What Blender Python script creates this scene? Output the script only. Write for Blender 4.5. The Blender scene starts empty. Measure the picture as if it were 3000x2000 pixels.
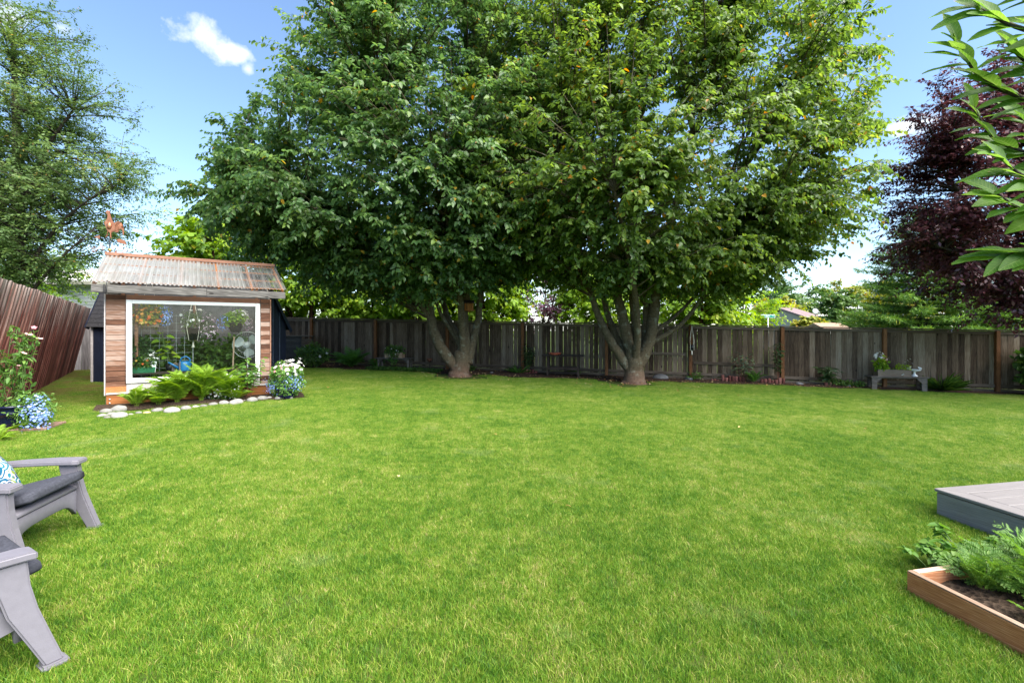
import bpy, bmesh, math, random
import numpy as np
from mathutils import Vector, Matrix, Euler

R = math.radians
random.seed(7)
rng = np.random.default_rng(11)
scene = bpy.context.scene
COL = scene.collection

# ------------------------------------------------------------------ camera
EYE, F, CX, HV = 1.6, 1333.33, 1500.0, 965.0
cam_d = bpy.data.cameras.new('camera')
cam_d.lens = 16.0
cam_d.sensor_width = 36.0
cam_d.shift_y = -35.0 / 3000.0
cam_d.clip_start = 0.05
cam_d.clip_end = 2000
cam = bpy.data.objects.new('camera', cam_d)
cam.location = (0, 0, EYE)
cam.rotation_euler = (R(90), 0, 0)
COL.objects.link(cam)
scene.camera = cam

# ------------------------------------------------------------------ sky and sun
SUN_EL, SUN_AZ = 52.0, 128.0          # azimuth clockwise from +Y: the sun stands to the right, a little behind the trees
sd = Vector((math.sin(R(SUN_AZ)) * math.cos(R(SUN_EL)), math.cos(R(SUN_AZ)) * math.cos(R(SUN_EL)), math.sin(R(SUN_EL))))
world = bpy.data.worlds.new('World')
scene.world = world
world.use_nodes = True
nt = world.node_tree
nt.nodes.clear()
def N(t, tree, **kw):
    n = tree.nodes.new(t)
    for k, v in kw.items():
        setattr(n, k, v)
    return n
wo = N('ShaderNodeOutputWorld', nt)
bg = N('ShaderNodeBackground', nt)
bg.inputs['Strength'].default_value = 0.088
sky = N('ShaderNodeTexSky', nt, sky_type='NISHITA', sun_disc=False)
sky.sun_elevation = R(SUN_EL)
sky.sun_rotation = R(SUN_AZ)
sky.altitude = 50
sky.air_density = 1.0
sky.dust_density = 0.35
sky.ozone_density = 1.3
tc = N('ShaderNodeTexCoord', nt)
def wmath(op, a, b=None, c=None, clamp=False):
    n = N('ShaderNodeMath', nt, operation=op)
    n.use_clamp = clamp
    for i, x in enumerate((a, b, c)):
        if x is None:
            continue
        if isinstance(x, (int, float)):
            n.inputs[i].default_value = x
        else:
            nt.links.new(x, n.inputs[i])
    return n.outputs[0]
sep = N('ShaderNodeSeparateXYZ', nt)
nt.links.new(tc.outputs['Generated'], sep.inputs[0])
# cloud layer: noise over the direction, more of it towards the horizon
nz = N('ShaderNodeTexNoise', nt)
nz.inputs['Scale'].default_value = 2.6
nz.inputs['Detail'].default_value = 7
nz.inputs['Roughness'].default_value = 0.58
mp = N('ShaderNodeMapping', nt)
mp.inputs['Scale'].default_value = (1, 1, 2.6)
mp.inputs['Location'].default_value = (3.1, 1.7, 0.4)
nt.links.new(tc.outputs['Generated'], mp.inputs['Vector'])
nt.links.new(mp.outputs[0], nz.inputs['Vector'])
elev = sep.outputs['Z']
bias = wmath('MULTIPLY', wmath('SUBTRACT', 0.22, elev, clamp=True), 1.1)
cl = wmath('MULTIPLY', wmath('SUBTRACT', wmath('ADD', nz.outputs[0], bias), 0.68), 4.0, clamp=True)
# one small fair-weather cloud
def cloud_blob(u, v, ru, rv, amp):
    d = Vector(((u - CX) / F, 1, (HV - v) / F)).normalized()
    vd = N('ShaderNodeVectorMath', nt, operation='SUBTRACT')
    nt.links.new(tc.outputs['Generated'], vd.inputs[0])
    vd.inputs[1].default_value = d
    sc_ = N('ShaderNodeVectorMath', nt, operation='MULTIPLY')
    nt.links.new(vd.outputs[0], sc_.inputs[0])
    sc_.inputs[1].default_value = (F / ru, F / ru, F / rv)
    ln = N('ShaderNodeVectorMath', nt, operation='LENGTH')
    nt.links.new(sc_.outputs[0], ln.inputs[0])
    n2 = N('ShaderNodeTexNoise', nt)
    n2.inputs['Scale'].default_value = 16
    n2.inputs['Detail'].default_value = 8
    n2.inputs['Roughness'].default_value = 0.62
    nt.links.new(tc.outputs['Generated'], n2.inputs['Vector'])
    e = wmath('SUBTRACT', wmath('ADD', 1.0, wmath('MULTIPLY', wmath('SUBTRACT', n2.outputs[0], 0.5), 3.4)), ln.outputs['Value'])
    return wmath('MULTIPLY', e, amp, clamp=True)
for args in ((600, 112, 62, 34, 1.0), (665, 150, 46, 24, 1.0), (20, 45, 60, 40, 1.2), (730, 205, 16, 18, .7), (186, 84, 26, 16, .5), (2670, 365, 45, 22, 1.0)):
    cl = wmath('MAXIMUM', cl, cloud_blob(*args))
mix = N('ShaderNodeMix', nt, data_type='RGBA')
mix.inputs['B'].default_value = (4.6, 4.75, 4.95, 1)
nt.links.new(cl, mix.inputs['Factor'])
tint = N('ShaderNodeMix', nt, data_type='RGBA', blend_type='MULTIPLY')
tint.inputs['Factor'].default_value = 1.0
tint.inputs['B'].default_value = (0.93, 0.985, 1.03, 1)
nt.links.new(sky.outputs[0], tint.inputs['A'])
nt.links.new(tint.outputs['Result'], mix.inputs['A'])
nt.links.new(mix.outputs['Result'], bg.inputs['Color'])
nt.links.new(bg.outputs[0], wo.inputs[0])

sun_d = bpy.data.lights.new('sun', 'SUN')
sun_d.energy = 4.4
sun_d.angle = R(65)
sun_d.color = (1.0, 0.94, 0.83)
sun = bpy.data.objects.new('sun', sun_d)
sun.rotation_euler = sd.to_track_quat('Z', 'Y').to_euler()
COL.objects.link(sun)

vs = scene.view_settings
vs.view_transform = 'Standard'
vs.look = 'None'
vs.exposure = 1.86
vs.gamma = 1.0
cy = scene.cycles
cy.max_bounces = 7
cy.diffuse_bounces = 5
cy.glossy_bounces = 2
cy.transmission_bounces = 5
cy.transparent_max_bounces = 12
cy.caustics_reflective = False
cy.caustics_refractive = False
cy.sample_clamp_indirect = 6.0
cy.use_denoising = True
cy.denoiser = 'OPENIMAGEDENOISE'

# ------------------------------------------------------------------ layout: the yard is a gently tilted plane
GA, GB, GC = -0.0187, 0.01246, -0.087
def gz(x, y):
    x = min(max(x, -16.0), 17.0)
    y = min(max(y, -4.0), 20.0)
    return GA * x + GB * y + GC
def gpt(x, y, dz=0.0):
    return Vector((x, y, gz(x, y) + dz))
def G(u, v):
    k, r = (v - HV) / F, (u - CX) / F
    Y = (EYE - GC) / (k + GA * r + GB)
    return Vector((r * Y, Y, GA * r * Y + GB * Y + GC))
def P(u, v, Y):
    return Vector(((u - CX) / F * Y, Y, EYE + (HV - v) / F * Y))

# ------------------------------------------------------------------ object helpers
MW = {}
def link(o, parent=None):
    COL.objects.link(o)
    if parent is not None:
        o.parent = parent
    return o
def tag(o, label=None, cat=None, group=None, kind=None):
    if label: o['label'] = label
    if cat: o['category'] = cat
    if group: o['group'] = group
    if kind: o['kind'] = kind
    return o
def thing(name, label, cat, loc=(0, 0, 0), rz=0.0, group=None, rot=None):
    o = bpy.data.objects.new(name, None)
    o.empty_display_size = 0.1
    o.location = loc
    o.rotation_euler = rot if rot else (0, 0, rz)
    COL.objects.link(o)
    MW[o.name] = Matrix.Translation(Vector(loc)) @ Euler(o.rotation_euler).to_matrix().to_4x4()
    return tag(o, label, cat, group)
def put(name, data, parent=None, loc=(0, 0, 0), rot=(0, 0, 0), scale=(1, 1, 1)):
    o = bpy.data.objects.new(name, data)
    o.location = loc
    o.rotation_euler = rot
    o.scale = scale
    return link(o, parent)
def mesh_np(name, V, faces, mat=None, smooth=False, attrs=None, uvs=None):
    """V (n,3); faces: list of index lists, or a numpy array (m,k)."""
    me = bpy.data.meshes.new(name)
    V = np.asarray(V, dtype=np.float32)
    if isinstance(faces, np.ndarray):
        m, k = faces.shape
        me.vertices.add(len(V))
        me.vertices.foreach_set('co', V.ravel())
        me.loops.add(m * k)
        me.loops.foreach_set('vertex_index', faces.astype(np.int32).ravel())
        me.polygons.add(m)
        me.polygons.foreach_set('loop_start', np.arange(0, m * k, k, dtype=np.int32))
        me.update(calc_edges=True)
    else:
        me.from_pydata([tuple(map(float, v)) for v in V], [], [list(map(int, f)) for f in faces])
        me.update()
    if smooth and len(me.polygons):
        me.polygons.foreach_set('use_smooth', np.ones(len(me.polygons), dtype=bool))
    if attrs:
        for an, av in attrs.items():
            a = me.attributes.new(an, 'FLOAT', 'POINT')
            a.data.foreach_set('value', np.asarray(av, dtype=np.float32))
    if mat is not None:
        for m_ in (mat if isinstance(mat, (list, tuple)) else [mat]):
            me.materials.append(m_)
    return me

class MB:
    """collects shapes; data(name, mat) gives a mesh, build() an object"""
    def __init__(s):
        s.v = []; s.f = []
    def add(s, V, Fc):
        b = len(s.v)
        s.v += [tuple(map(float, p)) for p in V]
        s.f += [[b + i for i in f] for f in Fc]
        return s
    def box(s, c, d, rot=None, taper=1.0, bev=0.0):
        """centre c, full size d; bev chamfers the long edges"""
        hx, hy, hz = d[0] / 2, d[1] / 2, d[2] / 2
        if bev > 0:
            bm = bmesh.new()
            bmesh.ops.create_cube(bm, size=1)
            for v in bm.verts:
                v.co = Vector((v.co.x * d[0], v.co.y * d[1], v.co.z * d[2]))
            bmesh.ops.bevel(bm, geom=list(bm.edges), offset=min(bev, min(d) * .45), segments=1, affect='EDGES')
            V = [v.co.copy() for v in bm.verts]
            bm.verts.index_update()
            Fc = [[v.index for v in f.verts] for f in bm.faces]
            bm.free()
        else:
            V = [Vector((x * (taper if z > 0 else 1), y * (taper if z > 0 else 1), z)) for z in (-hz, hz) for x, y in ((-hx, -hy), (hx, -hy), (hx, hy), (-hx, hy))]
            Fc = [[3, 2, 1, 0], [4, 5, 6, 7], [0, 1, 5, 4], [1, 2, 6, 5], [2, 3, 7, 6], [3, 0, 4, 7]]
        if rot is not None:
            m = Euler(rot).to_matrix() if not isinstance(rot, Matrix) else rot
            V = [m @ p for p in V]
        c = Vector(c)
        return s.add([p + c for p in V], Fc)
    def tube(s, pts, rad, n=6, cap=True):
        pts = [Vector(p) for p in pts]
        if isinstance(rad, (int, float)):
            rad = [rad] * len(pts)
        V, Fc = [], []
        up = Vector((0, 0, 1))
        prev = None
        for i, p in enumerate(pts):
            t = (pts[min(i + 1, len(pts) - 1)] - pts[max(i - 1, 0)])
            if t.length < 1e-9: t = Vector((0, 0, 1))
            t.normalize()
            if prev is None:
                a = t.orthogonal().normalized()
            else:
                a = prev - t * prev.dot(t)
                a = a.normalized() if a.length > 1e-6 else t.orthogonal().normalized()
            prev = a
            b = t.cross(a)
            for k in range(n):
                an = 2 * math.pi * k / n
                V.append(p + (a * math.cos(an) + b * math.sin(an)) * rad[i])
        for i in range(len(pts) - 1):
            for k in range(n):
                k2 = (k + 1) % n
                Fc.append([i * n + k, i * n + k2, (i + 1) * n + k2, (i + 1) * n + k])
        if cap:
            Fc.append(list(range(n - 1, -1, -1)))
            Fc.append([(len(pts) - 1) * n + k for k in range(n)])
        return s.add(V, Fc)
    def lathe(s, prof, n=20, c=(0, 0, 0), ax=None):
        """prof: (radius, z) pairs, open ended; duplicates are fine"""
        V, Fc = [], []
        c = Vector(c)
        for r, z in prof:
            for k in range(n):
                an = 2 * math.pi * k / n
                p = Vector((r * math.cos(an), r * math.sin(an), z))
                V.append((ax @ p if ax is not None else p) + c)
        for i in range(len(prof) - 1):
            for k in range(n):
                k2 = (k + 1) % n
                Fc.append([i * n + k, i * n + k2, (i + 1) * n + k2, (i + 1) * n + k])
        if prof[0][0] > 1e-4: Fc.append(list(range(n - 1, -1, -1)))
        if prof[-1][0] > 1e-4: Fc.append([(len(prof) - 1) * n + k for k in range(n)])
        return s.add(V, Fc)
    def prism(s, poly, thick, frame=None):
        """poly: (x,z) outline extruded along y by thick (centred)"""
        n = len(poly)
        V = [Vector((x, -thick / 2, z)) for x, z in poly] + [Vector((x, thick / 2, z)) for x, z in poly]
        Fc = [list(range(n)), list(range(2 * n - 1, n - 1, -1))]
        for i in range(n):
            j = (i + 1) % n
            Fc.append([i, i + n, j + n, j])
        if frame is not None:
            V = [frame @ p for p in V]
        return s.add(V, Fc)
    def data(s, name, mat=None, smooth=False, bevel=0.0, seg=2, ang=35):
        me = mesh_np(name, s.v, s.f, mat, smooth)
        if bevel > 0:
            bm = bmesh.new(); bm.from_mesh(me)
            bmesh.ops.remove_doubles(bm, verts=bm.verts, dist=1e-5)
            es = [e for e in bm.edges if len(e.link_faces) == 2 and e.calc_face_angle(0) > R(ang)]
            bmesh.ops.bevel(bm, geom=es, offset=bevel, segments=seg, affect='EDGES', clamp_overlap=True)
            bm.to_mesh(me); bm.free()
            if smooth:
                me.polygons.foreach_set('use_smooth', np.ones(len(me.polygons), dtype=bool))
        return me
    def build(s, name, mat=None, parent=None, smooth=False, bevel=0.0, seg=2, loc=(0, 0, 0), rot=(0, 0, 0), world=False, ang=35):
        if world and parent is not None:
            inv = MW[parent.name].inverted()
            s.v = [tuple(inv @ Vector(p)) for p in s.v]
        return put(name, s.data(name, mat, smooth, bevel, seg, ang), parent, loc, rot)

# ------------------------------------------------------------------ material helpers
def new_mat(name):
    m = bpy.data.materials.new(name)
    m.use_nodes = True
    t = m.node_tree
    t.nodes.clear()
    out = N('ShaderNodeOutputMaterial', t)
    return m, t, out
def ramp(t, stops, fac=None, interp='LINEAR'):
    r = N('ShaderNodeValToRGB', t)
    r.color_ramp.interpolation = interp
    el = r.color_ramp.elements
    while len(el) < len(stops):
        el.new(0.5)
    for e, (p, c) in zip(el, stops):
        e.position = p
        e.color = (*c, 1) if len(c) == 3 else c
    if fac is not None:
        t.links.new(fac, r.inputs[0])
    return r.outputs[0]
def tmath(t, op, a, b=None, clamp=False):
    n = N('ShaderNodeMath', t, operation=op)
    n.use_clamp = clamp
    for i, x in enumerate((a, b)):
        if x is None: continue
        if isinstance(x, (int, float)): n.inputs[i].default_value = x
        else: t.links.new(x, n.inputs[i])
    return n.outputs[0]
def tmix(t, fac, a, b, blend='MIX'):
    n = N('ShaderNodeMix', t, data_type='RGBA', blend_type=blend)
    for key, x in (('Factor', fac), ('A', a), ('B', b)):
        if isinstance(x, (int, float)): n.inputs[key].default_value = x
        elif isinstance(x, tuple): n.inputs[key].default_value = (*x, 1) if len(x) == 3 else x
        else: t.links.new(x, n.inputs[key])
    return n.outputs['Result']
def coords(t, scale=(1, 1, 1), kind='Object', rand=True):
    tcn = N('ShaderNodeTexCoord', t)
    mpn = N('ShaderNodeMapping', t)
    mpn.inputs['Scale'].default_value = scale
    t.links.new(tcn.outputs[kind], mpn.inputs[0])
    if rand:
        oi = N('ShaderNodeObjectInfo', t)
        cb = N('ShaderNodeCombineXYZ', t)
        r_ = tmath(t, 'MULTIPLY', oi.outputs['Random'], 37.0)
        for i in range(3): t.links.new(r_, cb.inputs[i])
        t.links.new(cb.outputs[0], mpn.inputs['Location'])
    return mpn.outputs[0]
def noise(t, vec, scale, detail=4, rough=.55):
    n = N('ShaderNodeTexNoise', t)
    n.inputs['Scale'].default_value = scale
    n.inputs['Detail'].default_value = detail
    n.inputs['Roughness'].default_value = rough
    if vec is not None: t.links.new(vec, n.inputs['Vector'])
    return n.outputs[0]
def principled(t, out, col, rough=.7, spec=.3, bump=None, bstr=.3, bdist=.01, metal=0.0):
    b = N('ShaderNodeBsdfPrincipled', t)
    if isinstance(col, tuple): b.inputs['Base Color'].default_value = (*col, 1)
    else: t.links.new(col, b.inputs['Base Color'])
    if isinstance(rough, (int, float)): b.inputs['Roughness'].default_value = rough
    else: t.links.new(rough, b.inputs['Roughness'])
    b.inputs['Specular IOR Level'].default_value = spec
    b.inputs['Metallic'].default_value = metal
    if bump is not None:
        bn = N('ShaderNodeBump', t)
        bn.inputs['Strength'].default_value = bstr
        bn.inputs['Distance'].default_value = bdist
        t.links.new(bump, bn.inputs['Height'])
        t.links.new(bn.outputs[0], b.inputs['Normal'])
    if out is not None: t.links.new(b.outputs[0], out.inputs[0])
    return b
def plain(name, col, rough=.6, spec=.3, var=.12, nscale=8, metal=0.0, bstr=.15):
    m, t, out = new_mat(name)
    v = coords(t)
    n1 = noise(t, v, nscale, 5)
    n2 = noise(t, v, nscale * 7, 3)
    f = tmath(t, 'ADD', tmath(t, 'MULTIPLY', n1, .65), tmath(t, 'MULTIPLY', n2, .35))
    lo = tuple(max(0, c * (1 - var * 1.6)) for c in col); hi = tuple(min(1, c * (1 + var * 1.6)) for c in col)
    c = ramp(t, [(.3, lo), (.7, hi)], f)
    principled(t, out, c, rough, spec, n2, bstr, .004, metal)
    return m
def wood(name, stops, grain=(14, 14, .7), tone=.45, rough=.8, knots=True, wear=None, gscale=3.0):
    """grain: object-space scale, small along the board; stops: ramp from dark to light; tone: spread between objects"""
    m, t, out = new_mat(name)
    v = coords(t, grain)
    oi = N('ShaderNodeObjectInfo', t)
    n1 = noise(t, v, gscale, 6, .65)
    n2 = noise(t, coords(t, (1, 1, 1)), 2.2, 4)
    dist = N('ShaderNodeTexWave', t, wave_type='BANDS', bands_direction='DIAGONAL')
    dist.inputs['Scale'].default_value = gscale * .9
    dist.inputs['Distortion'].default_value = 9
    dist.inputs['Detail'].default_value = 3
    t.links.new(v, dist.inputs['Vector'])
    f = tmath(t, 'ADD', tmath(t, 'MULTIPLY', n1, .62), tmath(t, 'MULTIPLY', dist.outputs['Fac'], .18))
    f = tmath(t, 'ADD', f, tmath(t, 'MULTIPLY', n2, .28))
    f = tmath(t, 'ADD', f, tmath(t, 'MULTIPLY', tmath(t, 'SUBTRACT', oi.outputs['Random'], .5), tone))
    c = ramp(t, stops, f)
    if knots:
        vo = N('ShaderNodeTexVoronoi', t)
        vo.inputs['Scale'].default_value = 1.0
        kv = coords(t, tuple(max(1.6, g * .38) if g > 5 else 1.5 for g in grain))
        t.links.new(kv, vo.inputs['Vector'])
        k = tmath(t, 'LESS_THAN', vo.outputs['Distance'], .07)
        c = tmix(t, tmath(t, 'MULTIPLY', k, .8), c, tuple(x * .35 for x in stops[0][1]))
    if wear: c = wear(t, c)
    principled(t, out, c, rough, .2, n1, .5, .006)
    return m
def leaf_mat(name, stops, transl=.35, rough=.42, spec=.45, tcol=None, patch=.35, pscale=.6, back=None):
    """colour from the per-leaf attribute rnd, shifted in patches; light passes through the blade"""
    m, t, out = new_mat(name)
    at = N('ShaderNodeAttribute', t, attribute_name='rnd')
    ge = N('ShaderNodeNewGeometry', t)
    n1 = noise(t, ge.outputs['Position'], pscale, 3)
    f = tmath(t, 'ADD', at.outputs['Fac'], tmath(t, 'MULTIPLY', tmath(t, 'SUBTRACT', n1, .5), patch), clamp=True)
    c = ramp(t, stops, f)
    b = principled(t, None, c, rough, spec)
    tr = N('ShaderNodeBsdfTranslucent', t)
    hs = N('ShaderNodeHueSaturation', t)
    hs.inputs['Hue'].default_value = .485 if tcol is None else tcol
    hs.inputs['Saturation'].default_value = 1.1
    hs.inputs['Value'].default_value = 1.7
    t.links.new(c, hs.inputs['Color'])
    t.links.new(hs.outputs[0], tr.inputs['Color'])
    ms = N('ShaderNodeMixShader', t)
    ms.inputs[0].default_value = transl
    t.links.new(b.outputs[0], ms.inputs[1])
    t.links.new(tr.outputs[0], ms.inputs[2])
    t.links.new(ms.outputs[0], out.inputs[0])
    return m
# ------------------------------------------------------------------ foliage generators (numpy)
def unit(a):
    return a / np.maximum(np.linalg.norm(a, axis=-1, keepdims=True), 1e-9)
def leaf_arrays(Pb, D, Nn, L, W, form='ovate', curl=.18):
    """Pb base, D axis, Nn rough normal (n,3); L, W (n,). Returns V, F (quads), n verts per leaf"""
    D = unit(D)
    S = unit(np.cross(D, Nn))
    U = np.cross(S, D)
    n = len(Pb)
    L = L[:, None]; W = W[:, None]
    if form == 'quad':      # four points, for small or far leaves
        V = np.stack([Pb, Pb + D * L * .45 + S * W * .5, Pb + D * L - U * L * curl, Pb + D * L * .45 - S * W * .5], 1)
        k = 4
        Fq = np.array([[0, 1, 2, 3]])
    else:
        if form == 'ovate': a, b, wa, wb = .28, .66, .5, .38
        elif form == 'lance': a, b, wa, wb = .3, .7, .5, .36
        else: a, b, wa, wb = .45, .8, .42, .5     # obovate
        fold = .16
        V = np.stack([Pb,
                      Pb + D * L * a + S * W * wa + U * W * fold - U * L * curl * a * a,
                      Pb + D * L * b + S * W * wb + U * W * fold * .8 - U * L * curl * b * b,
                      Pb + D * L - U * L * curl,
                      Pb + D * L * b - S * W * wb + U * W * fold * .8 - U * L * curl * b * b,
                      Pb + D * L * a - S * W * wa + U * W * fold - U * L * curl * a * a], 1)
        k = 6
        Fq = np.array([[0, 1, 2, 3], [0, 3, 4, 5]])
    Fc = (np.arange(n)[:, None, None] * k + Fq[None]).reshape(-1, 4)
    return V.reshape(-1, 3), Fc, k
def tubes_np(A, Bm, C, r0, r1, n=3):
    """many bent twigs A->B->C (m,3) with radii; returns V, F"""
    m = len(A)
    T = unit(C - A)
    ref = np.tile(np.array([[.3, .2, .93]]), (m, 1))
    S = unit(np.cross(T, ref)); U = np.cross(T, S)
    rings = []
    for pt, r in ((A, r0), (Bm, (r0 + r1) / 2), (C, r1)):
        for k in range(n):
            an = 2 * math.pi * k / n
            rings.append(pt + (S * math.cos(an) + U * math.sin(an)) * r[:, None])
    V = np.stack(rings, 1).reshape(-1, 3)
    q = []
    for i in range(2):
        for k in range(n):
            k2 = (k + 1) % n
            q.append([i * n + k, i * n + k2, (i + 1) * n + k2, (i + 1) * n + k])
    Fc = (np.arange(m)[:, None, None] * (3 * n) + np.array(q)[None]).reshape(-1, 4)
    return V, Fc

def smooth_line(pts, n):
    """Catmull-Rom through points (k,3+) -> (n,...)"""
    pts = np.asarray(pts, float)
    k = len(pts)
    ts = np.linspace(0, k - 1, n)
    o = []
    for t in ts:
        i = min(int(t), k - 2); f = t - i
        p0, p1, p2, p3 = pts[max(i - 1, 0)], pts[i], pts[i + 1], pts[min(i + 2, k - 1)]
        o.append(.5 * ((2 * p1) + (-p0 + p2) * f + (2 * p0 - 5 * p1 + 4 * p2 - p3) * f * f + (-p0 + 3 * p1 - 3 * p2 + p3) * f ** 3))
    return np.array(o)

def broadleaf(name, label, base, stems, center, radii, bark, leafm, n_branch=300, n_twig=12, n_leaf=13, leaf=(.085, .05),
              form='ovate', twig_len=(.35, .75), droop=.5, shell=.45, group=None, keep=None, cat='tree', seed=1, extra=(), trunk_sides=10,
              branch_r=.03, twigs=True, upness=1.0, stem_rough=.0, spread=.55, old_share=.010, quad_beyond=None):
    """stems: list of (points with radius) in world space; center/radii: crown ellipsoid, radii=(rx, ry, rz_up, rz_down)"""
    g = np.random.default_rng(seed)
    t = thing(name, label, cat, base, group=group)
    b0 = np.array(base, float)
    # woody frame
    mb = MB()
    nodes = []
    for si, st in enumerate(stems):
        ln = smooth_line(st, 4 * len(st))
        ns = trunk_sides
        pts = [Vector(p[:3] - b0) for p in ln]
        if stem_rough:
            for i, p in enumerate(pts[1:]):
                p += Vector(g.normal(0, stem_rough, 3)) * min(1, ln[i][3] * 6)
        mb.tube(pts, [float(p[3]) for p in ln], ns)
        zlim = center[2] - radii[3]
        for p in ln:
            if p[2] > zlim - 1.0 or len(ln) < 5: nodes.append(p)
    nodes = np.array(nodes)
    trunk = mb.build('trunk', bark, t, smooth=True)
    # branch ends through the crown volume
    ends = []
    tries = 0
    c = np.array(center, float)
    while len(ends) < n_branch and tries < n_branch * 60:
        tries += 1
        d = unit(g.normal(size=3))
        r = shell + (1.02 - shell) * g.random() ** .55
        rad = np.array([radii[0], radii[1], radii[2] if d[2] > 0 else radii[3]])
        p = c + d * rad * r
        if keep is not None and not keep(p, g): continue
        ends.append(p)
    ends = np.array(list(ends) + [np.array(e, float) for e in extra])
    nb = len(ends)
    # attach each to a stem node that lies lower and inward
    dv = ends[:, None, :] - nodes[None, :, :3]
    dist = np.linalg.norm(dv, axis=2)
    low = np.maximum(0, (nodes[None, :, 2] - ends[:, None, 2]) + .35 * np.linalg.norm(dv[:, :, :2], axis=2))
    ai = np.argmin(dist + low * 1.6, axis=1)
    A = nodes[ai, :3]
    span = np.linalg.norm(ends - A, axis=1, keepdims=True)
    mid = A + (ends - A) * .5 + np.array([0, 0, 1]) * span * .13 * upness + g.normal(0, .06, (nb, 3)) * span
    def bez(s):
        s = np.asarray(s)[..., None]
        return (1 - s) ** 2 * Aq + 2 * s * (1 - s) * Mq + s * s * Eq
    r0 = np.minimum(branch_r * (.35 + span[:, 0] * .22), nodes[ai, 3] * .8)
    # branch tubes from 4 segments
    bv, bf, off = [], [], 0
    Aq, Mq, Eq = A, mid, ends
    cut = [bez(np.full(nb, s)) for s in (0, .25, .5, .75, 1.0)]
    for i in range(0, 4, 2):
        V, Fc = tubes_np(cut[i], cut[i + 1], cut[i + 2], r0 * (1 - .22 * i), r0 * (1 - .22 * (i + 2)) + .003, 5)
        bv.append(V); bf.append(Fc + off); off += len(V)
    # twigs along the outer part of each branch
    bi = np.repeat(np.arange(nb), n_twig)
    m = len(bi)
    s = .25 + .78 * g.random(m)
    s = np.minimum(s, 1.0)
    Aq, Mq, Eq = A[bi], mid[bi], ends[bi]
    tb = bez(s)
    tang = unit(2 * (1 - s)[:, None] * (Mq - Aq) + 2 * s[:, None] * (Eq - Mq))
    side = unit(np.cross(tang, np.array([0, 0, 1.0])) + 1e-6)
    sg = np.where(g.random(m) < .5, -1, 1)[:, None]
    td = unit(tang * (.45 + .3 * g.random((m, 1))) + side * sg * (.35 + .65 * g.random((m, 1))) + g.normal(0, spread * .5, (m, 3)) + np.array([0, 0, .12]))
    out_d = unit(tb - c)
    td = unit(td + out_d * .35)
    tl = twig_len[0] + (twig_len[1] - twig_len[0]) * g.random(m)
    dr = droop * (.5 + g.random(m)) * tl
    tm = tb + td * (tl * .5)[:, None] - np.array([0, 0, 1]) * (dr * .22)[:, None]
    te = tb + td * tl[:, None] - np.array([0, 0, 1]) * (dr * .9)[:, None]
    if twigs:
        V, Fc = tubes_np(tb, tm, te, np.full(m, .006), np.full(m, .002), 2)
        bv.append(V); bf.append(Fc + off); off += len(V)
    br = mesh_np('branches', np.concatenate(bv) - b0, np.concatenate(bf), bark, True)
    tag(put('branches', br, t), kind='stuff')
    # leaves along each twig
    ti = np.repeat(np.arange(m), n_leaf)
    k = len(ti)
    s = (np.tile(np.arange(n_leaf), m) + g.random(k)) / n_leaf
    s = .08 + .92 * s
    sa = s[:, None]
    lb = (1 - sa) ** 2 * tb[ti] + 2 * sa * (1 - sa) * (2 * tm[ti] - .5 * (tb[ti] + te[ti])) + sa * sa * te[ti]
    tg = unit(te[ti] - tb[ti])
    sd_ = unit(np.cross(tg, np.array([0, 0, 1.0])) + 1e-6) * np.where(np.arange(k) % 2 == 0, 1, -1)[:, None]
    D = tg * .5 + sd_ * (.5 + .6 * g.random((k, 1))) + g.normal(0, .3, (k, 3)) + np.array([0, 0, -1.0]) * (droop * (.5 + 1.1 * g.random((k, 1))))
    Nn = np.array([0, 0, 1.0]) + g.normal(0, .42, (k, 3)) + unit(lb - c) * .55
    sz = .72 + .56 * g.random(k)
    wz = leaf[1] * sz * (.85 + .3 * g.random(k))
    clump = np.repeat(g.normal(0, .11, nb), n_twig)[ti]
    rnd = np.clip(g.normal(.42, .15, k) + clump, 0, .93)
    old = g.random(k) < old_share
    rnd[old] = .95 + .05 * g.random(old.sum())
    far = np.zeros(k, bool) if quad_beyond is None else lb[:, 1] > quad_beyond     # simpler leaves on the side away from the yard
    Vs_, Fs_, rs_, off = [], [], [], 0
    for sel, fm in ((~far, form), (far, 'quad')):
        if not sel.any(): continue
        V, Fc, kk = leaf_arrays(lb[sel] + D[sel] * .012, D[sel], Nn[sel], leaf[0] * sz[sel], wz[sel], fm)
        Vs_.append(V); Fs_.append(Fc + off); off += len(V); rs_.append(np.repeat(rnd[sel], kk))
    crown = mesh_np('crown', np.concatenate(Vs_) - b0, np.concatenate(Fs_), leafm, False, {'rnd': np.concatenate(rs_)})
    tag(put('crown', crown, t), kind='stuff')
    return t

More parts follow.
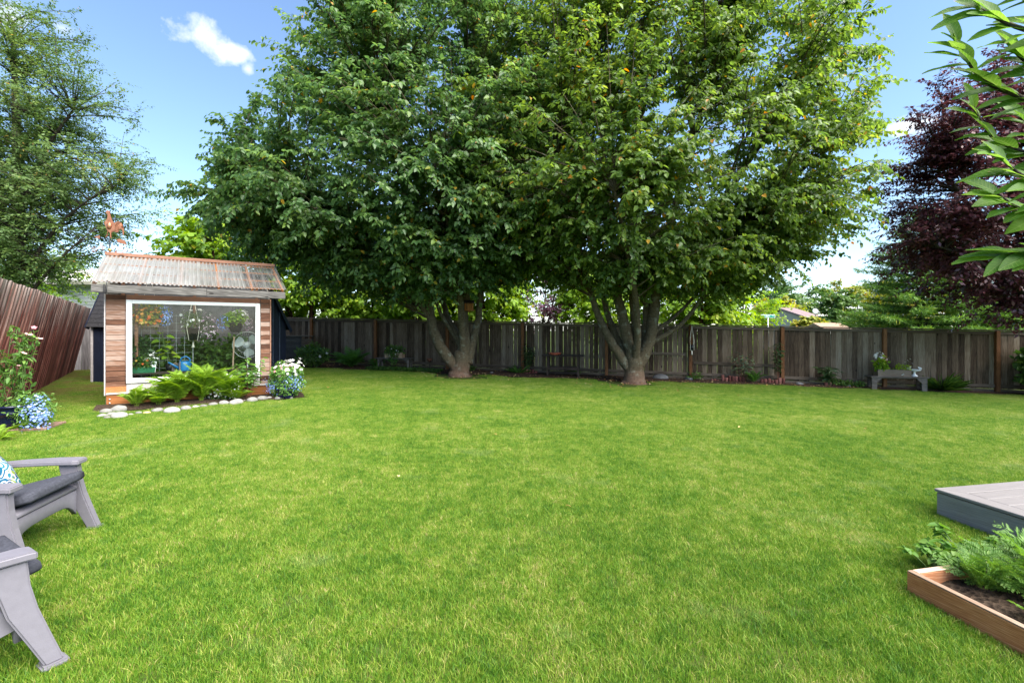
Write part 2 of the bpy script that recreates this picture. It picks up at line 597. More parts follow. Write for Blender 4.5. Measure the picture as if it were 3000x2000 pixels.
def leaf_cloud(name, parent, mat, c, rad, n, leaf, form='ovate', seed=1, up=.6, shell=.5, droop=.2, flat=None, kind=None, below=1.0):
    """a mass of leaves filling an ellipsoid (local coordinates of parent)"""
    g = np.random.default_rng(seed)
    d = unit(g.normal(size=(n, 3)))
    d[:, 2] = np.where(d[:, 2] < 0, d[:, 2] * below, d[:, 2])
    r = (shell + (1 - shell) * g.random(n) ** .6)[:, None]
    lump = 1 + .22 * np.sin(d[:, :1] * 5 + seed) * np.cos(d[:, 1:2] * 4.3 + seed * 2) + .12 * np.sin(d[:, 2:] * 9 + seed)
    p = np.array(c) + d * np.array(rad) * r * lump
    D = d * .7 + g.normal(0, .6, (n, 3)) + np.array([0, 0, -droop])
    Nn = d * .6 + np.array([0, 0, up]) + g.normal(0, .4, (n, 3))
    sz = .65 + .7 * g.random(n)
    V, Fc, kk = leaf_arrays(p, D, Nn, leaf[0] * sz, leaf[1] * sz, form)
    rnd = np.clip(g.normal(.45, .2, n), 0, .96)
    o = put(name, mesh_np(name, V, Fc, mat, False, {'rnd': np.repeat(rnd, kk)}), parent)
    if kind: o['kind'] = kind
    return o
def flower_cloud(name, parent, mat, c, rad, n, size, seed=1, shell=.85, top=None, petals=5, pts=None):
    """small five-petalled flowers on the outside of a mass"""
    g = np.random.default_rng(seed)
    if pts is None:
        d = unit(g.normal(size=(n, 3)))
        if top is not None:
            d = unit(d + np.array(top))
        lump = 1 + .22 * np.sin(d[:, :1] * 5 + seed) * np.cos(d[:, 1:2] * 4.3 + seed * 2)
        p = np.array(c) + d * np.array(rad) * (shell + (1.06 - shell) * g.random((n, 1))) * lump
    else:
        p = np.array(pts, float); n = len(p)
        d = unit(p - np.array(c))
    Nn = unit(d + np.array([0, -.15, .5]) + g.normal(0, .3, (n, 3)))
    a = unit(np.cross(Nn, g.normal(size=(n, 3)))); b = np.cross(Nn, a)
    Pb, D, Nk, Ls = [], [], [], []
    sz = size * (.7 + .6 * g.random(n))
    for k in range(petals):
        an = 2 * math.pi * k / petals
        D.append(a * math.cos(an) + b * math.sin(an) + Nn * .25); Pb.append(p); Nk.append(Nn); Ls.append(sz)
    Pb, D, Nk, Ls = np.concatenate(Pb), np.concatenate(D), np.concatenate(Nk), np.concatenate(Ls)
    V, Fc, kk = leaf_arrays(Pb, D, Nk, Ls * .55, Ls * .46, 'quad', .05)
    rnd = np.tile(g.random(n), petals)
    return put(name, mesh_np(name, V, Fc, mat, False, {'rnd': np.repeat(rnd, kk)}), parent)

def frond_mesh(name, mat, L=.6, W=.22, pairs=20, arch=.5, seed=1, stemr=.004, sub=False, lobe=.9):
    """a fern frond lying along +x, rising then arching over; two rows of pinnae"""
    g = np.random.default_rng(seed)
    s = np.linspace(.12, 1, pairs)
    def rach(q):
        q = np.asarray(q)
        x = L * (q - .12 * arch * q * q)
        z = L * arch * (q * 1.15 - 1.15 * q * q * 1.0)
        return np.stack([x, 0 * q, z], -1)
    base = rach(s)
    tan = unit(rach(s + .01) - rach(s - .01))
    prof = np.sin(np.pi * np.clip(s * .86 + .14, 0, 1)) ** .8
    prof[s > .93] *= .7
    Vs, Fs, off, rn = [], [], 0, []
    for sg in (-1, 1):
        D = tan * .42 + np.array([0, sg, 0]) * lobe + np.array([0, 0, -.12]) + g.normal(0, .06, (pairs, 3))
        Nn = np.array([0, 0, 1.0]) + g.normal(0, .15, (pairs, 3))
        ln = W * prof * (.9 + .2 * g.random(pairs))
        if not sub:
            V, Fc, kk = leaf_arrays(base, D, Nn, ln, np.maximum(ln * .17, L / pairs * .5), 'lance', .12)
            Vs.append(V); Fs.append(Fc + off); off += len(V); rn.append(np.repeat(np.clip(g.normal(.5, .14, pairs), 0, 1), kk))
        else:
            Dn = unit(D)
            for q in np.linspace(.15, 1, 8):
                for s2 in (-1, 1):
                    pb = base + Dn * (ln * q)[:, None]
                    d2 = Dn * .6 + unit(np.cross(Dn, Nn)) * s2 * .8 + g.normal(0, .12, (pairs, 3))
                    l2 = np.maximum(ln * .36 * (1.1 - .6 * q), .02)
                    V, Fc, kk = leaf_arrays(pb, d2, Nn, l2, l2 * .34, 'lance', .1)
                    Vs.append(V); Fs.append(Fc + off); off += len(V); rn.append(np.repeat(np.clip(g.normal(.5, .16, pairs), 0, 1), kk))
    q = np.linspace(0, 1, 7)
    rp = rach(q)
    for i in range(0, 6, 2):
        V, Fc = tubes_np(rp[i][None], rp[i + 1][None], rp[i + 2][None], np.array([stemr * (1 - .13 * i)]), np.array([stemr * (1 - .13 * (i + 2))]), 3)
        Vs.append(V); Fs.append(Fc + off); off += len(V); rn.append(np.full(len(V), .6))
    return mesh_np(name, np.concatenate(Vs), np.concatenate(Fs), mat, False, {'rnd': np.concatenate(rn)})
def fern(label, loc, meshes, n, size, seed, tilt=(20, 62), group=None, name='fern', spread=(0, 360), cat='fern'):
    g = random.Random(seed)
    t = thing(name, label, cat, loc, group=group)
    for i in range(n):
        az = R(spread[0] + (spread[1] - spread[0]) * (i + g.random() * .8) / n)
        el = R(g.uniform(*tilt))
        s = size * g.uniform(.75, 1.15)
        m = Euler((0, -el, az)).to_matrix() @ Euler((g.uniform(-.4, .4), 0, 0)).to_matrix()
        put('frond', meshes[i % len(meshes)], t, (math.cos(az) * .03, math.sin(az) * .03, 0), m.to_euler(), (s, s, s))
    return t
def stalk_plant(name, label, cat, loc, h, n, spread, mat, stem_mat, leaf=(.09, .035), per=12, form='lance', seed=1, group=None, top_only=False, lean=(0, 0)):
    """upright stems carrying leaves all the way"""
    g = np.random.default_rng(seed)
    t = thing(name, label, cat, loc, group=group)
    mb = MB()
    Pb, D = [], []
    for i in range(n):
        an = g.random() * 6.28
        e = np.array([math.cos(an) * spread * g.random() + lean[0], math.sin(an) * spread * g.random() + lean[1], h * (.65 + .4 * g.random())])
        b = np.array([e[0] * .15, e[1] * .15, 0])
        mid = b * .6 + e * .4 + np.array([0, 0, h * .1])
        pts = smooth_line(np.array([b, mid, e]), 6)
        mb.tube(pts, [.006 * (1 - .12 * k) for k in range(6)], 4, cap=False)
        for k in range(per):
            s = (.35 if not top_only else .7) + (.65 if not top_only else .3) * (k + g.random()) / per
            j = min(int(s * 5), 4); f = s * 5 - j
            p = pts[j] * (1 - f) + pts[j + 1] * f
            a2 = k * 2.4 + g.random()
            Pb.append(p); D.append([math.cos(a2), math.sin(a2), .25 - .5 * g.random()])
    mb.build('stem', stem_mat, t, smooth=True)
    Pb, D = np.array(Pb), np.array(D)
    k = len(Pb)
    sz = .7 + .6 * g.random(k)
    V, Fc, kk = leaf_arrays(Pb, D, np.array([0, 0, 1.0]) + g.normal(0, .3, (k, 3)), leaf[0] * sz, leaf[1] * sz, form, .25)
    put('foliage', mesh_np('foliage', V, Fc, mat, False, {'rnd': np.repeat(np.clip(g.normal(.45, .18, k), 0, .95), kk)}), t)
    return t

# ------------------------------------------------------------------ materials
W_FENCE = wood('weathered_fence_wood', [(.22, (.022, .013, .008)), (.46, (.08, .055, .037)), (.64, (.142, .105, .074)), (.88, (.25, .205, .158))], grain=(9, 9, .5), tone=.5)
W_POST = wood('brown_post_wood', [(.25, (.06, .025, .011)), (.55, (.17, .074, .032)), (.85, (.26, .13, .065))], grain=(14, 14, .9), tone=.25)
W_RAIL = wood('rail_wood', [(.25, (.032, .022, .015)), (.55, (.09, .067, .05)), (.85, (.20, .16, .125))], grain=(.6, 14, 14), tone=.2, knots=False)
def side_wear(t, c):
    tcn = N('ShaderNodeTexCoord', t)
    sp = N('ShaderNodeSeparateXYZ', t)
    t.links.new(tcn.outputs['Object'], sp.inputs[0])
    n1 = noise(t, coords(t, (6, 6, 1.0)), 2.0, 4)
    f = tmath(t, 'ADD', tmath(t, 'MULTIPLY', sp.outputs['Z'], .62), tmath(t, 'MULTIPLY', tmath(t, 'SUBTRACT', n1, .5), 1.5))
    f = tmath(t, 'MULTIPLY', tmath(t, 'SUBTRACT', f, .82), 1.25, clamp=True)
    return tmix(t, f, c, tmix(t, n1, (.17, .145, .13), (.38, .35, .33)))
W_SIDE = wood('red_stained_fence_wood', [(.25, (.03, .009, .007)), (.5, (.11, .032, .025)), (.7, (.18, .065, .05)), (.9, (.28, .15, .12))], grain=(12, 12, .5), tone=.4, wear=side_wear)
W_GREY = wood('grey_fence_wood', [(.25, (.06, .05, .05)), (.55, (.16, .14, .14)), (.85, (.30, .27, .27))], grain=(9, 9, .5), tone=.4)
W_SIDING = wood('cedar_siding', [(.2, (.05, .022, .014)), (.42, (.125, .056, .034)), (.62, (.20, .105, .068)), (.85, (.31, .23, .195))], grain=(1.2, 14, 14), tone=.6, gscale=2.2)
W_SKIRT = wood('orange_skirt_wood', [(.25, (.14, .045, .014)), (.55, (.27, .10, .032)), (.85, (.36, .17, .075))], grain=(.8, 10, 10), tone=.12)
W_SILL = wood('greyed_sill_wood', [(.25, (.26, .22, .22)), (.55, (.44, .40, .40)), (.85, (.58, .54, .54))], grain=(.8, 10, 10), tone=.15)
W_FASCIA = wood('weathered_fascia_wood', [(.25, (.025, .022, .02)), (.5, (.085, .08, .076)), (.8, (.21, .20, .19))], grain=(1.0, 7, 9), tone=.1, gscale=2.0)
W_CEDAR = wood('cedar_trim', [(.25, (.10, .05, .035)), (.55, (.24, .12, .08)), (.85, (.36, .22, .16))], grain=(.8, 12, 12), tone=.25)
W_BENCH = wood('bench_wood', [(.25, (.045, .036, .03)), (.55, (.11, .094, .082)), (.85, (.22, .195, .175))], grain=(1.0, 12, 12), tone=.3)
W_DARKBENCH = wood('dark_bench_wood', [(.3, (.012, .008, .007)), (.6, (.04, .03, .025)), (.9, (.09, .07, .06))], grain=(1.0, 12, 12), tone=.2, knots=False)
W_BOX = wood('planter_box_wood', [(.25, (.07, .05, .038)), (.55, (.17, .13, .10)), (.85, (.30, .24, .19))], grain=(1.0, 12, 12), tone=.25)
W_BED = wood('raised_bed_wood', [(.2, (.15, .045, .014)), (.42, (.32, .11, .038)), (.62, (.45, .18, .07)), (.88, (.56, .30, .16))], grain=(22, 1.4, 22), tone=.1, gscale=3.2)
W_BEDTOP = wood('raised_bed_lit_top', [(.25, (.14, .085, .055)), (.55, (.25, .17, .12)), (.85, (.36, .28, .22))], grain=(14, 1.2, 14), tone=.05, gscale=3)  # own tone for the bed's lit top edges, light put into the colour
W_NEST = wood('birdhouse_wood', [(.25, (.20, .07, .02)), (.55, (.38, .16, .05)), (.85, (.5, .26, .1))], grain=(12, 12, 1), tone=.2, knots=False)
NAVY = plain('navy_paint', (.0075, .011, .026), .55, .4, .25, 3)
NAVY_TRIM = plain('grey_blue_trim_paint', (.09, .12, .17), .6, .3, .2, 6)
SHINGLE = plain('asphalt_shingle', (.028, .027, .030), .95, .1, .45, 60, bstr=.6)
WHITE = plain('white_vinyl', (.80, .80, .81), .38, .45, .03, 4)
WHITE_OLD = plain('white_ceramic', (.74, .75, .76), .3, .5, .06, 6)
BLACK_PL = plain('black_plastic', (.012, .013, .015), .4, .45, .2, 6)
NAVY_POT = plain('navy_glazed_pot', (.006, .010, .045), .25, .6, .3, 5)
RED_PL = plain('terracotta_plastic', (.30, .065, .03), .5, .4, .1, 6)
BLUE_PL = plain('blue_plastic', (.006, .13, .34), .35, .5, .1, 5)
GREEN_PL = plain('green_plastic', (.015, .12, .05), .45, .4, .15, 6)
ROPE = plain('cotton_rope', (.62, .58, .50), .9, .1, .2, 60)
DARK_METAL = plain('dark_metal', (.02, .02, .022), .45, .5, .2, 8, .6)
COPPER = plain('aged_copper', (.36, .15, .085), .42, .5, .35, 14, .75)
WIRE = plain('galvanised_wire', (.45, .47, .48), .4, .5, .1, 10, .7)
MULCH = None
CONC = plain('paver_concrete', (.20, .13, .10), .9, .15, .3, 30, bstr=.6)
LOG = wood('red_edging_log', [(.25, (.05, .016, .013)), (.55, (.14, .05, .042)), (.85, (.26, .12, .10))], grain=(14, 14, 2), tone=.5, knots=False)
# bark with ridges and lichen
def bark_mat(name, lo, hi, lich=(.22, .25, .2), amount=.25, low_tint=None):
    m, t, out = new_mat(name)
    v = coords(t, (7, 7, 3.0), rand=False)
    n1 = noise(t, v, 3.2, 6, .65)
    n2 = noise(t, coords(t, rand=False), 5.5, 5, .6)
    bands = noise(t, coords(t, (2, 2, 22), rand=False), 2.4, 4, .6)
    f = tmath(t, 'ADD', tmath(t, 'MULTIPLY', n1, .6), tmath(t, 'MULTIPLY', bands, .4))
    c = ramp(t, [(.32, lo), (.52, tuple((a + b) / 2 for a, b in zip(lo, hi))), (.72, hi)], f)
    lf = tmath(t, 'MULTIPLY', tmath(t, 'SUBTRACT', n2, .56), 9, clamp=True)
    c = tmix(t, tmath(t, 'MULTIPLY', lf, amount * 2), c, lich)
    if low_tint:
        tcn = N('ShaderNodeTexCoord', t); sp = N('ShaderNodeSeparateXYZ', t)
        t.links.new(tcn.outputs['Object'], sp.inputs[0])
        fz = tmath(t, 'SUBTRACT', 1.15, tmath(t, 'MULTIPLY', sp.outputs['Z'], 2.1), clamp=True)
        c = tmix(t, tmath(t, 'MULTIPLY', fz, n1), c, low_tint)
    principled(t, out, c, .9, .15, f, 1.0, .03)
    return m
BARK = bark_mat('grey_green_bark', (.040, .032, .019), (.15, .122, .078), low_tint=(.20, .105, .08))
BARK_RED = bark_mat('red_brown_bark', (.02, .010, .008), (.085, .038, .03), (.10, .085, .08), .12)
BARK_DARK = bark_mat('dark_bark', (.02, .017, .014), (.075, .062, .05), (.12, .12, .1), .15)
STEM = plain('green_stem', (.07, .12, .03), .6, .3, .2, 20)
STEM_RED = plain('red_stem', (.12, .05, .03), .6, .3, .2, 20)
L_CHERRY = leaf_mat('bird_cherry_leaf', [(0, (.04, .094, .03)), (.4, (.076, .155, .044)), (.7, (.125, .215, .052)), (.93, (.21, .31, .065)), (.95, (.42, .34, .04)), (1, (.46, .24, .04))], .45, .38, .45, pscale=.45, patch=.4)
L_CHERRY2 = leaf_mat('bird_cherry_sunny_leaf', [(0, (.05, .10, .024)), (.4, (.098, .175, .032)), (.7, (.165, .255, .042)), (.93, (.27, .34, .06)), (.95, (.46, .36, .04)), (1, (.48, .22, .04))], .48, .4, .4, pscale=.45, patch=.45)  # copy of the leaf with sunlit yellow-green put into its colour
L_LIME = leaf_mat('lime_leaf', [(0, (.09, .19, .02)), (.5, (.20, .34, .025)), (.93, (.36, .45, .04)), (1, (.5, .4, .05))], .45, .5, .35, patch=.5, pscale=.5)
L_BIRCH = leaf_mat('fine_leaf', [(0, (.042, .09, .028)), (.5, (.095, .165, .042)), (.93, (.19, .26, .065)), (1, (.35, .22, .06))], .34, .5, .4, patch=.6, pscale=.5)
L_PLUM = leaf_mat('purple_leaf', [(0, (.04, .013, .018)), (.5, (.11, .034, .042)), (.93, (.22, .085, .085)), (1, (.25, .05, .03))], .22, .34, .55, tcol=.5)
L_LILACF = leaf_mat('lilac_bloom', [(0, (.16, .07, .13)), (.6, (.28, .14, .22)), (1, (.40, .24, .33))], .3, .7, .2, tcol=.5)
L_YEL = leaf_mat('yellowing_leaf', [(0, (.10, .16, .02)), (.45, (.22, .26, .03)), (.8, (.42, .36, .04)), (1, (.55, .30, .04))], .38, .5, .3, patch=.7, pscale=.4)
L_MID = leaf_mat('mid_green_leaf', [(0, (.03, .08, .016)), (.5, (.07, .15, .025)), (1, (.15, .24, .04))], .34, .45, .4)
L_DARK = leaf_mat('dark_green_leaf', [(0, (.014, .040, .014)), (.5, (.034, .078, .024)), (1, (.075, .13, .04))], .28, .4, .5)
L_GREYG = leaf_mat('silvery_leaf', [(0, (.06, .10, .06)), (.5, (.13, .19, .12)), (1, (.24, .31, .2))], .25, .4, .5)
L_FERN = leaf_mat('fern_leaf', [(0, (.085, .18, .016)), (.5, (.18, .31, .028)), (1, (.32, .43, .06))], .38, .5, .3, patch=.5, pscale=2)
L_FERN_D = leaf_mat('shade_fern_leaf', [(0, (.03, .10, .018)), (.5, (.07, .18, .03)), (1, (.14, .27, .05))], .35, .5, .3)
L_CARROT = leaf_mat('carrot_leaf', [(0, (.045, .125, .02)), (.5, (.095, .205, .03)), (1, (.18, .30, .055))], .34, .5, .35)
L_PEA = leaf_mat('pea_leaf', [(0, (.06, .15, .035)), (.5, (.12, .25, .05)), (1, (.22, .36, .08))], .35, .5, .35)
L_LARCH = leaf_mat('larch_needle', [(0, (.05, .13, .025)), (.5, (.105, .225, .04)), (.93, (.2, .33, .05)), (1, (.4, .42, .04))], .28, .55, .3, patch=.5)
L_SPRUCE = leaf_mat('blue_spruce_needle', [(0, (.05, .085, .085)), (.5, (.10, .15, .15)), (1, (.2, .27, .27))], .2, .6, .3)
def shrub_leaf_mat():
    m, t, out = new_mat('shrub_leaf')
    at = N('ShaderNodeAttribute', t, attribute_name='rnd')
    tcn = N('ShaderNodeTexCoord', t); sp = N('ShaderNodeSeparateXYZ', t)
    t.links.new(tcn.outputs['Object'], sp.inputs[0])
    oi = N('ShaderNodeObjectInfo', t)
    ay = tmath(t, 'ABSOLUTE', sp.outputs['Y'])
    ve = tmath(t, 'SINE', tmath(t, 'MULTIPLY', tmath(t, 'SUBTRACT', sp.outputs['X'], tmath(t, 'MULTIPLY', ay, .8)), 62.0))
    vein = tmath(t, 'MULTIPLY', tmath(t, 'SUBTRACT', ve, .82), 5.0, clamp=True)
    rib = tmath(t, 'LESS_THAN', ay, .010)
    n1 = noise(t, coords(t, (1, 1, 1)), 6, 4)
    f = tmath(t, 'ADD', tmath(t, 'MULTIPLY', at.outputs['Fac'], .45), tmath(t, 'MULTIPLY', oi.outputs['Random'], .4))
    f = tmath(t, 'ADD', f, tmath(t, 'MULTIPLY', tmath(t, 'SUBTRACT', n1, .5), .5), clamp=True)
    c = ramp(t, [(0, (.045, .13, .012)), (.4, (.085, .20, .018)), (.8, (.15, .29, .03)), (1, (.24, .36, .05))], f)
    c = tmix(t, tmath(t, 'MULTIPLY', tmath(t, 'MAXIMUM', vein, rib), .45), c, (.26, .38, .09))
    tip = tmath(t, 'MULTIPLY', tmath(t, 'SUBTRACT', tmath(t, 'ADD', sp.outputs['X'], tmath(t, 'MULTIPLY', n1, .5)), 1.22), 12.0, clamp=True)
    c = tmix(t, tip, c, (.36, .22, .10))
    b = principled(t, None, c, .5, .3, tmath(t, 'MAXIMUM', vein, rib), .35, .004)
    tr = N('ShaderNodeBsdfTranslucent', t)
    hs = N('ShaderNodeHueSaturation', t); hs.inputs['Hue'].default_value = .485; hs.inputs['Value'].default_value = 1.6
    t.links.new(c, hs.inputs['Color']); t.links.new(hs.outputs[0], tr.inputs['Color'])
    ms = N('ShaderNodeMixShader', t); ms.inputs[0].default_value = .5
    t.links.new(b.outputs[0], ms.inputs[1]); t.links.new(tr.outputs[0], ms.inputs[2]); t.links.new(ms.outputs[0], out.inputs[0])
    return m
L_BIG = shrub_leaf_mat()
F_BLUE = leaf_mat('blue_flower', [(0, (.10, .19, .52)), (.6, (.22, .34, .72)), (1, (.48, .58, .86))], .25, .6, .2, tcol=.5)
F_WHITE = leaf_mat('white_flower', [(0, (.68, .67, .66)), (1, (.86, .85, .84))], .25, .6, .2, tcol=.5)
F_PINK = leaf_mat('pink_flower', [(0, (.62, .22, .28)), (.5, (.75, .45, .45)), (1, (.82, .66, .64))], .25, .6, .2, tcol=.5)
F_MAUVE = leaf_mat('mauve_flower', [(0, (.30, .16, .26)), (.5, (.48, .34, .44)), (1, (.72, .62, .70))], .25, .6, .2, tcol=.5)
F_ORANGE = leaf_mat('orange_flower', [(0, (.55, .10, .03)), (.5, (.68, .28, .05)), (1, (.72, .52, .16))], .25, .6, .2, tcol=.5)
# ------------------------------------------------------------------ the setting: ground, beds, lawn
def ground_mat():
    m, t, out = new_mat('turf_soil')
    ge = N('ShaderNodeNewGeometry', t)
    n1 = noise(t, ge.outputs['Position'], .5, 4)
    n2 = noise(t, ge.outputs['Position'], 22, 4, .7)
    c = ramp(t, [(.3, (.035, .055, .012)), (.55, (.06, .085, .017)), (.75, (.10, .10, .03))], tmath(t, 'ADD', tmath(t, 'MULTIPLY', n1, .5), tmath(t, 'MULTIPLY', n2, .5)))
    principled(t, out, c, .95, .1, n2, .6, .02)
    return m
def mulch_mat(name, lo, hi):
    m, t, out = new_mat(name)
    ge = N('ShaderNodeNewGeometry', t)
    vo = N('ShaderNodeTexVoronoi', t)
    vo.inputs['Scale'].default_value = 34
    t.links.new(ge.outputs['Position'], vo.inputs['Vector'])
    n2 = noise(t, ge.outputs['Position'], 9, 5, .7)
    f = tmath(t, 'ADD', tmath(t, 'MULTIPLY', vo.outputs['Distance'], .7), tmath(t, 'MULTIPLY', n2, .55))
    c = ramp(t, [(.3, lo), (.75, hi)], f)
    principled(t, out, c, .95, .1, f, 1.0, .03)
    return m
MULCH = mulch_mat('bark_mulch', (.012, .008, .006), (.07, .042, .03))
SOIL = mulch_mat('garden_soil', (.012, .009, .007), (.06, .042, .03))
xs = np.concatenate([[-400, -120, -50], np.linspace(-24, 24, 33), [50, 120, 400]])
ys = np.concatenate([[-200, -40], np.linspace(-6, 30, 25), [60, 150, 600]])
V = [(x, y, gz(x, y)) for y in ys for x in xs]
Fc = [[j * len(xs) + i, j * len(xs) + i + 1, (j + 1) * len(xs) + i + 1, (j + 1) * len(xs) + i] for j in range(len(ys) - 1) for i in range(len(xs) - 1)]
tag(put('ground', mesh_np('ground', V, Fc, ground_mat())), kind='structure')

# back fence line
FL, FR = Vector((-8.8, 17.8)), Vector((13.5, 12.8))
fdir = (FR - FL).normalized()
FTH = math.atan2(fdir.y, fdir.x)
fnor = Vector((fdir.y, -fdir.x))            # towards the house
def fence_x(u):
    r = (u - CX) / F
    # (FL + fdir t).x = r * (FL + fdir t).y
    return (r * FL.y - FL.x) / (fdir.x - r * fdir.y)
def fence_pt(t, off=0.0):
    p = FL + fdir * t + fnor * off
    return p
def dist_to_fence(x, y):
    return (Vector((x, y)) - FL).dot(fnor)
def bed_width(t):
    k = [(-4, 1.7), (0, 1.5), (4, 1.25), (8, 1.3), (10, 1.35), (13, 1.2), (16, .7), (19, .5), (22, .42), (30, .4)]
    for (a, wa), (b, wb) in zip(k, k[1:]):
        if a <= t <= b:
            return wa + (wb - wa) * (t - a) / (b - a) + .1 * math.sin(t * 2.1) + .05 * math.sin(t * 5.7)
    return 1.2
V, Fc = [], []
ts = np.arange(-4, 27, .25)
for i, t_ in enumerate(ts):
    w = bed_width(t_)
    for j, q in enumerate((-.05, .3, .7, 1.0)):
        p = fence_pt(t_, w * q)
        V.append((p.x, p.y, gz(p.x, p.y) + (.045 if j in (1, 2) else .03 if j == 0 else .004) + .012 * random.random()))
for i in range(len(ts) - 1):
    for j in range(3):
        a = i * 4 + j
        Fc.append([a, a + 4, a + 5, a + 1])
tag(put('planting_bed', mesh_np('planting_bed', V, Fc, MULCH, True)), kind='structure')

# greenhouse frame of reference
GH0 = Vector((-7.53, 8.43)); GHR = R(35.0)
e1 = Vector((math.cos(GHR), math.sin(GHR))); e2 = Vector((-math.sin(GHR), math.cos(GHR)))
GHZ = gz(*GH0)
def gh(x, y):
    return GH0 + e1 * x + e2 * y
def gh_local(x, y):
    d = Vector((x, y)) - GH0
    return d.dot(e1), d.dot(e2)
STONES = [(65, 312, 70), (145, 296, 95), (42, 340, 58), (100, 330, 62), (75, 352, 47), (150, 337, 98), (225, 333, 36), (275, 323, 48), (325, 322, 52), (388, 305, 72), (485, 305, 95),
          (578, 291, 75), (637, 283, 46), (686, 279, 50), (748, 264, 68), (815, 257, 70), (892, 252, 82), (945, 247, 26), (995, 238, 70), (1060, 230, 66), (1105, 228, 44), (1155, 231, 42),
          (1205, 228, 38), (1242, 228, 30), (1288, 212, 26), (1274, 194, 30)]
stone_pts = []
for x, y, w in STONES:
    u, v = 280 + x / 2.168, 1060 + y / 2.168 + w / 2.168 * .18
    stone_pts.append((G(u, v), w / 2.168))
edge = [gh_local(p.x, p.y) for p, w in stone_pts]
def bed_edge(x):
    """how far in front of the greenhouse wall the stones lie"""
    k = [(-.35, .42), (.2, .55), (.8, .62), (1.5, .62), (2.2, .62), (2.8, .62), (3.3, .55), (3.5, .1)]
    for (a, wa), (b, wb) in zip(k, k[1:]):
        if a <= x <= b: return wa + (wb - wa) * (x - a) / (b - a)
    return 0
V, Fc = [], []
tx = np.arange(-.12, 3.45, .15)
for x in tx:
    for q in (0, .5, 1):
        p = gh(x, -bed_edge(x) * q - .0)
        V.append((p.x, p.y, gz(p.x, p.y) + (.05 if q < 1 else .006) + .01 * random.random()))
for i in range(len(tx) - 1):
    for j in range(2):
        a = i * 3 + j
        Fc.append([a, a + 1, a + 4, a + 3])
tag(put('flower_bed', mesh_np('flower_bed', V, Fc, SOIL, True)), kind='structure')

# side fence line
SA, SB = G(40, 1177).to_2d(), G(206, 1088).to_2d()
sdir = (SB - SA).normalized()
snor = Vector((sdir.y, -sdir.x))            # into the yard
def dist_side(x, y):
    return (Vector((x, y)) - SA).dot(snor)
TREE_A, TREE_B = G(1345, 1102), G(1855, 1122)
TREE_A2, TREE_B2 = TREE_A.to_2d(), TREE_B.to_2d()

# lawn: tufts of single blades, instanced over the tilted plane
def grass_mat():
    m, t, out = new_mat('lawn_blade')
    at = N('ShaderNodeAttribute', t, attribute_name='rnd')
    ge = N('ShaderNodeNewGeometry', t)
    n1 = noise(t, ge.outputs['Position'], .55, 4, .6)
    n2 = noise(t, ge.outputs['Position'], 2.6, 4, .65)
    n3 = noise(t, ge.outputs['Position'], 9, 3, .6)
    f = tmath(t, 'ADD', tmath(t, 'MULTIPLY', tmath(t, 'SUBTRACT', n1, .5), .7), tmath(t, 'MULTIPLY', tmath(t, 'SUBTRACT', n2, .48), .75))
    f = tmath(t, 'ADD', f, tmath(t, 'MULTIPLY', tmath(t, 'SUBTRACT', n3, .48), .9))
    f = tmath(t, 'ADD', f, tmath(t, 'MULTIPLY', at.outputs['Fac'], .72), clamp=True)
    c = ramp(t, [(0, (.05, .145, .012)), (.3, (.125, .26, .02)), (.55, (.22, .335, .032)), (.76, (.34, .40, .065)), (.9, (.50, .44, .15)), (1, (.60, .47, .25))], f)
    pale = noise(t, ge.outputs['Position'], 1.15, 5, .7)
    c = tmix(t, tmath(t, 'MULTIPLY', tmath(t, 'MULTIPLY', tmath(t, 'SUBTRACT', pale, .57), 7.0, clamp=True), .30), c, (.36, .42, .20))
    # thin worn turf beside the greenhouse and under the trees
    sx = N('ShaderNodeSeparateXYZ', t)
    t.links.new(ge.outputs['Position'], sx.inputs[0])
    far = tmath(t, 'MULTIPLY', tmath(t, 'SUBTRACT', tmath(t, 'MULTIPLY', sx.outputs['X'], -1.0), 7.6), .5, clamp=True)
    worn = tmath(t, 'MULTIPLY', far, tmath(t, 'MULTIPLY', tmath(t, 'SUBTRACT', n2, .36), 4.5, clamp=True))
    c = tmix(t, tmath(t, 'MULTIPLY', worn, .85), c, (.22, .16, .06))
    b = principled(t, None, c, .5, .3)
    tr = N('ShaderNodeBsdfTranslucent', t)
    t.links.new(c, tr.inputs['Color'])
    ms = N('ShaderNodeMixShader', t)
    ms.inputs[0].default_value = .38
    t.links.new(b.outputs[0], ms.inputs[1]); t.links.new(tr.outputs[0], ms.inputs[2])
    t.links.new(ms.outputs[0], out.inputs[0])
    return m
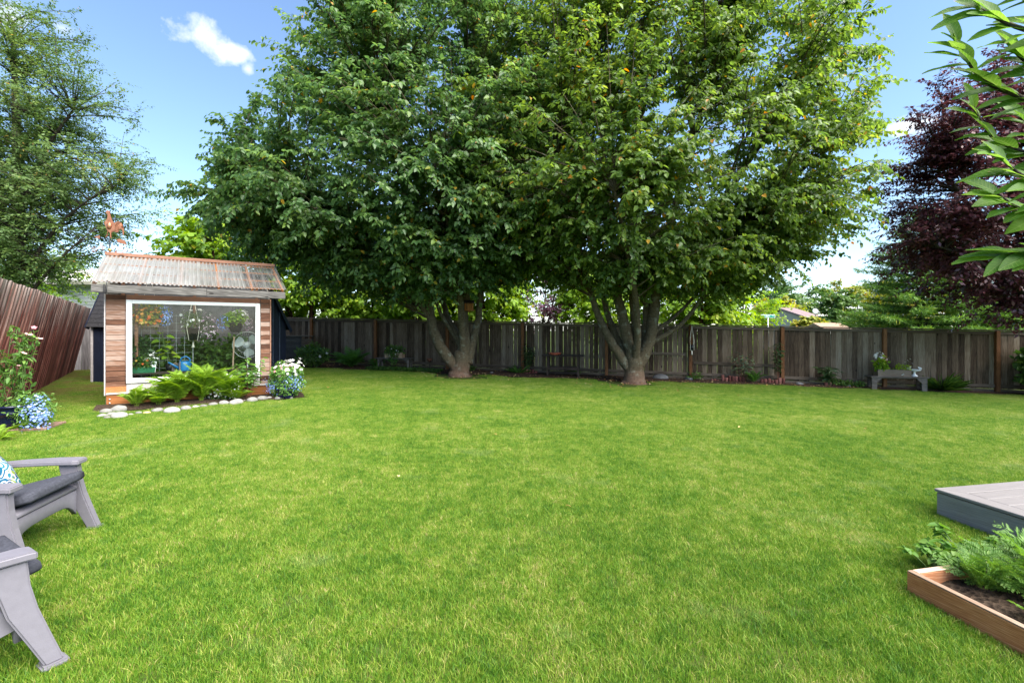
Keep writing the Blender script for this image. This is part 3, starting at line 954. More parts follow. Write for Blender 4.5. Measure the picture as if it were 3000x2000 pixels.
def blades(n, rad, g, h=(.020, .044), w=(.0022, .0040)):
    r = rad * np.sqrt(g.random(n)); a = g.random(n) * 6.283
    b = np.stack([r * np.cos(a), r * np.sin(a), np.full(n, -.004)], 1)
    hh = h[0] + (h[1] - h[0]) * g.random(n) ** 1.3
    ww = w[0] + (w[1] - w[0]) * g.random(n)
    az = g.random(n) * 6.283
    ln = np.abs(g.normal(0, .55, n)) * hh
    ld = np.stack([np.cos(az), np.sin(az), 0 * az], 1)
    fa = g.random(n) * 6.283
    s = np.stack([np.cos(fa), np.sin(fa), 0 * fa], 1) * ww[:, None] * .5
    z = np.array([0, 0, 1.0])
    m1 = b + ld * (ln * .35)[:, None] + z * (hh * .58)[:, None]
    tip = b + ld * ln[:, None] * 1.15 + z * hh[:, None]
    V = np.stack([b - s, b + s, m1 + s * .8, m1 - s * .8, tip], 1)
    Fq = (np.arange(n)[:, None] * 5)
    tri = np.concatenate([Fq + np.array([[0, 1, 2]]), Fq + np.array([[0, 2, 3]]), Fq + np.array([[3, 2, 4]])])
    rn = np.clip(g.beta(2.0, 2.6, n), 0, 1)
    dry = g.random(n) < .15
    rn[dry] = .85 + .35 * g.random(dry.sum())
    return V.reshape(-1, 3), tri, np.repeat(rn, 5)
def make_lawn():
    g = np.random.default_rng(5)
    Vs, Fs, rn, vid, off = [], [], [], [], 0
    nvar = 4
    for k in range(nvar):
        v_, f_, r_ = blades(4200, .33, g)
        Vs.append(v_); Fs.append(f_ + off); rn.append(r_); vid.append(np.full(len(v_), k)); off += len(v_)
    # tile points in the plane's own frame (object rotated to lie in the plane)
    nrm = Vector((-GA, -GB, 1)).normalized()
    q = Vector((0, 0, 1)).rotation_difference(nrm)
    qi = q.inverted()
    pts = []
    st = .34
    for y in np.arange(1.0, 19.0, st):
        for x in np.arange(-16, 17, st):
            x2, y2 = x + g.normal(0, .05), y + g.normal(0, .05)
            if abs(x2) > 1.2 * y2 + 1.3: continue
            t_ = (Vector((x2, y2)) - FL).dot(fdir)
            d = dist_to_fence(x2, y2)
            if d < bed_width(t_) + .05 + .14 * g.random(): continue
            if dist_side(x2, y2) < .12: continue
            lx, ly = gh_local(x2, y2)
            if -.12 < lx < 2.95 and -.1 < ly < 1.9: continue
            if -.45 < lx < 3.55 and -bed_edge(lx) - .12 < ly < .1: continue
            if -10.95 < x2 < -7.0 and y2 > 11.4: continue
            da, db = (Vector((x2, y2)) - TREE_A2).length, (Vector((x2, y2)) - TREE_B2).length
            if min(da, db) < .75 + .5 * g.random() ** 2: continue
            z2 = GA * x2 + GB * y2 + GC
            pts.append(((x2, y2, z2), g.integers(0, nvar), g.random() * 6.28))
    # raised bed and deck keep their own footprint
    W = np.array([p[0] for p in pts])
    Wl = np.array([tuple(qi @ Vector(p)) for p in W])
    npt = len(Wl)
    V = np.concatenate(Vs + [Wl])
    me = mesh_np('grass', V, np.concatenate(Fs), grass_mat())
    nv = len(V)
    def at(nm, ty, arr):
        a = me.attributes.new(nm, ty, 'POINT')
        a.data.foreach_set('value', arr)
    at('rnd', 'FLOAT', np.concatenate(rn + [np.zeros(npt)]).astype(np.float32))
    at('vid', 'INT', np.concatenate(vid + [np.array([p[1] for p in pts])]).astype(np.int32))
    isp = np.zeros(nv, bool); isp[-npt:] = True
    at('is_pt', 'BOOLEAN', isp)
    rot = np.zeros(nv, np.float32); rot[-npt:] = [p[2] for p in pts]
    at('rot', 'FLOAT', rot)
    o = put('grass', me, rot=q.to_euler())
    tag(o, kind='stuff')
    o['label'] = 'mown green lawn with yellowed patches across the whole yard'
    ng = bpy.data.node_groups.new('grass_tufts', 'GeometryNodeTree')
    ng.interface.new_socket('Geometry', in_out='INPUT', socket_type='NodeSocketGeometry')
    ng.interface.new_socket('Geometry', in_out='OUTPUT', socket_type='NodeSocketGeometry')
    gi, go = N('NodeGroupInput', ng), N('NodeGroupOutput', ng)
    def named(nm, ty):
        n = N('GeometryNodeInputNamedAttribute', ng, data_type=ty)
        n.inputs['Name'].default_value = nm
        return n.outputs['Attribute']
    sp = N('GeometryNodeSeparateGeometry', ng, domain='POINT')
    ng.links.new(gi.outputs[0], sp.inputs['Geometry'])
    ng.links.new(named('is_pt', 'BOOLEAN'), sp.inputs['Selection'])
    mp_ = N('GeometryNodeMeshToPoints', ng)
    ng.links.new(sp.outputs['Selection'], mp_.inputs['Mesh'])
    jn = N('GeometryNodeJoinGeometry', ng)
    for k in range(nvar):
        cp = N('FunctionNodeCompare', ng, data_type='INT', operation='EQUAL')
        ng.links.new(named('vid', 'INT'), cp.inputs[2])
        cp.inputs[3].default_value = k
        s2 = N('GeometryNodeSeparateGeometry', ng, domain='POINT')
        ng.links.new(sp.outputs['Inverted'], s2.inputs['Geometry'])
        ng.links.new(cp.outputs[0], s2.inputs['Selection'])
        gti = N('GeometryNodeGeometryToInstance', ng)
        ng.links.new(s2.outputs['Selection'], gti.inputs[0])
        ng.links.new(gti.outputs[0], jn.inputs[0])
    ip = N('GeometryNodeInstanceOnPoints', ng)
    ip.inputs['Pick Instance'].default_value = True
    ng.links.new(mp_.outputs[0], ip.inputs['Points'])
    ng.links.new(jn.outputs[0], ip.inputs['Instance'])
    ng.links.new(named('vid', 'INT'), ip.inputs['Instance Index'])
    cb = N('ShaderNodeCombineXYZ', ng)
    ng.links.new(named('rot', 'FLOAT'), cb.inputs[2])
    try:
        er = N('FunctionNodeEulerToRotation', ng)
        ng.links.new(cb.outputs[0], er.inputs[0])
        ng.links.new(er.outputs[0], ip.inputs['Rotation'])
    except Exception:
        ng.links.new(cb.outputs[0], ip.inputs['Rotation'])
    ng.links.new(ip.outputs[0], go.inputs[0])
    md = o.modifiers.new('tufts', 'NODES')
    md.node_group = ng
    return npt
print('lawn tiles', make_lawn())

# ------------------------------------------------------------------ back fence
def rough_board(name, w, h, th, mat, seed):
    """a board standing on z=0, faintly cupped, with nibbled ends"""
    g = random.Random(seed)
    V, Fc = [], []
    rows = 5
    for i in range(rows):
        z = h * i / (rows - 1)
        dx = g.uniform(-.002, .002); dy = g.uniform(-.003, .003)
        zz = z + (g.uniform(-.006, .006) if i in (0, rows - 1) else 0)
        for x, y in ((-w / 2, -th / 2), (-w / 2 + .004, -th / 2 - .003), (w / 2 - .004, -th / 2 - .003), (w / 2, -th / 2), (w / 2, th / 2), (-w / 2, th / 2)):
            V.append((x + dx, y + dy, zz + (g.uniform(-.003, .003) if i == rows - 1 else 0)))
    for i in range(rows - 1):
        for k in range(6):
            k2 = (k + 1) % 6
            Fc.append([i * 6 + k, i * 6 + k2, (i + 1) * 6 + k2, (i + 1) * 6 + k])
    Fc.append(list(range(5, -1, -1))); Fc.append([(rows - 1) * 6 + k for k in range(6)])
    return mesh_np(name, V, Fc, mat)
FS = GA * fdir.x + GB * fdir.y           # slope along the fence
fz0 = GA * FL.x + GB * FL.y + GC
fence = thing('back_fence', 'long weathered board fence with a flat cap running behind both trees', 'fence', (FL.x, FL.y, fz0), FTH)
posts_u = [660, 786, 915, 1102, 1312, 1532, 1777, 2022, 2290, 2588, 2917]
posts_t = [fence_x(u) for u in posts_u]
posts_t = posts_t + [posts_t[-1] + 2.4]
bvars = [rough_board('fence_board', .14, 1.60, .019, W_FENCE, 30 + i) for i in range(6)]
t_ = posts_t[0]
i = 0
gaps_a, gaps_b = fence_x(1500), fence_x(2240)
while t_ < posts_t[-1]:
    sc_ = random.choice((.96, 1, 1, 1.03, .9))
    w = .14 * sc_
    o = put('fence_board', bvars[i % 6], fence, (t_ + w / 2, .012 + random.uniform(-.003, .003), FS * t_ + .115), (0, random.uniform(-.004, .004), math.pi * random.choice((0, 1)) + random.uniform(-.02, .02)), (sc_, 1, 1))
    gp = random.uniform(.002, .004)
    if gaps_a < t_ < gaps_b: gp = random.choice((.004, .009, .011, .013))
    elif random.random() < .2: gp = random.uniform(.006, .010)
    t_ += w + gp
    i += 1
post_me = MB().box((0, 0, .86), (.095, .095, 1.76), bev=.006).data('fence_post', W_POST)
for t_ in posts_t:
    put('fence_post', post_me, fence, (t_, -.055, FS * t_), (0, 0, 0), (1, 1, 1))
sl = math.atan(FS)
for a, b in zip(posts_t, posts_t[1:]):
    L = b - a
    mid = (a + b) / 2
    put('top_rail', MB().box((0, 0, 0), (L - .096, .038, .088), bev=.004).data('top_rail', W_RAIL), fence, (mid, -.024, FS * mid + 1.685), (0, -sl, 0))
    put('bottom_rail', MB().box((0, 0, 0), (L - .096, .038, .088), bev=.004).data('bottom_rail', W_RAIL), fence, (mid, -.024, FS * mid + .20), (0, -sl, 0))
    put('kickboard', MB().box((0, 0, 0), (L - .002, .022, .13), bev=.004).data('kickboard', W_RAIL), fence, (mid, .014, FS * mid + .045), (0, -sl, 0))
    put('cap_board', MB().box((0, 0, 0), (L - .003, .15, .036), bev=.004).data('cap_board', W_RAIL), fence, (mid, -.018, FS * mid + 1.757), (0, -sl, 0))
for ua, ub, vv in ((1900, 2008, 1036), (2030, 2140, 1064), (2240, 2288, 1071)):
    ta, tb_ = fence_x(ua), fence_x(ub)
    mid = (ta + tb_) / 2; p = fence_pt(mid)
    zz = EYE + (HV - vv) / F * p.y - fz0
    put('middle_rail', MB().box((0, 0, 0), (tb_ - ta, .038, .088), bev=.004).data('middle_rail', W_RAIL), fence, (mid, -.024, zz), (0, -sl, 0))
ta, tb_ = fence_x(2140), fence_x(2240)
put('middle_rail', MB().box((0, 0, 0), (tb_ - ta - .004, .036, .088), bev=.004).data('middle_rail', W_RAIL), fence, ((ta + tb_) / 2, -.025, EYE + (HV - 1068) / F * fence_pt((ta + tb_) / 2).y - fz0), (0, -sl, 0))

# ------------------------------------------------------------------ leaning side fence, grey fence piece
sth = math.atan2(sdir.y, sdir.x)
sz0 = gz(SA.x, SA.y)
side = thing('side_fence', 'red stained board fence leaning into the yard beside the greenhouse', 'fence', (SA.x, SA.y, sz0), rot=(R(11.5), 0, sth))
# local x runs away from the camera, local -y faces the yard
svars = [rough_board('fence_board', .135, 2.02, .02, W_SIDE, 60 + i) for i in range(6)]
slen = (SB - SA).length
x = -4.2; k = 0
sslope = GA * sdir.x + GB * sdir.y
while x < slen:
    front = k % 2 == 0
    put('fence_board', svars[k % 6], side, (x, -.042 if front else .03, sslope * x - .06 + random.uniform(-.012, .012)), (0, random.uniform(-.012, .012), random.uniform(-.08, .08)), (random.uniform(.92, 1.05), 1, 1 + .016 * (slen - x)))
    x += .098; k += 1
for zz in (.3, 1.05, 1.75):
    put('rail', MB().box((0, 0, 0), (slen + 4.2, .03, .085), bev=.004).data('rail', W_SIDE), side, ((slen - 4.2) / 2, 0, zz + sslope * (slen - 4.2) / 2), (0, -math.atan(sslope), 0))
ga = SB + sdir * .25
gy = thing('grey_fence', 'upright grey board fence piece between the leaning fence and navy shed', 'fence', (ga.x, ga.y, gz(ga.x, ga.y)), R(35))
gv = [rough_board('fence_board', .14, 1.95, .02, W_GREY, 90 + i) for i in range(4)]
for i in range(21):
    put('fence_board', gv[i % 4], gy, (i * .146, random.uniform(-.004, .004), -.03), (0, random.uniform(-.01, .01), random.uniform(-.03, .03)))
for zz in (.35, 1.6):
    put('rail', MB().box((1.46, .035, zz), (3.06, .038, .088), bev=.004).data('rail', W_GREY), gy)

# ------------------------------------------------------------------ greenhouse
gho = thing('greenhouse', 'small cedar sided greenhouse with one wide white framed window and corrugated roof', 'greenhouse', (GH0.x, GH0.y, GHZ), GHR)
def siding(x0, x1, z0, z1, n, seed):
    g = random.Random(seed)
    h = (z1 - z0) / n
    for i in range(n):
        zc = z0 + h * (i + .5)
        dz = g.uniform(-.003, .003)
        me = MB().box((0, 0, 0), (x1 - x0 - .004, .02, h - .006), bev=.003).data('siding_plank', W_SIDING)
        put('siding_plank', me, gho, ((x0 + x1) / 2, -.012 + g.uniform(-.003, .003), zc + dz), (g.uniform(-.03, .03), g.uniform(-.006, .006), 0))
        for xx in (x0 + .02, x1 - .02):
            pass
WX0, WX1, WZ0, WZ1 = .2975, 2.513, .43, 2.0
siding(0.004, WX0 - .004, .375, 2.098, 18, 3)
put('siding_plank', MB().box((0, 0, 0), (WX0 - .008, .02, .142), bev=.003).data('siding_plank', W_BED), gho, (WX0 / 2, -.012, .302))
siding(WX1 + .012, 2.705, .235, 2.098, 19, 9)
MB().box((-.008, .0, 1.16), (.018, .06, 1.88)).build('corner_trim', W_SILL, gho)
MB().box((2.718, .0, 1.16), (.022, .06, 1.88)).build('corner_trim', W_CEDAR, gho)
MB().box(((WX0 + WX1) / 2, -.016, 2.049), (WX1 - WX0 - .002, .03, .094), bev=.004).build('header_board', W_CEDAR, gho)
MB().box(((WX0 + WX1) / 2, -.010, .346), (WX1 - WX0 - .002, .026, .16), bev=.003).build('sill_board', W_SILL, gho)
MB().box((1.36, -.012, .247), (2.70, .05, .034), bev=.004).build('ledge', W_SILL, gho)
skirt = MB().box((1.36, .004, .108), (2.70, .04, .238), bev=.004).build('skirt_board', W_SKIRT, gho)
for xx in (.045, .046):
    pass
bolt = MB().lathe([(0, 0), (.016, 0), (.014, .008), (0, .012)], 8, ax=Matrix.Rotation(R(90), 3, 'X')).data('bolt', WIRE, True)
for zz in (.075, .145):
    put('bolt', bolt, skirt, (.06, -.0175, zz))
nail = MB().lathe([(0, 0), (.0055, 0), (.0045, .003), (0, .004)], 6, ax=Matrix.Rotation(R(90), 3, 'X')).data('nail', DARK_METAL, True)
fr = .085
wf_ = MB()
wf_.box((WX0 + fr / 2, -.028, (WZ0 + WZ1) / 2), (fr, .07, WZ1 - WZ0), bev=.006)
wf_.box((WX1 - fr / 2, -.028, (WZ0 + WZ1) / 2), (fr, .07, WZ1 - WZ0), bev=.006)
wf_.box(((WX0 + WX1) / 2, -.028, WZ1 - fr / 2 * .8), (WX1 - WX0 - 2 * fr - .001, .068, fr * .8), bev=.006)
wf_.box(((WX0 + WX1) / 2, -.028, WZ0 + fr / 2), (WX1 - WX0 - 2 * fr - .001, .068, fr), bev=.006)
win = wf_.build('window_frame', WHITE, gho)
def glass_mat(name, tint=(.93, .96, .95), refl=1.0):
    m, t, out = new_mat(name)
    tr = N('ShaderNodeBsdfTransparent', t); tr.inputs[0].default_value = (*tint, 1)
    gl = N('ShaderNodeBsdfGlossy', t); gl.inputs['Roughness'].default_value = .02
    fz = N('ShaderNodeFresnel', t); fz.inputs[0].default_value = 1.5
    ms = N('ShaderNodeMixShader', t)
    t.links.new(tmath(t, 'MULTIPLY', fz.outputs[0], refl), ms.inputs[0])
    t.links.new(tr.outputs[0], ms.inputs[1]); t.links.new(gl.outputs[0], ms.inputs[2])
    t.links.new(ms.outputs[0], out.inputs[0])
    return m
GLASS = glass_mat('window_glass', refl=.45)
MB().box(((WX0 + WX1) / 2, -.018, (WZ0 + WZ1) / 2), (WX1 - WX0 - 2 * fr + .01, .006, WZ1 - WZ0 - 1.8 * fr)).build('glass_pane', GLASS, win)
# shell behind the front
INNER = plain('greenhouse_screen', (.13, .125, .135), .9, .1, .3, 5)
SIDEWALL = plain('greenhouse_side_wall', (.16, .15, .14), .85, .15, .25, 4)
GD = 1.62
def wall_poly(x):
    return [(x, .03, .0), (x, GD, .0), (x, GD, 2.72), (x, 1.4, 2.80), (x, .03, 2.20)]
for x, dx in ((.0, .03), (2.68, .03)):
    a = wall_poly(x); b = [(p[0] + dx, p[1], p[2]) for p in a]
    Vv = a + b; n = 5
    Fv = [list(range(n)), list(range(2 * n - 1, n - 1, -1))] + [[i, i + n, (i + 1) % n + n, (i + 1) % n] for i in range(n)]
    MB().add(Vv, Fv).build('side_wall', SIDEWALL, gho)
MB().box((1.355, GD + .02, 1.35), (2.71, .03, 2.70)).build('back_wall', INNER, gho)
MB().box((1.355, .82, .015), (2.64, 1.56, .03)).build('floor_slab', SOIL, gho)
for xx in (.10, 1.355, 2.61):
    MB().box((xx, 1.56, 1.33), (.06, .06, 2.6), bev=.004).build('stud', W_CEDAR, gho)
MB().box((.42, .30, 1.2), (.055, .055, 2.0), bev=.004).build('stud', W_CEDAR, gho)
# roof: eave (y -.27, z 2.25) to ridge (1.4, 2.95)
def roof_z(y): return 2.252 + (y + .27) / 1.67 * .70
def poly_mat(name, clear, white):
    m, t, out = new_mat(name)
    v = coords(t, (1, 1, 1), rand=False)
    n1 = noise(t, coords(t, (9, .8, .8), rand=False), 2.0, 4)
    n2 = noise(t, v, 3, 4)
    tr = N('ShaderNodeBsdfTransparent', t); tr.inputs[0].default_value = (.93, .93, .9, 1)
    c = tmix(t, n2, (.26, .26, .255), (.46, .46, .455))
    b = principled(t, None, c, .22, .6)
    tl = N('ShaderNodeBsdfTranslucent', t); tl.inputs[0].default_value = (.82, .82, .80, 1)
    m1 = N('ShaderNodeMixShader', t); m1.inputs[0].default_value = .5
    t.links.new(b.outputs[0], m1.inputs[1]); t.links.new(tl.outputs[0], m1.inputs[2])
    m2 = N('ShaderNodeMixShader', t)
    f = tmath(t, 'ADD', white, tmath(t, 'MULTIPLY', tmath(t, 'SUBTRACT', n1, .5), 1.1), clamp=True)
    t.links.new(f, m2.inputs[0])
    t.links.new(tr.outputs[0], m2.inputs[1]); t.links.new(m1.outputs[0], m2.inputs[2])
    t.links.new(m2.outputs[0], out.inputs[0])
    return m
PW = [poly_mat('milky_polycarbonate', 0, .93), poly_mat('faded_polycarbonate', 0, .9), poly_mat('cloudy_polycarbonate', 0, .72), poly_mat('clear_polycarbonate', 0, .42)]
def sheet(x0, x1, y0, z0, y1, z1, mat, lift):
    pitch = .068
    xs_, n = [], int(round((x1 - x0) / pitch))
    prof = [(0, 0), (.28, 0), (.42, 1), (.78, 1), (.92, 0)]
    V, Fc = [], []
    cols = []
    for i in range(n):
        for a, h in prof:
            cols.append((x0 + (i + a) * pitch, h * .02))
    cols.append((x0 + n * pitch, 0))
    rows = 4
    for r in range(rows):
        q = r / (rows - 1)
        for x, h in cols:
            V.append((x, y0 + (y1 - y0) * q, z0 + (z1 - z0) * q + h + lift + .004 * math.sin(x * 5 + r)))
    nc = len(cols)
    for r in range(rows - 1):
        for i in range(nc - 1):
            Fc.append([r * nc + i, r * nc + i + 1, (r + 1) * nc + i + 1, (r + 1) * nc + i])
    o = MB().add(V, Fc).build('roof_sheet', mat, gho)
    return o
w4 = 3.128 / 4
for i in range(4):
    sheet(-.16 + i * w4, -.16 + (i + 1) * w4 + .005, -.31, roof_z(-.31) + .05, 1.43, roof_z(1.4) + .05, PW[i], .002 * (i % 2))
    sheet(-.16 + i * w4, -.16 + (i + 1) * w4 + .005, 1.82, 2.80, 1.41, roof_z(1.4) + .05, PW[i], .002 * (i % 2))
MB().box((1.405, 1.41, roof_z(1.4) + .09), (3.16, .14, .022), bev=.004).build('ridge_cap', W_CEDAR, gho)
MB().box((1.405, 1.335, roof_z(1.4) + .06), (3.15, .02, .06), bev=.004).build('ridge_cap', W_CEDAR, gho)
for xx in (-.13, .5, 1.13, 1.76, 2.35, 2.93):
    m_ = Matrix.Rotation(math.atan2(.70, 1.67), 3, 'X')
    MB().box((xx, .57, roof_z(.57) - .005), (.04, 1.74, .08), rot=m_).build('rafter', W_SKIRT if xx > 1.5 else W_CEDAR, gho)
for yy in (-.2, .28, .8, 1.3):
    MB().box((1.405, yy, roof_z(yy) + .035), (3.10, .035, .02)).build('purlin', W_SKIRT, gho)
for xa, xb in ((-.16, 1.548), (1.552, 2.97)):
    MB().box(((xa + xb) / 2, -.29, 2.178), (xb - xa, .04, .145), bev=.005).build('fascia_board', W_FASCIA, gho)
for xx in (-.14, 2.95):
    MB().box((xx, .56, roof_z(.56) - .02), (.022, 1.66, .11), rot=Matrix.Rotation(math.atan2(.70, 1.67), 3, 'X')).build('barge_board', W_FASCIA, gho)
MB().tube([(.02, -.33, 2.26), (.02, -.335, 2.12), (.035, -.335, 2.085), (.05, -.335, 2.12), (.05, -.32, 2.27), (.05, -.2, 2.33)], .010, 6).build('hook', DARK_METAL, gho, True)

# ------------------------------------------------------------------ navy shed behind the greenhouse
SX0, SX1, SY0, SY1 = -10.77, -7.20, 11.70, 14.45
sg_z = gz(-9, 13)
shed = thing('navy_shed', 'navy painted garden shed with steep black shingle roof behind the greenhouse', 'shed', ((SX0 + SX1) / 2, (SY0 + SY1) / 2, sg_z))
ox, oy = (SX0 + SX1) / 2, (SY0 + SY1) / 2
EZ = 1.68 - sg_z; KZ = 2.66 - sg_z; RZ = 3.22 - sg_z
hx, hy = (SX1 - SX0) / 2, (SY1 - SY0) / 2
KY, RY = -hy + .36, .0
def board_wall(x0, x1, fz, axis, at_, face):
    """vertical boards as parts with narrow battens; fz(c) gives the top"""
    n = max(1, int((x1 - x0) / .19)); w = (x1 - x0) / n
    for i in range(n):
        c = x0 + w * (i + .5)
        za, zb = fz(c - w / 2), fz(c + w / 2)
        if axis == 'x':
            Vv = [(c - w / 2 + .003, at_ - .02, -.1), (c + w / 2 - .003, at_ - .02, -.1), (c + w / 2 - .003, at_ - .02, zb), (c - w / 2 + .003, at_ - .02, za)]
            Vv += [(a, b + .04, z) for a, b, z in Vv]
        else:
            Vv = [(at_ + .02, c - w / 2 + .003, -.1), (at_ + .02, c + w / 2 - .003, -.1), (at_ + .02, c + w / 2 - .003, zb), (at_ + .02, c - w / 2 + .003, za)]
            Vv += [(a - .04, b, z) for a, b, z in Vv]
        MB().add(Vv, [[0, 1, 2, 3], [7, 6, 5, 4], [0, 4, 5, 1], [1, 5, 6, 2], [2, 6, 7, 3], [3, 7, 4, 0]]).build('wall_board', NAVY, shed)
        if i and i % 2 == 0:
            zc = fz(c - w / 2) - .02
            if axis == 'x': MB().box((c - w / 2, at_ - .027, zc / 2), (.014, .012, zc)).build('batten', NAVY_TRIM, shed)
            else: MB().box((at_ + .027, c - w / 2, zc / 2), (.012, .014, zc)).build('batten', NAVY_TRIM, shed)
def shed_prof(y):
    if y < KY: return EZ + (KZ - EZ) * (y + hy + .1) / (KY + hy + .1) - .05
    if y < RY: return KZ + (RZ - KZ) * (y - KY) / (RY - KY) - .05
    return RZ + (EZ - .08 - RZ) * (y - RY) / (hy + .18 - RY) - .05
board_wall(-hx, hx, lambda c: EZ, 'x', -hy, -1)
board_wall(-hy, hy, shed_prof, 'y', hx, 1)
board_wall(-hy, hy, shed_prof, 'y', -hx, -1)
board_wall(-hx, hx, lambda c: EZ - .05, 'x', hy, 1)
MB().box((-hx - .005, -hy - .012, EZ / 2), (.05, .05, EZ)).build('corner_trim', W_SILL, shed)
def slab(ya, za, yb, zb, th, mat, nm='roof_deck', ext=.06):
    d = Vector((0, yb - ya, zb - za)).normalized(); nn = Vector((0, -d.z, d.y)) * th
    a = [(-hx - ext, ya, za), (hx + ext, ya, za), (hx + ext, yb, zb), (-hx - ext, yb, zb)]
    b = [(p[0], p[1] + nn.y, p[2] + nn.z) for p in a]
    return MB().add(a + b, [[3, 2, 1, 0], [4, 5, 6, 7], [0, 1, 5, 4], [1, 2, 6, 5], [2, 3, 7, 6], [3, 0, 4, 7]]).build(nm, mat, shed)
slab(-hy - .1, EZ - .02, KY, KZ, .03, NAVY)
slab(KY, KZ, RY, RZ, .03, NAVY)
slab(RY, RZ, hy + .22, EZ - .10, .05, SHINGLE)
# shingle courses on the steep front slope: single tabs at the end that shows, the hidden rest joined
dy, dz = KY + hy + .1, KZ - EZ + .02
sl_len = math.hypot(dy, dz); ux, uz = dy / sl_len, dz / sl_len
rest = MB()
rows = 9
for r in range(rows):
    q = r / rows
    x = -hx - .07 - (.15 if r % 2 else 0)
    while x < hx + .05:
        w = .30 + random.uniform(-.012, .012)
        xa, xb = max(x, -hx - .075), min(x + w - .006, hx + .07)
        l0, l1 = q * sl_len - .012, (q + 1.25 / rows) * sl_len
        lift0, lift1 = .040 + random.uniform(0, .004), .032
        Vv = []
        for xx, l, lf in ((xa, l0, lift0), (xb, l0, lift0), (xb, min(l1, sl_len + .02), lift1), (xa, min(l1, sl_len + .02), lift1)):
            Vv.append((xx, -hy - .1 + ux * l - uz * lf, EZ - .02 + uz * l + ux * lf))
        Vb = [(a, b + uz * .007, c - ux * .007) for a, b, c in Vv]
        fcs = [[0, 1, 2, 3], [7, 6, 5, 4], [0, 4, 5, 1], [1, 5, 6, 2], [3, 2, 6, 7], [0, 3, 7, 4]]
        if xb - xa > .02:
            if xa < -hx + 1.0: MB().add(Vv + Vb, fcs).build('shingle', SHINGLE, shed)
            else: rest.add(Vv + Vb, fcs)
        x += w
tag(rest.build('shingles', SHINGLE, shed), kind='stuff')
MB().box((hx + .075, 0, 0), (.03, .001, .001)).v
for ya, za, yb, zb in ((-hy - .1, EZ - .02, KY, KZ), (KY, KZ, RY, RZ), (RY, RZ, hy + .24, EZ - .11)):
    L = math.hypot(yb - ya, zb - za)
    for sx in (-1, 1):
        MB().box((sx * (hx + .075), (ya + yb) / 2, (za + zb) / 2 - .03), (.024, L, .13), rot=Matrix.Rotation(math.atan2(zb - za, yb - ya), 3, 'X')).build('barge_board', NAVY, shed)
# ------------------------------------------------------------------ the two big trees
def stem_pts(Y0, pts):
    return [tuple(P(u, v, Y0 + dy)) + (r,) for u, v, dy, r in pts]
YA, YB = TREE_A.y, TREE_B.y
A_ST = [
    [(1346, 1112, 0, .43), (1346, 1098, 0, .335), (1350, 1070, 0, .285), (1356, 1035, 0, .25)],
    [(1346, 1085, 0, .20), (1322, 1058, -.05, .18), (1290, 1015, -.1, .165), (1268, 960, -.15, .15), (1260, 900, -.2, .135), (1250, 800, -.3, .115), (1200, 600, -.6, .085), (1130, 380, -1., .055), (1090, 150, -1, .03)],
    [(1356, 1045, 0, .22), (1360, 1000, 0, .19), (1358, 930, .1, .155), (1365, 860, .1, .135), (1380, 650, .2, .11), (1370, 350, .3, .07), (1360, 30, .3, .035)],
    [(1370, 1065, 0, .17), (1386, 1000, .1, .13), (1402, 930, .2, .11), (1408, 860, .3, .10), (1450, 650, .6, .08), (1500, 400, 1, .045)],
    [(1354, 1015, .1, .14), (1334, 975, .2, .12), (1310, 930, .5, .10), (1290, 870, .8, .09), (1180, 650, 1.6, .065), (1050, 400, 2., .035)],
    [(1345, 1000, .1, .07), (1312, 955, .1, .06), (1290, 915, 0, .055), (1270, 860, -.1, .05), (1220, 720, -.3, .04)],
    [(1262, 930, -.15, .10), (1180, 830, -.8, .08), (1020, 720, -1.4, .065), (820, 620, -1.7, .045), (650, 570, -1.7, .02)],
    [(1357, 1040, -.05, .13), (1354, 960, -.35, .11), (1345, 850, -1.1, .09), (1320, 690, -2.2, .065), (1290, 550, -3.2, .03)],
]
B_ST = [
    [(1857, 1132, 0, .43), (1857, 1118, 0, .33), (1858, 1085, 0, .275), (1858, 1050, 0, .25)],
    [(1848, 1085, 0, .16), (1815, 1040, 0, .14), (1785, 990, -.05, .12), (1755, 930, -.1, .10), (1735, 870, -.15, .09), (1690, 700, -.4, .07), (1640, 450, -.8, .035)],
    [(1855, 1060, 0, .18), (1840, 1000, 0, .16), (1825, 930, 0, .15), (1810, 860, 0, .13), (1790, 650, .1, .10), (1760, 350, .3, .06), (1750, 30, .3, .03)],
    [(1840, 1045, .2, .11), (1805, 985, .4, .10), (1780, 920, .6, .09), (1765, 860, .8, .08), (1700, 600, 1.4, .045)],
    [(1868, 1050, .1, .14), (1865, 980, .2, .12), (1855, 900, .2, .11), (1855, 830, .2, .10), (1870, 500, .3, .06), (1880, 130, .3, .03)],
    [(1868, 1070, 0, .20), (1898, 1012, 0, .175), (1910, 960, 0, .16), (1918, 900, 0, .15), (1925, 840, 0, .13), (1980, 600, -.2, .10), (2060, 300, -.3, .055), (2120, 30, -.3, .03)],
    [(1872, 1055, .1, .12), (1888, 1000, .25, .12), (1895, 900, .3, .11), (1890, 830, .3, .10), (1960, 500, 1, .05)],
    [(1902, 1005, 0, .085), (1960, 975, -.1, .07), (2010, 935, -.2, .06), (2055, 875, -.3, .052), (2150, 760, -.6, .042), (2300, 560, -.8, .03), (2430, 400, -.8, .015)],
    [(1905, 980, 0, .07), (1955, 945, .1, .055), (2000, 905, .3, .048), (2080, 820, .5, .04), (2250, 650, .8, .025)],
    [(1925, 840, 0, .10), (2080, 640, -.4, .075), (2230, 420, -.6, .055), (2380, 180, -.6, .035), (2450, 0, -.6, .02)],
    [(1860, 1062, -.05, .13), (1868, 985, -.45, .10), (1860, 860, -1.25, .08), (1830, 700, -2.3, .06), (1800, 560, -3.2, .03)],
]
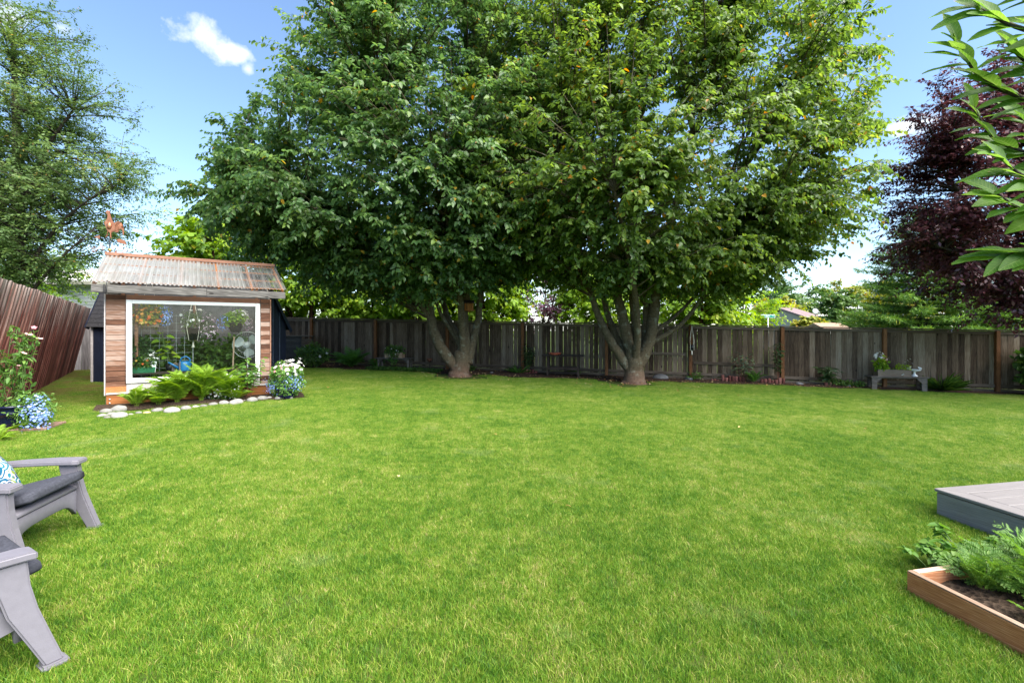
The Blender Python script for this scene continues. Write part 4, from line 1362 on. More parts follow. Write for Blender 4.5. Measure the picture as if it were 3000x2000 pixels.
def lim_at(v, tab):
    if v <= tab[0][0]: return tab[0][1]
    for (a, xa), (b, xb) in zip(tab, tab[1:]):
        if a <= v <= b: return xa + (xb - xa) * (v - a) / (b - a)
    return tab[-1][1]
# crown outlines: how far each crown reaches sideways at a given height, as slopes seen from the terrace
A_EDGE = [(-300, 980), (0, 890), (100, 845), (200, 790), (300, 710), (400, 655), (500, 620), (600, 605), (700, 660), (780, 760), (850, 880)]
B_EDGE = [(-300, 2480), (0, 2570), (300, 2600), (450, 2605), (600, 2550), (700, 2480), (800, 2380), (860, 2300)]
def uv(p):
    return CX + F * p[0] / p[1], HV - F * (p[2] - EYE) / p[1]
def keep_a(p, g):
    u_, v_ = uv(p)
    if u_ < lim_at(v_, A_EDGE): return False
    if p[2] > 13.2 or p[2] < 2.75: return False
    if p[1] > 15.4 and g.random() < .68: return False
    if p[0] < -7.3 and p[2] < 4.2: return False
    return True
def keep_b(p, g):
    u_, v_ = uv(p)
    if u_ > lim_at(v_, B_EDGE): return False
    if p[2] > 13.2 or p[2] < 2.75: return False
    if p[1] > 15.2 and g.random() < .68: return False
    if p[0] > 7.0 and g.random() < (.10 + .10 * (p[0] - 7.0)): return False
    if p[0] > 9.0 and p[2] < 4.0: return False
    return True
broadleaf('bird_cherry_tree', 'spreading green tree holding the birdhouse, nearer the greenhouse', TREE_A, [stem_pts(YA, s) for s in A_ST], (-3.2, 13.7, 5.9), (6.3, 4.1, 7.4, 3.2),
          BARK, L_CHERRY, n_branch=1230, shell=.33, quad_beyond=12.9, n_twig=12, n_leaf=13, leaf=(.124, .080), group='bird cherry trees on the lawn', keep=keep_a, seed=21, stem_rough=.012, trunk_sides=14,
          extra=[P(500, 562, 12.4), P(560, 540, 12.5), P(590, 590, 12.6), P(640, 520, 12.8), P(600, 640, 13), P(620, 430, 13.2), P(850, 60, 14), P(880, 200, 14)])
broadleaf('bird_cherry_tree', 'many-stemmed tree with yellowing leaves, farther from the greenhouse', TREE_B, [stem_pts(YB, s) for s in B_ST], (4.3, 13.3, 5.9), (7.0, 4.1, 7.4, 3.2),
          BARK, L_CHERRY2, n_branch=1250, shell=.33, quad_beyond=12.6, n_twig=12, n_leaf=13, leaf=(.120, .077), group='bird cherry trees on the lawn', keep=keep_b, seed=33, stem_rough=.012, trunk_sides=14, old_share=.014)

# ------------------------------------------------------------------ trees beyond the fences
def simple_stems(base, top, r, n, seed, spread=1.0, low=.25):
    g = random.Random(seed)
    b = Vector(base)
    out = []
    for i in range(n):
        a = 6.28 * i / n + g.random()
        sp = spread * g.uniform(.5, 1)
        h = top - b.z
        out.append([(b.x + math.cos(a) * .1, b.y + math.sin(a) * .1, b.z - .1, r), (b.x + math.cos(a) * sp * .25, b.y + math.sin(a) * sp * .25, b.z + h * low, r * .85),
                    (b.x + math.cos(a) * sp * .7, b.y + math.sin(a) * sp * .7, b.z + h * .55, r * .6), (b.x + math.cos(a) * sp, b.y + math.sin(a) * sp, b.z + h * .9, r * .25)])
    return out
BG = [  # u of base, Y, crown centre z, radii, material, stems, label
    (640, 20.5, 4.6, (2.9, 2.2, 2.6, 3.0), L_LIME, 3, 'bright lime green tree behind the greenhouse roof end'),
    (905, 23.0, 3.8, (2.8, 2.0, 2.2, 2.6), L_LIME, 4, 'lime leaved tree with forked red trunks above the slatted bin'),
    (1090, 24.5, 3.9, (2.8, 2.0, 2.0, 2.7), L_LIME, 4, 'sunlit lime tree beyond the fence behind the planter bench'),
    (1225, 24.0, 3.9, (2.6, 2.0, 2.0, 2.7), L_LIME, 3, 'red trunked tree beyond the fence just beside the birdhouse trunk'),
    (1430, 24.5, 3.9, (2.6, 2.0, 2.0, 2.7), L_LIME, 3, 'lime green tree beyond the fence between the two big trunks'),
    (1770, 25.0, 3.8, (3.2, 2.0, 2.0, 2.7), L_LIME, 3, 'pale green tree beyond the fence behind the many stemmed trunk'),
    (2050, 24.0, 3.7, (2.9, 2.0, 2.0, 2.6), L_LIME, 3, 'light green tree beyond the fence by the hanging rope holder'),
]
for i, (u, Y, cz, rad, lm, ns, lab) in enumerate(BG):
    x = (u - CX) / F * Y
    b = (x, Y, gz(x, Y))
    broadleaf('lime_tree', lab, b, simple_stems(b, cz + rad[2] * .6, .13, ns, 40 + i, 1.9), (x, Y, cz), rad, BARK_RED, lm, n_branch=160, n_twig=10, n_leaf=10, leaf=(.20, .14), form='quad',
              twig_len=(.4, .9), group='trees beyond the back fence', seed=60 + i, trunk_sides=6, shell=.25)
u, Y = 1580, 26.0
x = (u - CX) / F * Y; b = (x, Y, gz(x, Y))
broadleaf('lilac_tree', 'purple blossomed tree seen through the gap between the big trees', b, simple_stems(b, 4.5, .1, 3, 5, 1.4), (x, Y, 3.4), (2.6, 1.8, 2.4, 1.6), BARK_DARK, L_LILACF, n_branch=90, n_twig=9, n_leaf=10,
          leaf=(.12, .08), form='quad', seed=90, trunk_sides=6, shell=.3)
for i, (u, v, Y, rx, rz, lm, lab) in enumerate([
        (2170, 905, 33, 3.2, 3.2, L_LIME, 'light green street tree beside the green street sign'),
        (2285, 928, 42, 2.8, 1.9, L_YEL, 'yellowing rounded tree behind the green street sign'),
        (2372, 952, 30, 1.1, .55, L_YEL, 'small golden shrub below the satellite dish roof'),
        (2455, 915, 31, 1.7, 1.7, L_MID, 'dense round green tree beside the satellite dish'),
        (2330, 885, 58, 4.5, 3.2, L_MID, 'distant hazy green tree behind the satellite dish roof'),
        (2270, 872, 70, 3.0, 4.0, L_GREYG, 'thin greyish tree far behind the street sign'),
        (2490, 890, 62, 4.0, 3.4, L_YEL, 'distant yellow green tree beside the larch'),
        (2690, 905, 26, 2.6, 2.2, L_YEL, 'yellow green tree filling the gaps behind the broad larch'),
        (2890, 915, 24, 2.6, 2.0, L_MID, 'green tree filling the gap below the purple leaves'),
        (40, 800, 24, 4.0, 2.4, L_LIME, 'lime green bush tree behind the leaning fence')]):
    c = P(u, v, Y)
    b = (c.x, Y, gz(c.x, Y))
    broadleaf('street_tree', lab, b, simple_stems(b, c.z + rz * .6, .12, 2, 70 + i, rx * .5), (c.x, Y, c.z), (rx, rx * .8, rz, rz * 1.1), BARK_DARK, lm, n_branch=80, n_twig=9, n_leaf=8,
              leaf=(.005 * Y + .04, .0034 * Y + .03), form='quad', group='trees along the street', seed=120 + i, trunk_sides=5, shell=.35, twigs=False, twig_len=(.4 * rx / 3, .9 * rx / 3))

# fine leaved tall tree behind the leaning fence
Y = 17.5
b = ((45 - CX) / F * Y, Y, gz(-16, Y))
bx, bz = b[0], b[2]
LT = [[(bx, Y, bz - .1, .3), (bx + .1, Y, bz + 3, .24), (bx + .1, Y, bz + 7, .17), (bx - .1, Y, bz + 13, .05)],
      [(bx + .1, Y, bz + 2.4, .10), (bx + 1.4, Y - .3, bz + 4.4, .07), (bx + 3.0, Y - .5, bz + 5.8, .035), (bx + 4.4, Y - .5, bz + 6.6, .02)],
      [(bx + .1, Y, bz + 1.7, .09), (bx + 1.0, Y - .2, bz + 2.8, .06), (bx + 2.2, Y - .4, bz + 3.9, .035), (bx + 3.2, Y - .4, bz + 4.8, .015)],
      [(bx, Y, bz + 5, .12), (bx + 1.2, Y - .3, bz + 7.5, .08), (bx + 2.6, Y - .4, bz + 9.4, .03)],
      [(bx, Y, bz + 5, .12), (bx - 1.2, Y - .5, bz + 8, .08), (bx - 2.4, Y - .6, bz + 11, .03)]]
def keep_l(p, g):
    if p[2] < 3.2: return False
    # the crown narrows upward on its yard side
    lim = bx + 4.9 - max(0, p[2] - 7.5) * .42
    if p[0] > lim: return False
    return True
broadleaf('fine_leaved_tree', 'tall airy tree with small leaves behind the leaning fence', b, LT, (bx - .1, Y, 8.2), (5.0, 3.4, 6.3, 5.2), BARK_DARK, L_BIRCH, n_branch=660, n_twig=13, n_leaf=16, leaf=(.112, .05), form='quad',
          twig_len=(.4, .95), droop=.15, keep=keep_l, seed=210, shell=.12, spread=1.5, twigs=False)

# purple leaved tree over the fence corner
Y = 11.3
b = (13.6, Y, gz(13.6, Y))
PT = [[(13.6, Y, b[2] - .1, .16), (13.5, Y, 1.2, .14), (13.2, Y, 3.4, .10), (12.8, Y, 6.6, .03)],
      [(13.5, Y, .9, .11), (12.6, Y - .3, 2.2, .08), (11.4, Y - .4, 3.1, .05), (10.2, Y - .4, 3.6, .02)],
      [(13.4, Y, 1.6, .10), (12.2, Y + .2, 3.8, .07), (10.9, Y + .2, 5.6, .03)],
      [(13.5, Y, 1.4, .10), (14.3, Y - .2, 3.8, .07), (15, Y - .3, 6, .03)],
      [(13.4, Y, 1.5, .09), (12.9, Y - 1.0, 3.2, .06), (12.4, Y - 1.8, 4.8, .03)]]
def keep_p(p, g):
    if p[2] < 1.9: return False
    lim = 10.0 + max(0, p[2] - 4.4) * .10 + max(0, 3.2 - p[2]) * .9
    return p[0] > lim
broadleaf('purple_leaved_tree', 'dark purple leaved tree hanging over the fence by the deck', b, PT, (12.5, Y, 4.8), (3.2, 2.4, 3.6, 3.0), BARK_DARK, L_PLUM, n_branch=520, n_twig=13, n_leaf=12, leaf=(.105, .052), form='quad',
          twig_len=(.3, .65), droop=.35, keep=keep_p, seed=230, shell=.3)

# conifers
def conifer(name, label, base, h, rad, mat, bark, seed, n_whorl=26, per=9, needle=(.13, .016), step=.09, z_from=.3):
    g = np.random.default_rng(seed)
    t = thing(name, label, 'tree', base, group='conifers beyond the fence')
    MB().tube([(0, 0, -.1), (.02, 0, h * .5), (0, .02, h)], [.13 * h / 7, .08 * h / 7, .015], 8).build('trunk', bark, t, True)
    Pb, D, Ls = [], [], []
    A_, B_, C_, r0 = [], [], [], []
    for w in range(n_whorl):
        q = w / n_whorl
        z = z_from + (h - z_from - .1) * q
        ln0 = rad * (1 - q) ** .75 + .12
        for k in range(per):
            a = 6.283 * k / per + g.random() * .9 + w
            ln = ln0 * (.7 + .45 * g.random())
            rise = .10 + .35 * q
            d = np.array([math.cos(a), math.sin(a), 0])
            A = np.array([0, 0, z + g.normal(0, .06)])
            m_ = A + d * ln * .5 + np.array([0, 0, -ln * .06 + rise * ln * .3])
            e = A + d * ln + np.array([0, 0, rise * ln - ln * .12])
            A_.append(A); B_.append(m_); C_.append(e); r0.append(.012 + .01 * ln)
            s = np.cross(d, [0, 0, 1])
            n_sh = max(3, int(ln / .13))
            for j in range(n_sh):
                f = .2 + .8 * (j + g.random()) / n_sh
                p = (1 - f) ** 2 * A + 2 * f * (1 - f) * m_ + f * f * e
                for sg in (-1, 1):
                    sl_ = (.16 + .34 * g.random()) * (1.15 - .6 * f) * min(1.4, ln)
                    sdv = unit(d * .75 + s * sg * (.7 + .4 * g.random()) + np.array([0, 0, -.12 + .3 * g.random()]))
                    npn = max(2, int(sl_ / step))
                    for i_ in range(npn):
                        bp = p + sdv * sl_ * (i_ / npn)
                        for _ in range(4):
                            Pb.append(bp); D.append(sdv * .75 + g.normal(0, .5, 3)); Ls.append(needle[0] * (.7 + .6 * g.random()))
    V, Fc = tubes_np(np.array(A_), np.array(B_), np.array(C_), np.array(r0), np.full(len(r0), .004), 4)
    tag(put('branches', mesh_np('branches', V, Fc, bark, True), t), kind='stuff')
    Pb, D, Ls = np.array(Pb), np.array(D), np.array(Ls)
    n = len(Pb)
    V, Fc, kk = leaf_arrays(Pb, D, g.normal(size=(n, 3)), Ls, np.full(n, needle[1]), 'quad', .1)
    rn = np.clip(g.normal(.45, .2, n), 0, .95)
    rn[g.random(n) < .01] = 1
    tag(put('crown', mesh_np('crown', V, Fc, mat, False, {'rnd': np.repeat(rn, kk)}), t), kind='stuff')
    return n
nn_ = 0
for u, Y, h, rad, mat, lab, nd in ((2700, 17.8, 6.6, 3.2, L_LARCH, 'broad feathery green larch beyond the fence below the purple leaves', (.17, .026)), (2965, 17.0, 3.6, 2.6, L_LARCH, 'low feathery larch at the end of the fence', (.17, .026)),
                             (2600, 30.0, 5.2, 1.6, L_SPRUCE, 'bluish spruce standing far behind the broad larch', (.24, .045))):
    x = (u - CX) / F * Y
    nn_ += conifer('larch_tree' if mat is L_LARCH else 'spruce_tree', lab, (x, Y, gz(x, Y)), h, rad, mat, BARK_DARK, int(u), step=.11 if mat is L_LARCH else .2, needle=nd)
print('needles', nn_)

# ------------------------------------------------------------------ houses, dish, street sign
SIDING_G = plain('grey_house_siding', (.42, .45, .50), .7, .2, .06, 2)
ROOF_G = plain('pale_house_roof', (.55, .53, .52), .9, .1, .15, 10)
ROOF_P = plain('pinkish_house_roof', (.20, .15, .155), .9, .1, .15, 10)
ROOF_T = plain('tan_house_roof', (.30, .21, .155), .9, .1, .15, 10)
WALL_W = plain('cream_house_wall', (.40, .38, .35), .8, .1, .06, 3)
def house(name, label, c, w, d, wall_h, roof_h, rz, wall_m, roof_m, clap=0, over=.4):
    t = thing(name, label, 'house', c, rz)
    if clap:
        MB().box((0, 0, wall_h / 2), (w - .06, d - .06, wall_h)).build('wall', wall_m, t)
        n = int(wall_h / clap)
        for i in range(n):
            me = MB().box((0, 0, 0), (w, .03, clap - .015), rot=(R(-5), 0, 0)).data('clapboard', wall_m)
            put('clapboard', me, t, (0, -d / 2, clap * (i + .5)))
    else:
        MB().box((0, 0, wall_h / 2), (w, d, wall_h)).build('wall', wall_m, t)
    a = [(-w / 2 - over, -d / 2 - over, wall_h - .1), (w / 2 + over, -d / 2 - over, wall_h - .1), (w / 2 + over, 0, wall_h + roof_h), (-w / 2 - over, 0, wall_h + roof_h),
         (-w / 2 - over, d / 2 + over, wall_h - .1), (w / 2 + over, d / 2 + over, wall_h - .1)]
    b = [(x_, y_, z_ + .15) for x_, y_, z_ in a]
    MB().add(a + b, [[0, 1, 2, 3], [3, 2, 5, 4], [9, 8, 7, 6], [10, 11, 8, 9], [0, 6, 7, 1], [4, 5, 11, 10], [1, 7, 8, 2], [2, 8, 11, 5], [0, 3, 9, 6], [3, 4, 10, 9]]).build('roof', roof_m, t)
    MB().box((0, -d / 2 - over - .03, wall_h - .02), (w + 2 * over, .05, .2)).build('gutter', WALL_W, t)
    g_ = [(-w / 2, -d / 2, wall_h), (-w / 2, d / 2, wall_h), (-w / 2, 0, wall_h + roof_h - .05)]
    for sx in (-1, 1):
        q = [(sx * w / 2 * (1 if True else 1), y_, z_) for _, y_, z_ in g_]
        MB().add(q, [[0, 1, 2] if sx < 0 else [0, 2, 1]]).build('gable', wall_m, t)
    return t
Y = 27.0
house('neighbour_house', 'grey clapboard neighbour house seen between the airy tree and navy shed', (P(150, 900, Y).x, Y + 3, gz(-16, 20)), 9, 6, 3.9, 1.0, R(6), SIDING_G, ROOF_G, clap=.2)
Y = 36.0
c = P(2375, 926, Y)
house('far_house', 'far house with a pinkish roof under the satellite dish', (c.x - .1, Y + 3, gz(14, 20)), .9, 6, c.z - gz(14, 20) - .1, .75, R(4), WALL_W, ROOF_P, over=.25)
dish = thing('satellite_dish', 'round white satellite dish standing before the pinkish roof', 'satellite dish', P(2390, 922, 31))
MB().lathe([(0, .05), (.09, .042), (.17, .018), (.22, -.02), (.225, -.015), (.175, .026), (.09, .052), (0, .06)], 24, (0, 0, .22), Matrix.Rotation(R(78), 3, 'X') @ Matrix.Rotation(R(0), 3, 'Z')).build('reflector', WHITE, dish, True)
MB().tube([(0, .05, -2.6), (0, .05, .2), (0, 0, .22)], .025, 8).build('mast', WIRE, dish, True)
MB().tube([(0, .02, .05), (.05, -.26, .16)], .015, 6).build('feed_arm', WIRE, dish, True)
MB().box((.05, -.28, .17), (.06, .06, .06), bev=.01).build('receiver', WHITE, dish)
Y = 24.0
c = P(2505, 950, Y)
house('tan_roofed_house', 'low tan roof showing just above the fence below the larch', (c.x, Y + 2.2, gz(14, 20)), 1.0, 3, c.z - gz(14, 20) - .40, .36, R(-8), WALL_W, ROOF_T, over=.2)
Y = 27.0
sg_ = thing('street_sign', 'green street name sign with a white border above the fence', 'sign', P(2250, 960, Y) - Vector((0, 0, 2.2)))
SIGN_G = plain('sign_green', (.006, .22, .17), .4, .4, .05, 3)
sh = 2.2 + (960 - 926) / F * Y
MB().tube([(0, 0, 0), (0, 0, sh - .1)], .03, 8).build('post', WIRE, sg_, True)
bd_ = MB().box((0, 0, sh), (.84, .012, .19), bev=.004).build('border', WHITE, sg_)
MB().box((0, -.008, sh), (.80, .008, .155), bev=.002).build('panel', SIGN_G, bd_)
def text_mesh(s, size, mat, name, th=.002):
    cu = bpy.data.curves.new(name + '_curve', 'FONT')
    cu.body = s; cu.size = size; cu.align_x = 'CENTER'; cu.align_y = 'CENTER'; cu.extrude = th
    o = bpy.data.objects.new(name + '_tmp', cu)
    me = bpy.data.meshes.new_from_object(o)
    bpy.data.objects.remove(o)
    me.materials.clear(); me.materials.append(mat)
    return me
put('lettering', text_mesh('E 86th', .15, WHITE, 'lettering'), sg_, (-.08, -.016, sh), (R(90), 0, 0))
put('lettering', text_mesh('Ave', .075, WHITE, 'lettering'), sg_, (.30, -.016, sh + .03), (R(90), 0, 0))

# ------------------------------------------------------------------ weather vane on the greenhouse ridge
wp = gh(-.10, 1.41)
wv = thing('weather_vane', 'copper rooster weather vane on the greenhouse ridge', 'weather vane', (wp.x, wp.y, GHZ + 3.05), R(20))
MB().tube([(0, 0, 0), (0, 0, .36)], .011, 8).build('pole', DARK_METAL, wv, True)
sc_ = 1 / 7.13 / 139.
def rz_(x, y): return ((x - 475) * sc_, (1340 - y) * sc_)
body = [(418, 490), (430, 470), (452, 478), (470, 470), (484, 500), (482, 540), (498, 600), (512, 660), (545, 720), (575, 790), (590, 860), (560, 905), (520, 910), (500, 930), (500, 1010), (512, 1035), (486, 1035),
        (482, 940), (455, 905), (440, 960), (440, 1005), (405, 1035), (400, 1022), (425, 985), (440, 900), (418, 840), (400, 780), (384, 725), (410, 680), (432, 640), (440, 580), (432, 545), (408, 530)]
tail = [(540, 850), (530, 770), (560, 715), (600, 685), (640, 685), (685, 730), (705, 790), (718, 880), (712, 960), (696, 960), (690, 880), (668, 840), (640, 850), (625, 900), (600, 915), (560, 912)]
rb_ = MB().prism([rz_(*p) for p in body], .03).build('rooster_body', COPPER, wv, bevel=.006)
MB().prism([rz_(*p) for p in tail], .02).build('tail', COPPER, rb_, bevel=.004)
for k in range(4):
    pts = [(560 + k * 22, 900 - k * 12), (556 + k * 18, 800 - k * 20), (590 + k * 14, 735 - k * 12), (650 + k * 8, 745 - k * 10), (690 + k * 4, 820 - k * 6)]
    MB().tube([(rz_(*p)[0], -.012, rz_(*p)[1]) for p in pts], .004, 5).build('tail_feather', COPPER, rb_, True)
MB().lathe([(0, -.07), (.03, -.06), (.05, -.01), (.05, .04), (.02, .09), (0, .1)], 12, (rz_(470, 800)[0], 0, rz_(470, 800)[1])).build('breast', COPPER, rb_, True)
a = rz_(400, 1035); b_ = rz_(760, 1150)
ash = MB().tube([(a[0] - .1, 0, a[1] - .01), (b_[0], 0, b_[1])], .006, 6).build('arrow_shaft', DARK_METAL, wv, True)
MB().prism([rz_(*p) for p in [(585, 1060), (640, 1045), (730, 1075), (745, 1120), (765, 1165), (700, 1145), (620, 1125)]], .012).build('arrow_tail', COPPER, ash)
MB().prism([(a[0] - .18, a[1] + .0), (a[0] - .09, a[1] + .04), (a[0] - .09, a[1] - .04)], .012).build('arrow_head', COPPER, ash)
MB().lathe([(0, -.035), (.025, -.025), (.035, 0), (.025, .025), (0, .035)], 12, (0, 0, rz_(0, 1285)[1])).build('ball', plain('brass', (.45, .30, .08), .35, .5, .2, 8, .7), wv, True)
zc = rz_(0, 1290)[1]
LET = {'N': [(-.5, -.6), (-.5, .6), (.5, -.6), (.5, .6)], 'E': [(.5, -.6), (-.5, -.6), (-.5, 0), (.3, 0), (-.5, 0), (-.5, .6), (.5, .6)], 'S': [(-.5, -.5), (.1, -.6), (.5, -.3), (.3, 0), (-.3, .1), (-.5, .4), (0, .6), (.5, .5)], 'W': [(-.6, .6), (-.3, -.6), (0, .3), (.3, -.6), (.6, .6)]}
for k, (L_, an) in enumerate((('N', 0), ('W', 90), ('S', 180), ('E', 270))):
    a_ = R(an)
    d = Vector((math.cos(a_), math.sin(a_), 0))
    arm_ = MB().tube([Vector((0, 0, zc)), Vector((0, 0, zc)) + d * .22], .005, 6).build('arm', DARK_METAL, wv, True)
    s_ = .075
    cpt = Vector((0, 0, zc)) + d * .26
    ax = d if an in (0, 180) else Vector((d.y, -d.x, 0)) * 1
    ax = Vector((1, 0, 0)) if an in (0, 180) else Vector((0, 1, 0))
    MB().tube([cpt + ax * (px * s_) + Vector((0, 0, pz * s_)) for px, pz in LET[L_]], .007, 5).build('letter', COPPER, arm_)
# ------------------------------------------------------------------ river stones edging the flower bed
def stone_mat():
    m, t, out = new_mat('river_stone')
    v = coords(t)
    oi = N('ShaderNodeObjectInfo', t)
    n1 = noise(t, v, 7, 5, .6); n2 = noise(t, v, 45, 3, .7)
    f = tmath(t, 'ADD', tmath(t, 'ADD', tmath(t, 'MULTIPLY', n1, .5), tmath(t, 'MULTIPLY', n2, .3)), tmath(t, 'MULTIPLY', oi.outputs['Random'], .3))
    c = ramp(t, [(.3, (.085, .08, .075)), (.5, (.18, .175, .165)), (.75, (.33, .315, .30))], f)
    principled(t, out, c, .8, .25, n2, .5, .006)
    return m
STONE = stone_mat()
TAN = plain('tan_stone', (.42, .30, .16), .8, .2, .25, 9)
ORD = ['first', 'second', 'third', 'fourth', 'fifth', 'sixth', 'seventh', 'eighth', 'ninth', 'tenth', 'eleventh', 'twelfth', 'thirteenth', 'fourteenth', 'fifteenth', 'sixteenth', 'seventeenth', 'eighteenth', 'nineteenth',
       'twentieth', 'twenty-first', 'twenty-second', 'twenty-third', 'twenty-fourth', 'twenty-fifth', 'twenty-sixth', 'twenty-seventh']
def stone_mesh(sx, sy, sz, seed, mat):
    bm = bmesh.new()
    bmesh.ops.create_icosphere(bm, subdivisions=3, radius=1)
    g = np.random.default_rng(seed)
    k = g.normal(size=(5, 3)); ph = g.random(5) * 6
    for v in bm.verts:
        c = np.array(v.co)
        f = 1 + .07 * sum(math.sin(float(k[i] @ c) * 1.5 + ph[i]) for i in range(5)) / 1.4
        v.co = Vector((c[0] * sx * f, c[1] * sy * f, (abs(c[2]) ** .85 * (1 if c[2] > 0 else -1)) * sz * f))
    me = bpy.data.meshes.new('river_stone'); bm.to_mesh(me); bm.free()
    me.polygons.foreach_set('use_smooth', np.ones(len(me.polygons), dtype=bool))
    me.materials.append(mat)
    return me
order = sorted(range(len(stone_pts)), key=lambda i: stone_pts[i][0].x)
for rank, i in enumerate(order):
    p, wpx = stone_pts[i]
    w = wpx * p.y / F * .88
    o = put('river_stone', stone_mesh(w * .50, w * random.uniform(.32, .42), min(w * random.uniform(.27, .36), .085), 300 + i, TAN if i == 8 else STONE), None, (p.x, p.y, p.z + w * .11), (0, random.uniform(-.12, .12), GHR + random.uniform(-.35, .35)))
    size = 'large' if wpx > 36 else 'small' if wpx < 20 else 'mid-sized'
    tag(o, f'{size} {"tan" if i == 8 else "whitish"} river stone, {ORD[rank]} along the greenhouse bed edge counted from the leaning fence', 'stone', 'river stones edging the greenhouse bed')

# ------------------------------------------------------------------ ferns and flowers in front of the greenhouse
FR = [frond_mesh('frond', L_FERN, 1.0, .23, 30, .62 + .14 * k, 400 + k) for k in range(3)]
FRD = [frond_mesh('frond', L_FERN_D, 1.0, .27, 28, .5 + .12 * k, 410 + k) for k in range(3)]
def bedp(u, off):
    r = (u - CX) / F; d = Vector((r, 1))
    p = d * ((-off + GH0.dot(e2)) / d.dot(e2))
    return (p.x, p.y, gz(p.x, p.y) + .04)
fern('small light green fern at the flower bed corner by the big stones', bedp(400, .36), FR, 14, .44, 1, (20, 62))
fern('bright fern clump in front of the window frame corner', bedp(520, .30), FR, 27, .72, 2, (34, 74))
fern('tallest bright fern clump in the middle of the window bed', bedp(590, .28), FR, 28, .82, 3, (40, 78))
fern('lush fern clump beside the leafy peony in the window bed', bedp(655, .30), FR, 27, .70, 4, (34, 74))
fern('low arching fern in front of the orange skirt board', bedp(465, .38), FR, 15, .46, 6, (18, 55))
fern('pale yellow green fern nearest the stones below the peony', bedp(690, .42), FR, 15, .42, 7, (18, 58))
pn = stalk_plant('peony', 'glossy leafy peony bush before the window end of the fan', 'shrub', bedp(727, .26), .82, 12, .38, L_PEA, STEM_RED, leaf=(.15, .06), per=12, seed=50)
c = bedp(640, .16)
wf = thing('white_alyssum', 'drift of tiny white flowers behind the bright ferns', 'flowers', c)
leaf_cloud('foliage', wf, L_MID, (0, 0, .16), (.45, .14, .18), 700, (.05, .022), 'lance', 51)
flower_cloud('blossom', wf, F_WHITE, (0, -.02, .2), (.46, .15, .2), 420, .034, 52)
def flower_pot(name, label, loc, r, h, mat, rim=.02):
    t = thing(name, label, 'flower pot', loc)
    pot_ = MB().lathe([(0, 0), (r * .72, 0), (r * .80, h * .3), (r * .9, h * .62), (r * .97, h * .64), (r * .93, h * .68), (r * .98, h * .9), (r + rim, h * .92), (r + rim, h), (r - .01, h), (r - .03, h * .86), (0, h * .86)], 28).build('pot', mat, t, True, ang=60)
    MB().lathe([(0, h * .862), (r - .035, h * .864)], 24).build('soil', SOIL, pot_)
    return t
pp = G(838, 1166)
flower_pot('flower_pot', 'navy glazed pot overflowing with white and blue flowers at the greenhouse corner', pp, .22, .30, NAVY_POT)
bq = thing('pot_flowers', 'mound of white, pink and blue flowers in the pot at the greenhouse corner', 'flowers', (pp.x, pp.y, pp.z + .27))
leaf_cloud('foliage', bq, L_PEA, (0, 0, .16), (.38, .36, .42), 2200, (.06, .04), 'ovate', 60, shell=.55)
flower_cloud('blue_blossom', bq, F_BLUE, (-.24, -.02, .02), (.24, .26, .26), 300, .026, 61, shell=.5, top=(0, -.3, 0))
flower_cloud('blue_blossom', bq, F_BLUE, (.20, -.04, .10), (.28, .28, .24), 330, .026, 65, shell=.5, top=(0, -.3, 0))
flower_cloud('white_blossom', bq, F_WHITE, (.08, 0, .36), (.36, .30, .30), 70, .085, 62, shell=.45, top=(.25, -.2, .6))
flower_cloud('pink_blossom', bq, F_PINK, (0, -.05, .34), (.27, .27, .18), 22, .085, 63, top=(-.3, -.5, .4))
bq.scale = (.88, .88, .88)

# ------------------------------------------------------------------ pot and sweet pea by the leaning fence
lp = G(40, 1258)
pv = thing('paver', 'flat reddish paver under the navy pot by the leaning fence', 'paver', (lp.x, lp.y, lp.z), R(20))
MB().box((.1, 0, .02), (.78, .52, .05), bev=.008).build('slab', CONC, pv)
flower_pot('flower_pot', 'navy glazed pot with a raised band on a paver by the leaning fence', (lp.x, lp.y, lp.z + .045), .27, .33, NAVY_POT)
lob = thing('lobelia', 'trailing pale blue lobelia spilling from the pot by the leaning fence', 'flowers', (lp.x + .28, lp.y - .02, lp.z + .28))
leaf_cloud('foliage', lob, L_PEA, (.0, 0, .0), (.26, .22, .26), 1100, (.05, .018), 'lance', 70)
flower_cloud('blossom', lob, F_BLUE, (.12, -.05, -.04), (.20, .2, .30), 300, .030, 71, shell=.5, top=(.5, -.3, .1))
spz = lp.z + .33
sp_ = thing('sweet_pea', 'climbing sweet pea with pale flowers rising from the pot by the leaning fence', 'plant', (lp.x, lp.y, spz))
g = np.random.default_rng(72)
mb = MB(); Pb = []; D = []; fl = []
for i in range(20):
    a = g.random() * 6.28
    top = np.array([g.uniform(-.35, .24), g.uniform(-.2, .25), g.uniform(.45, 1.22)])
    if i < 4: top = np.array([.10 + .08 * i, -.05, .95 + .06 * i])
    b0_ = np.array([math.cos(a) * .15, math.sin(a) * .15, 0])
    pts = smooth_line(np.array([b0_, b0_ * .6 + top * .4 + g.normal(0, .05, 3), top * .85 + g.normal(0, .03, 3), top]), 9)
    mb.tube(pts, .005, 4, cap=False)
    for k in range(26):
        s = g.random() * 7.9; j = int(s); f = s - j
        Pb.append(pts[j] * (1 - f) + pts[j + 1] * f); D.append(g.normal(0, 1, 3) + np.array([0, 0, .1]))
    if i < 8: fl.append(top + g.normal(0, .03, 3))
mb.build('stem', STEM, sp_, True)
Pb, D = np.array(Pb), np.array(D)
k = len(Pb); sz = .6 + .8 * g.random(k)
V, Fc, kk = leaf_arrays(Pb, D, np.array([0, 0, 1.]) + g.normal(0, .4, (k, 3)), .085 * sz, .036 * sz, 'lance')
put('foliage', mesh_np('foliage', V, Fc, L_PEA, False, {'rnd': np.repeat(np.clip(g.normal(.45, .2, k), 0, .95), kk)}), sp_)
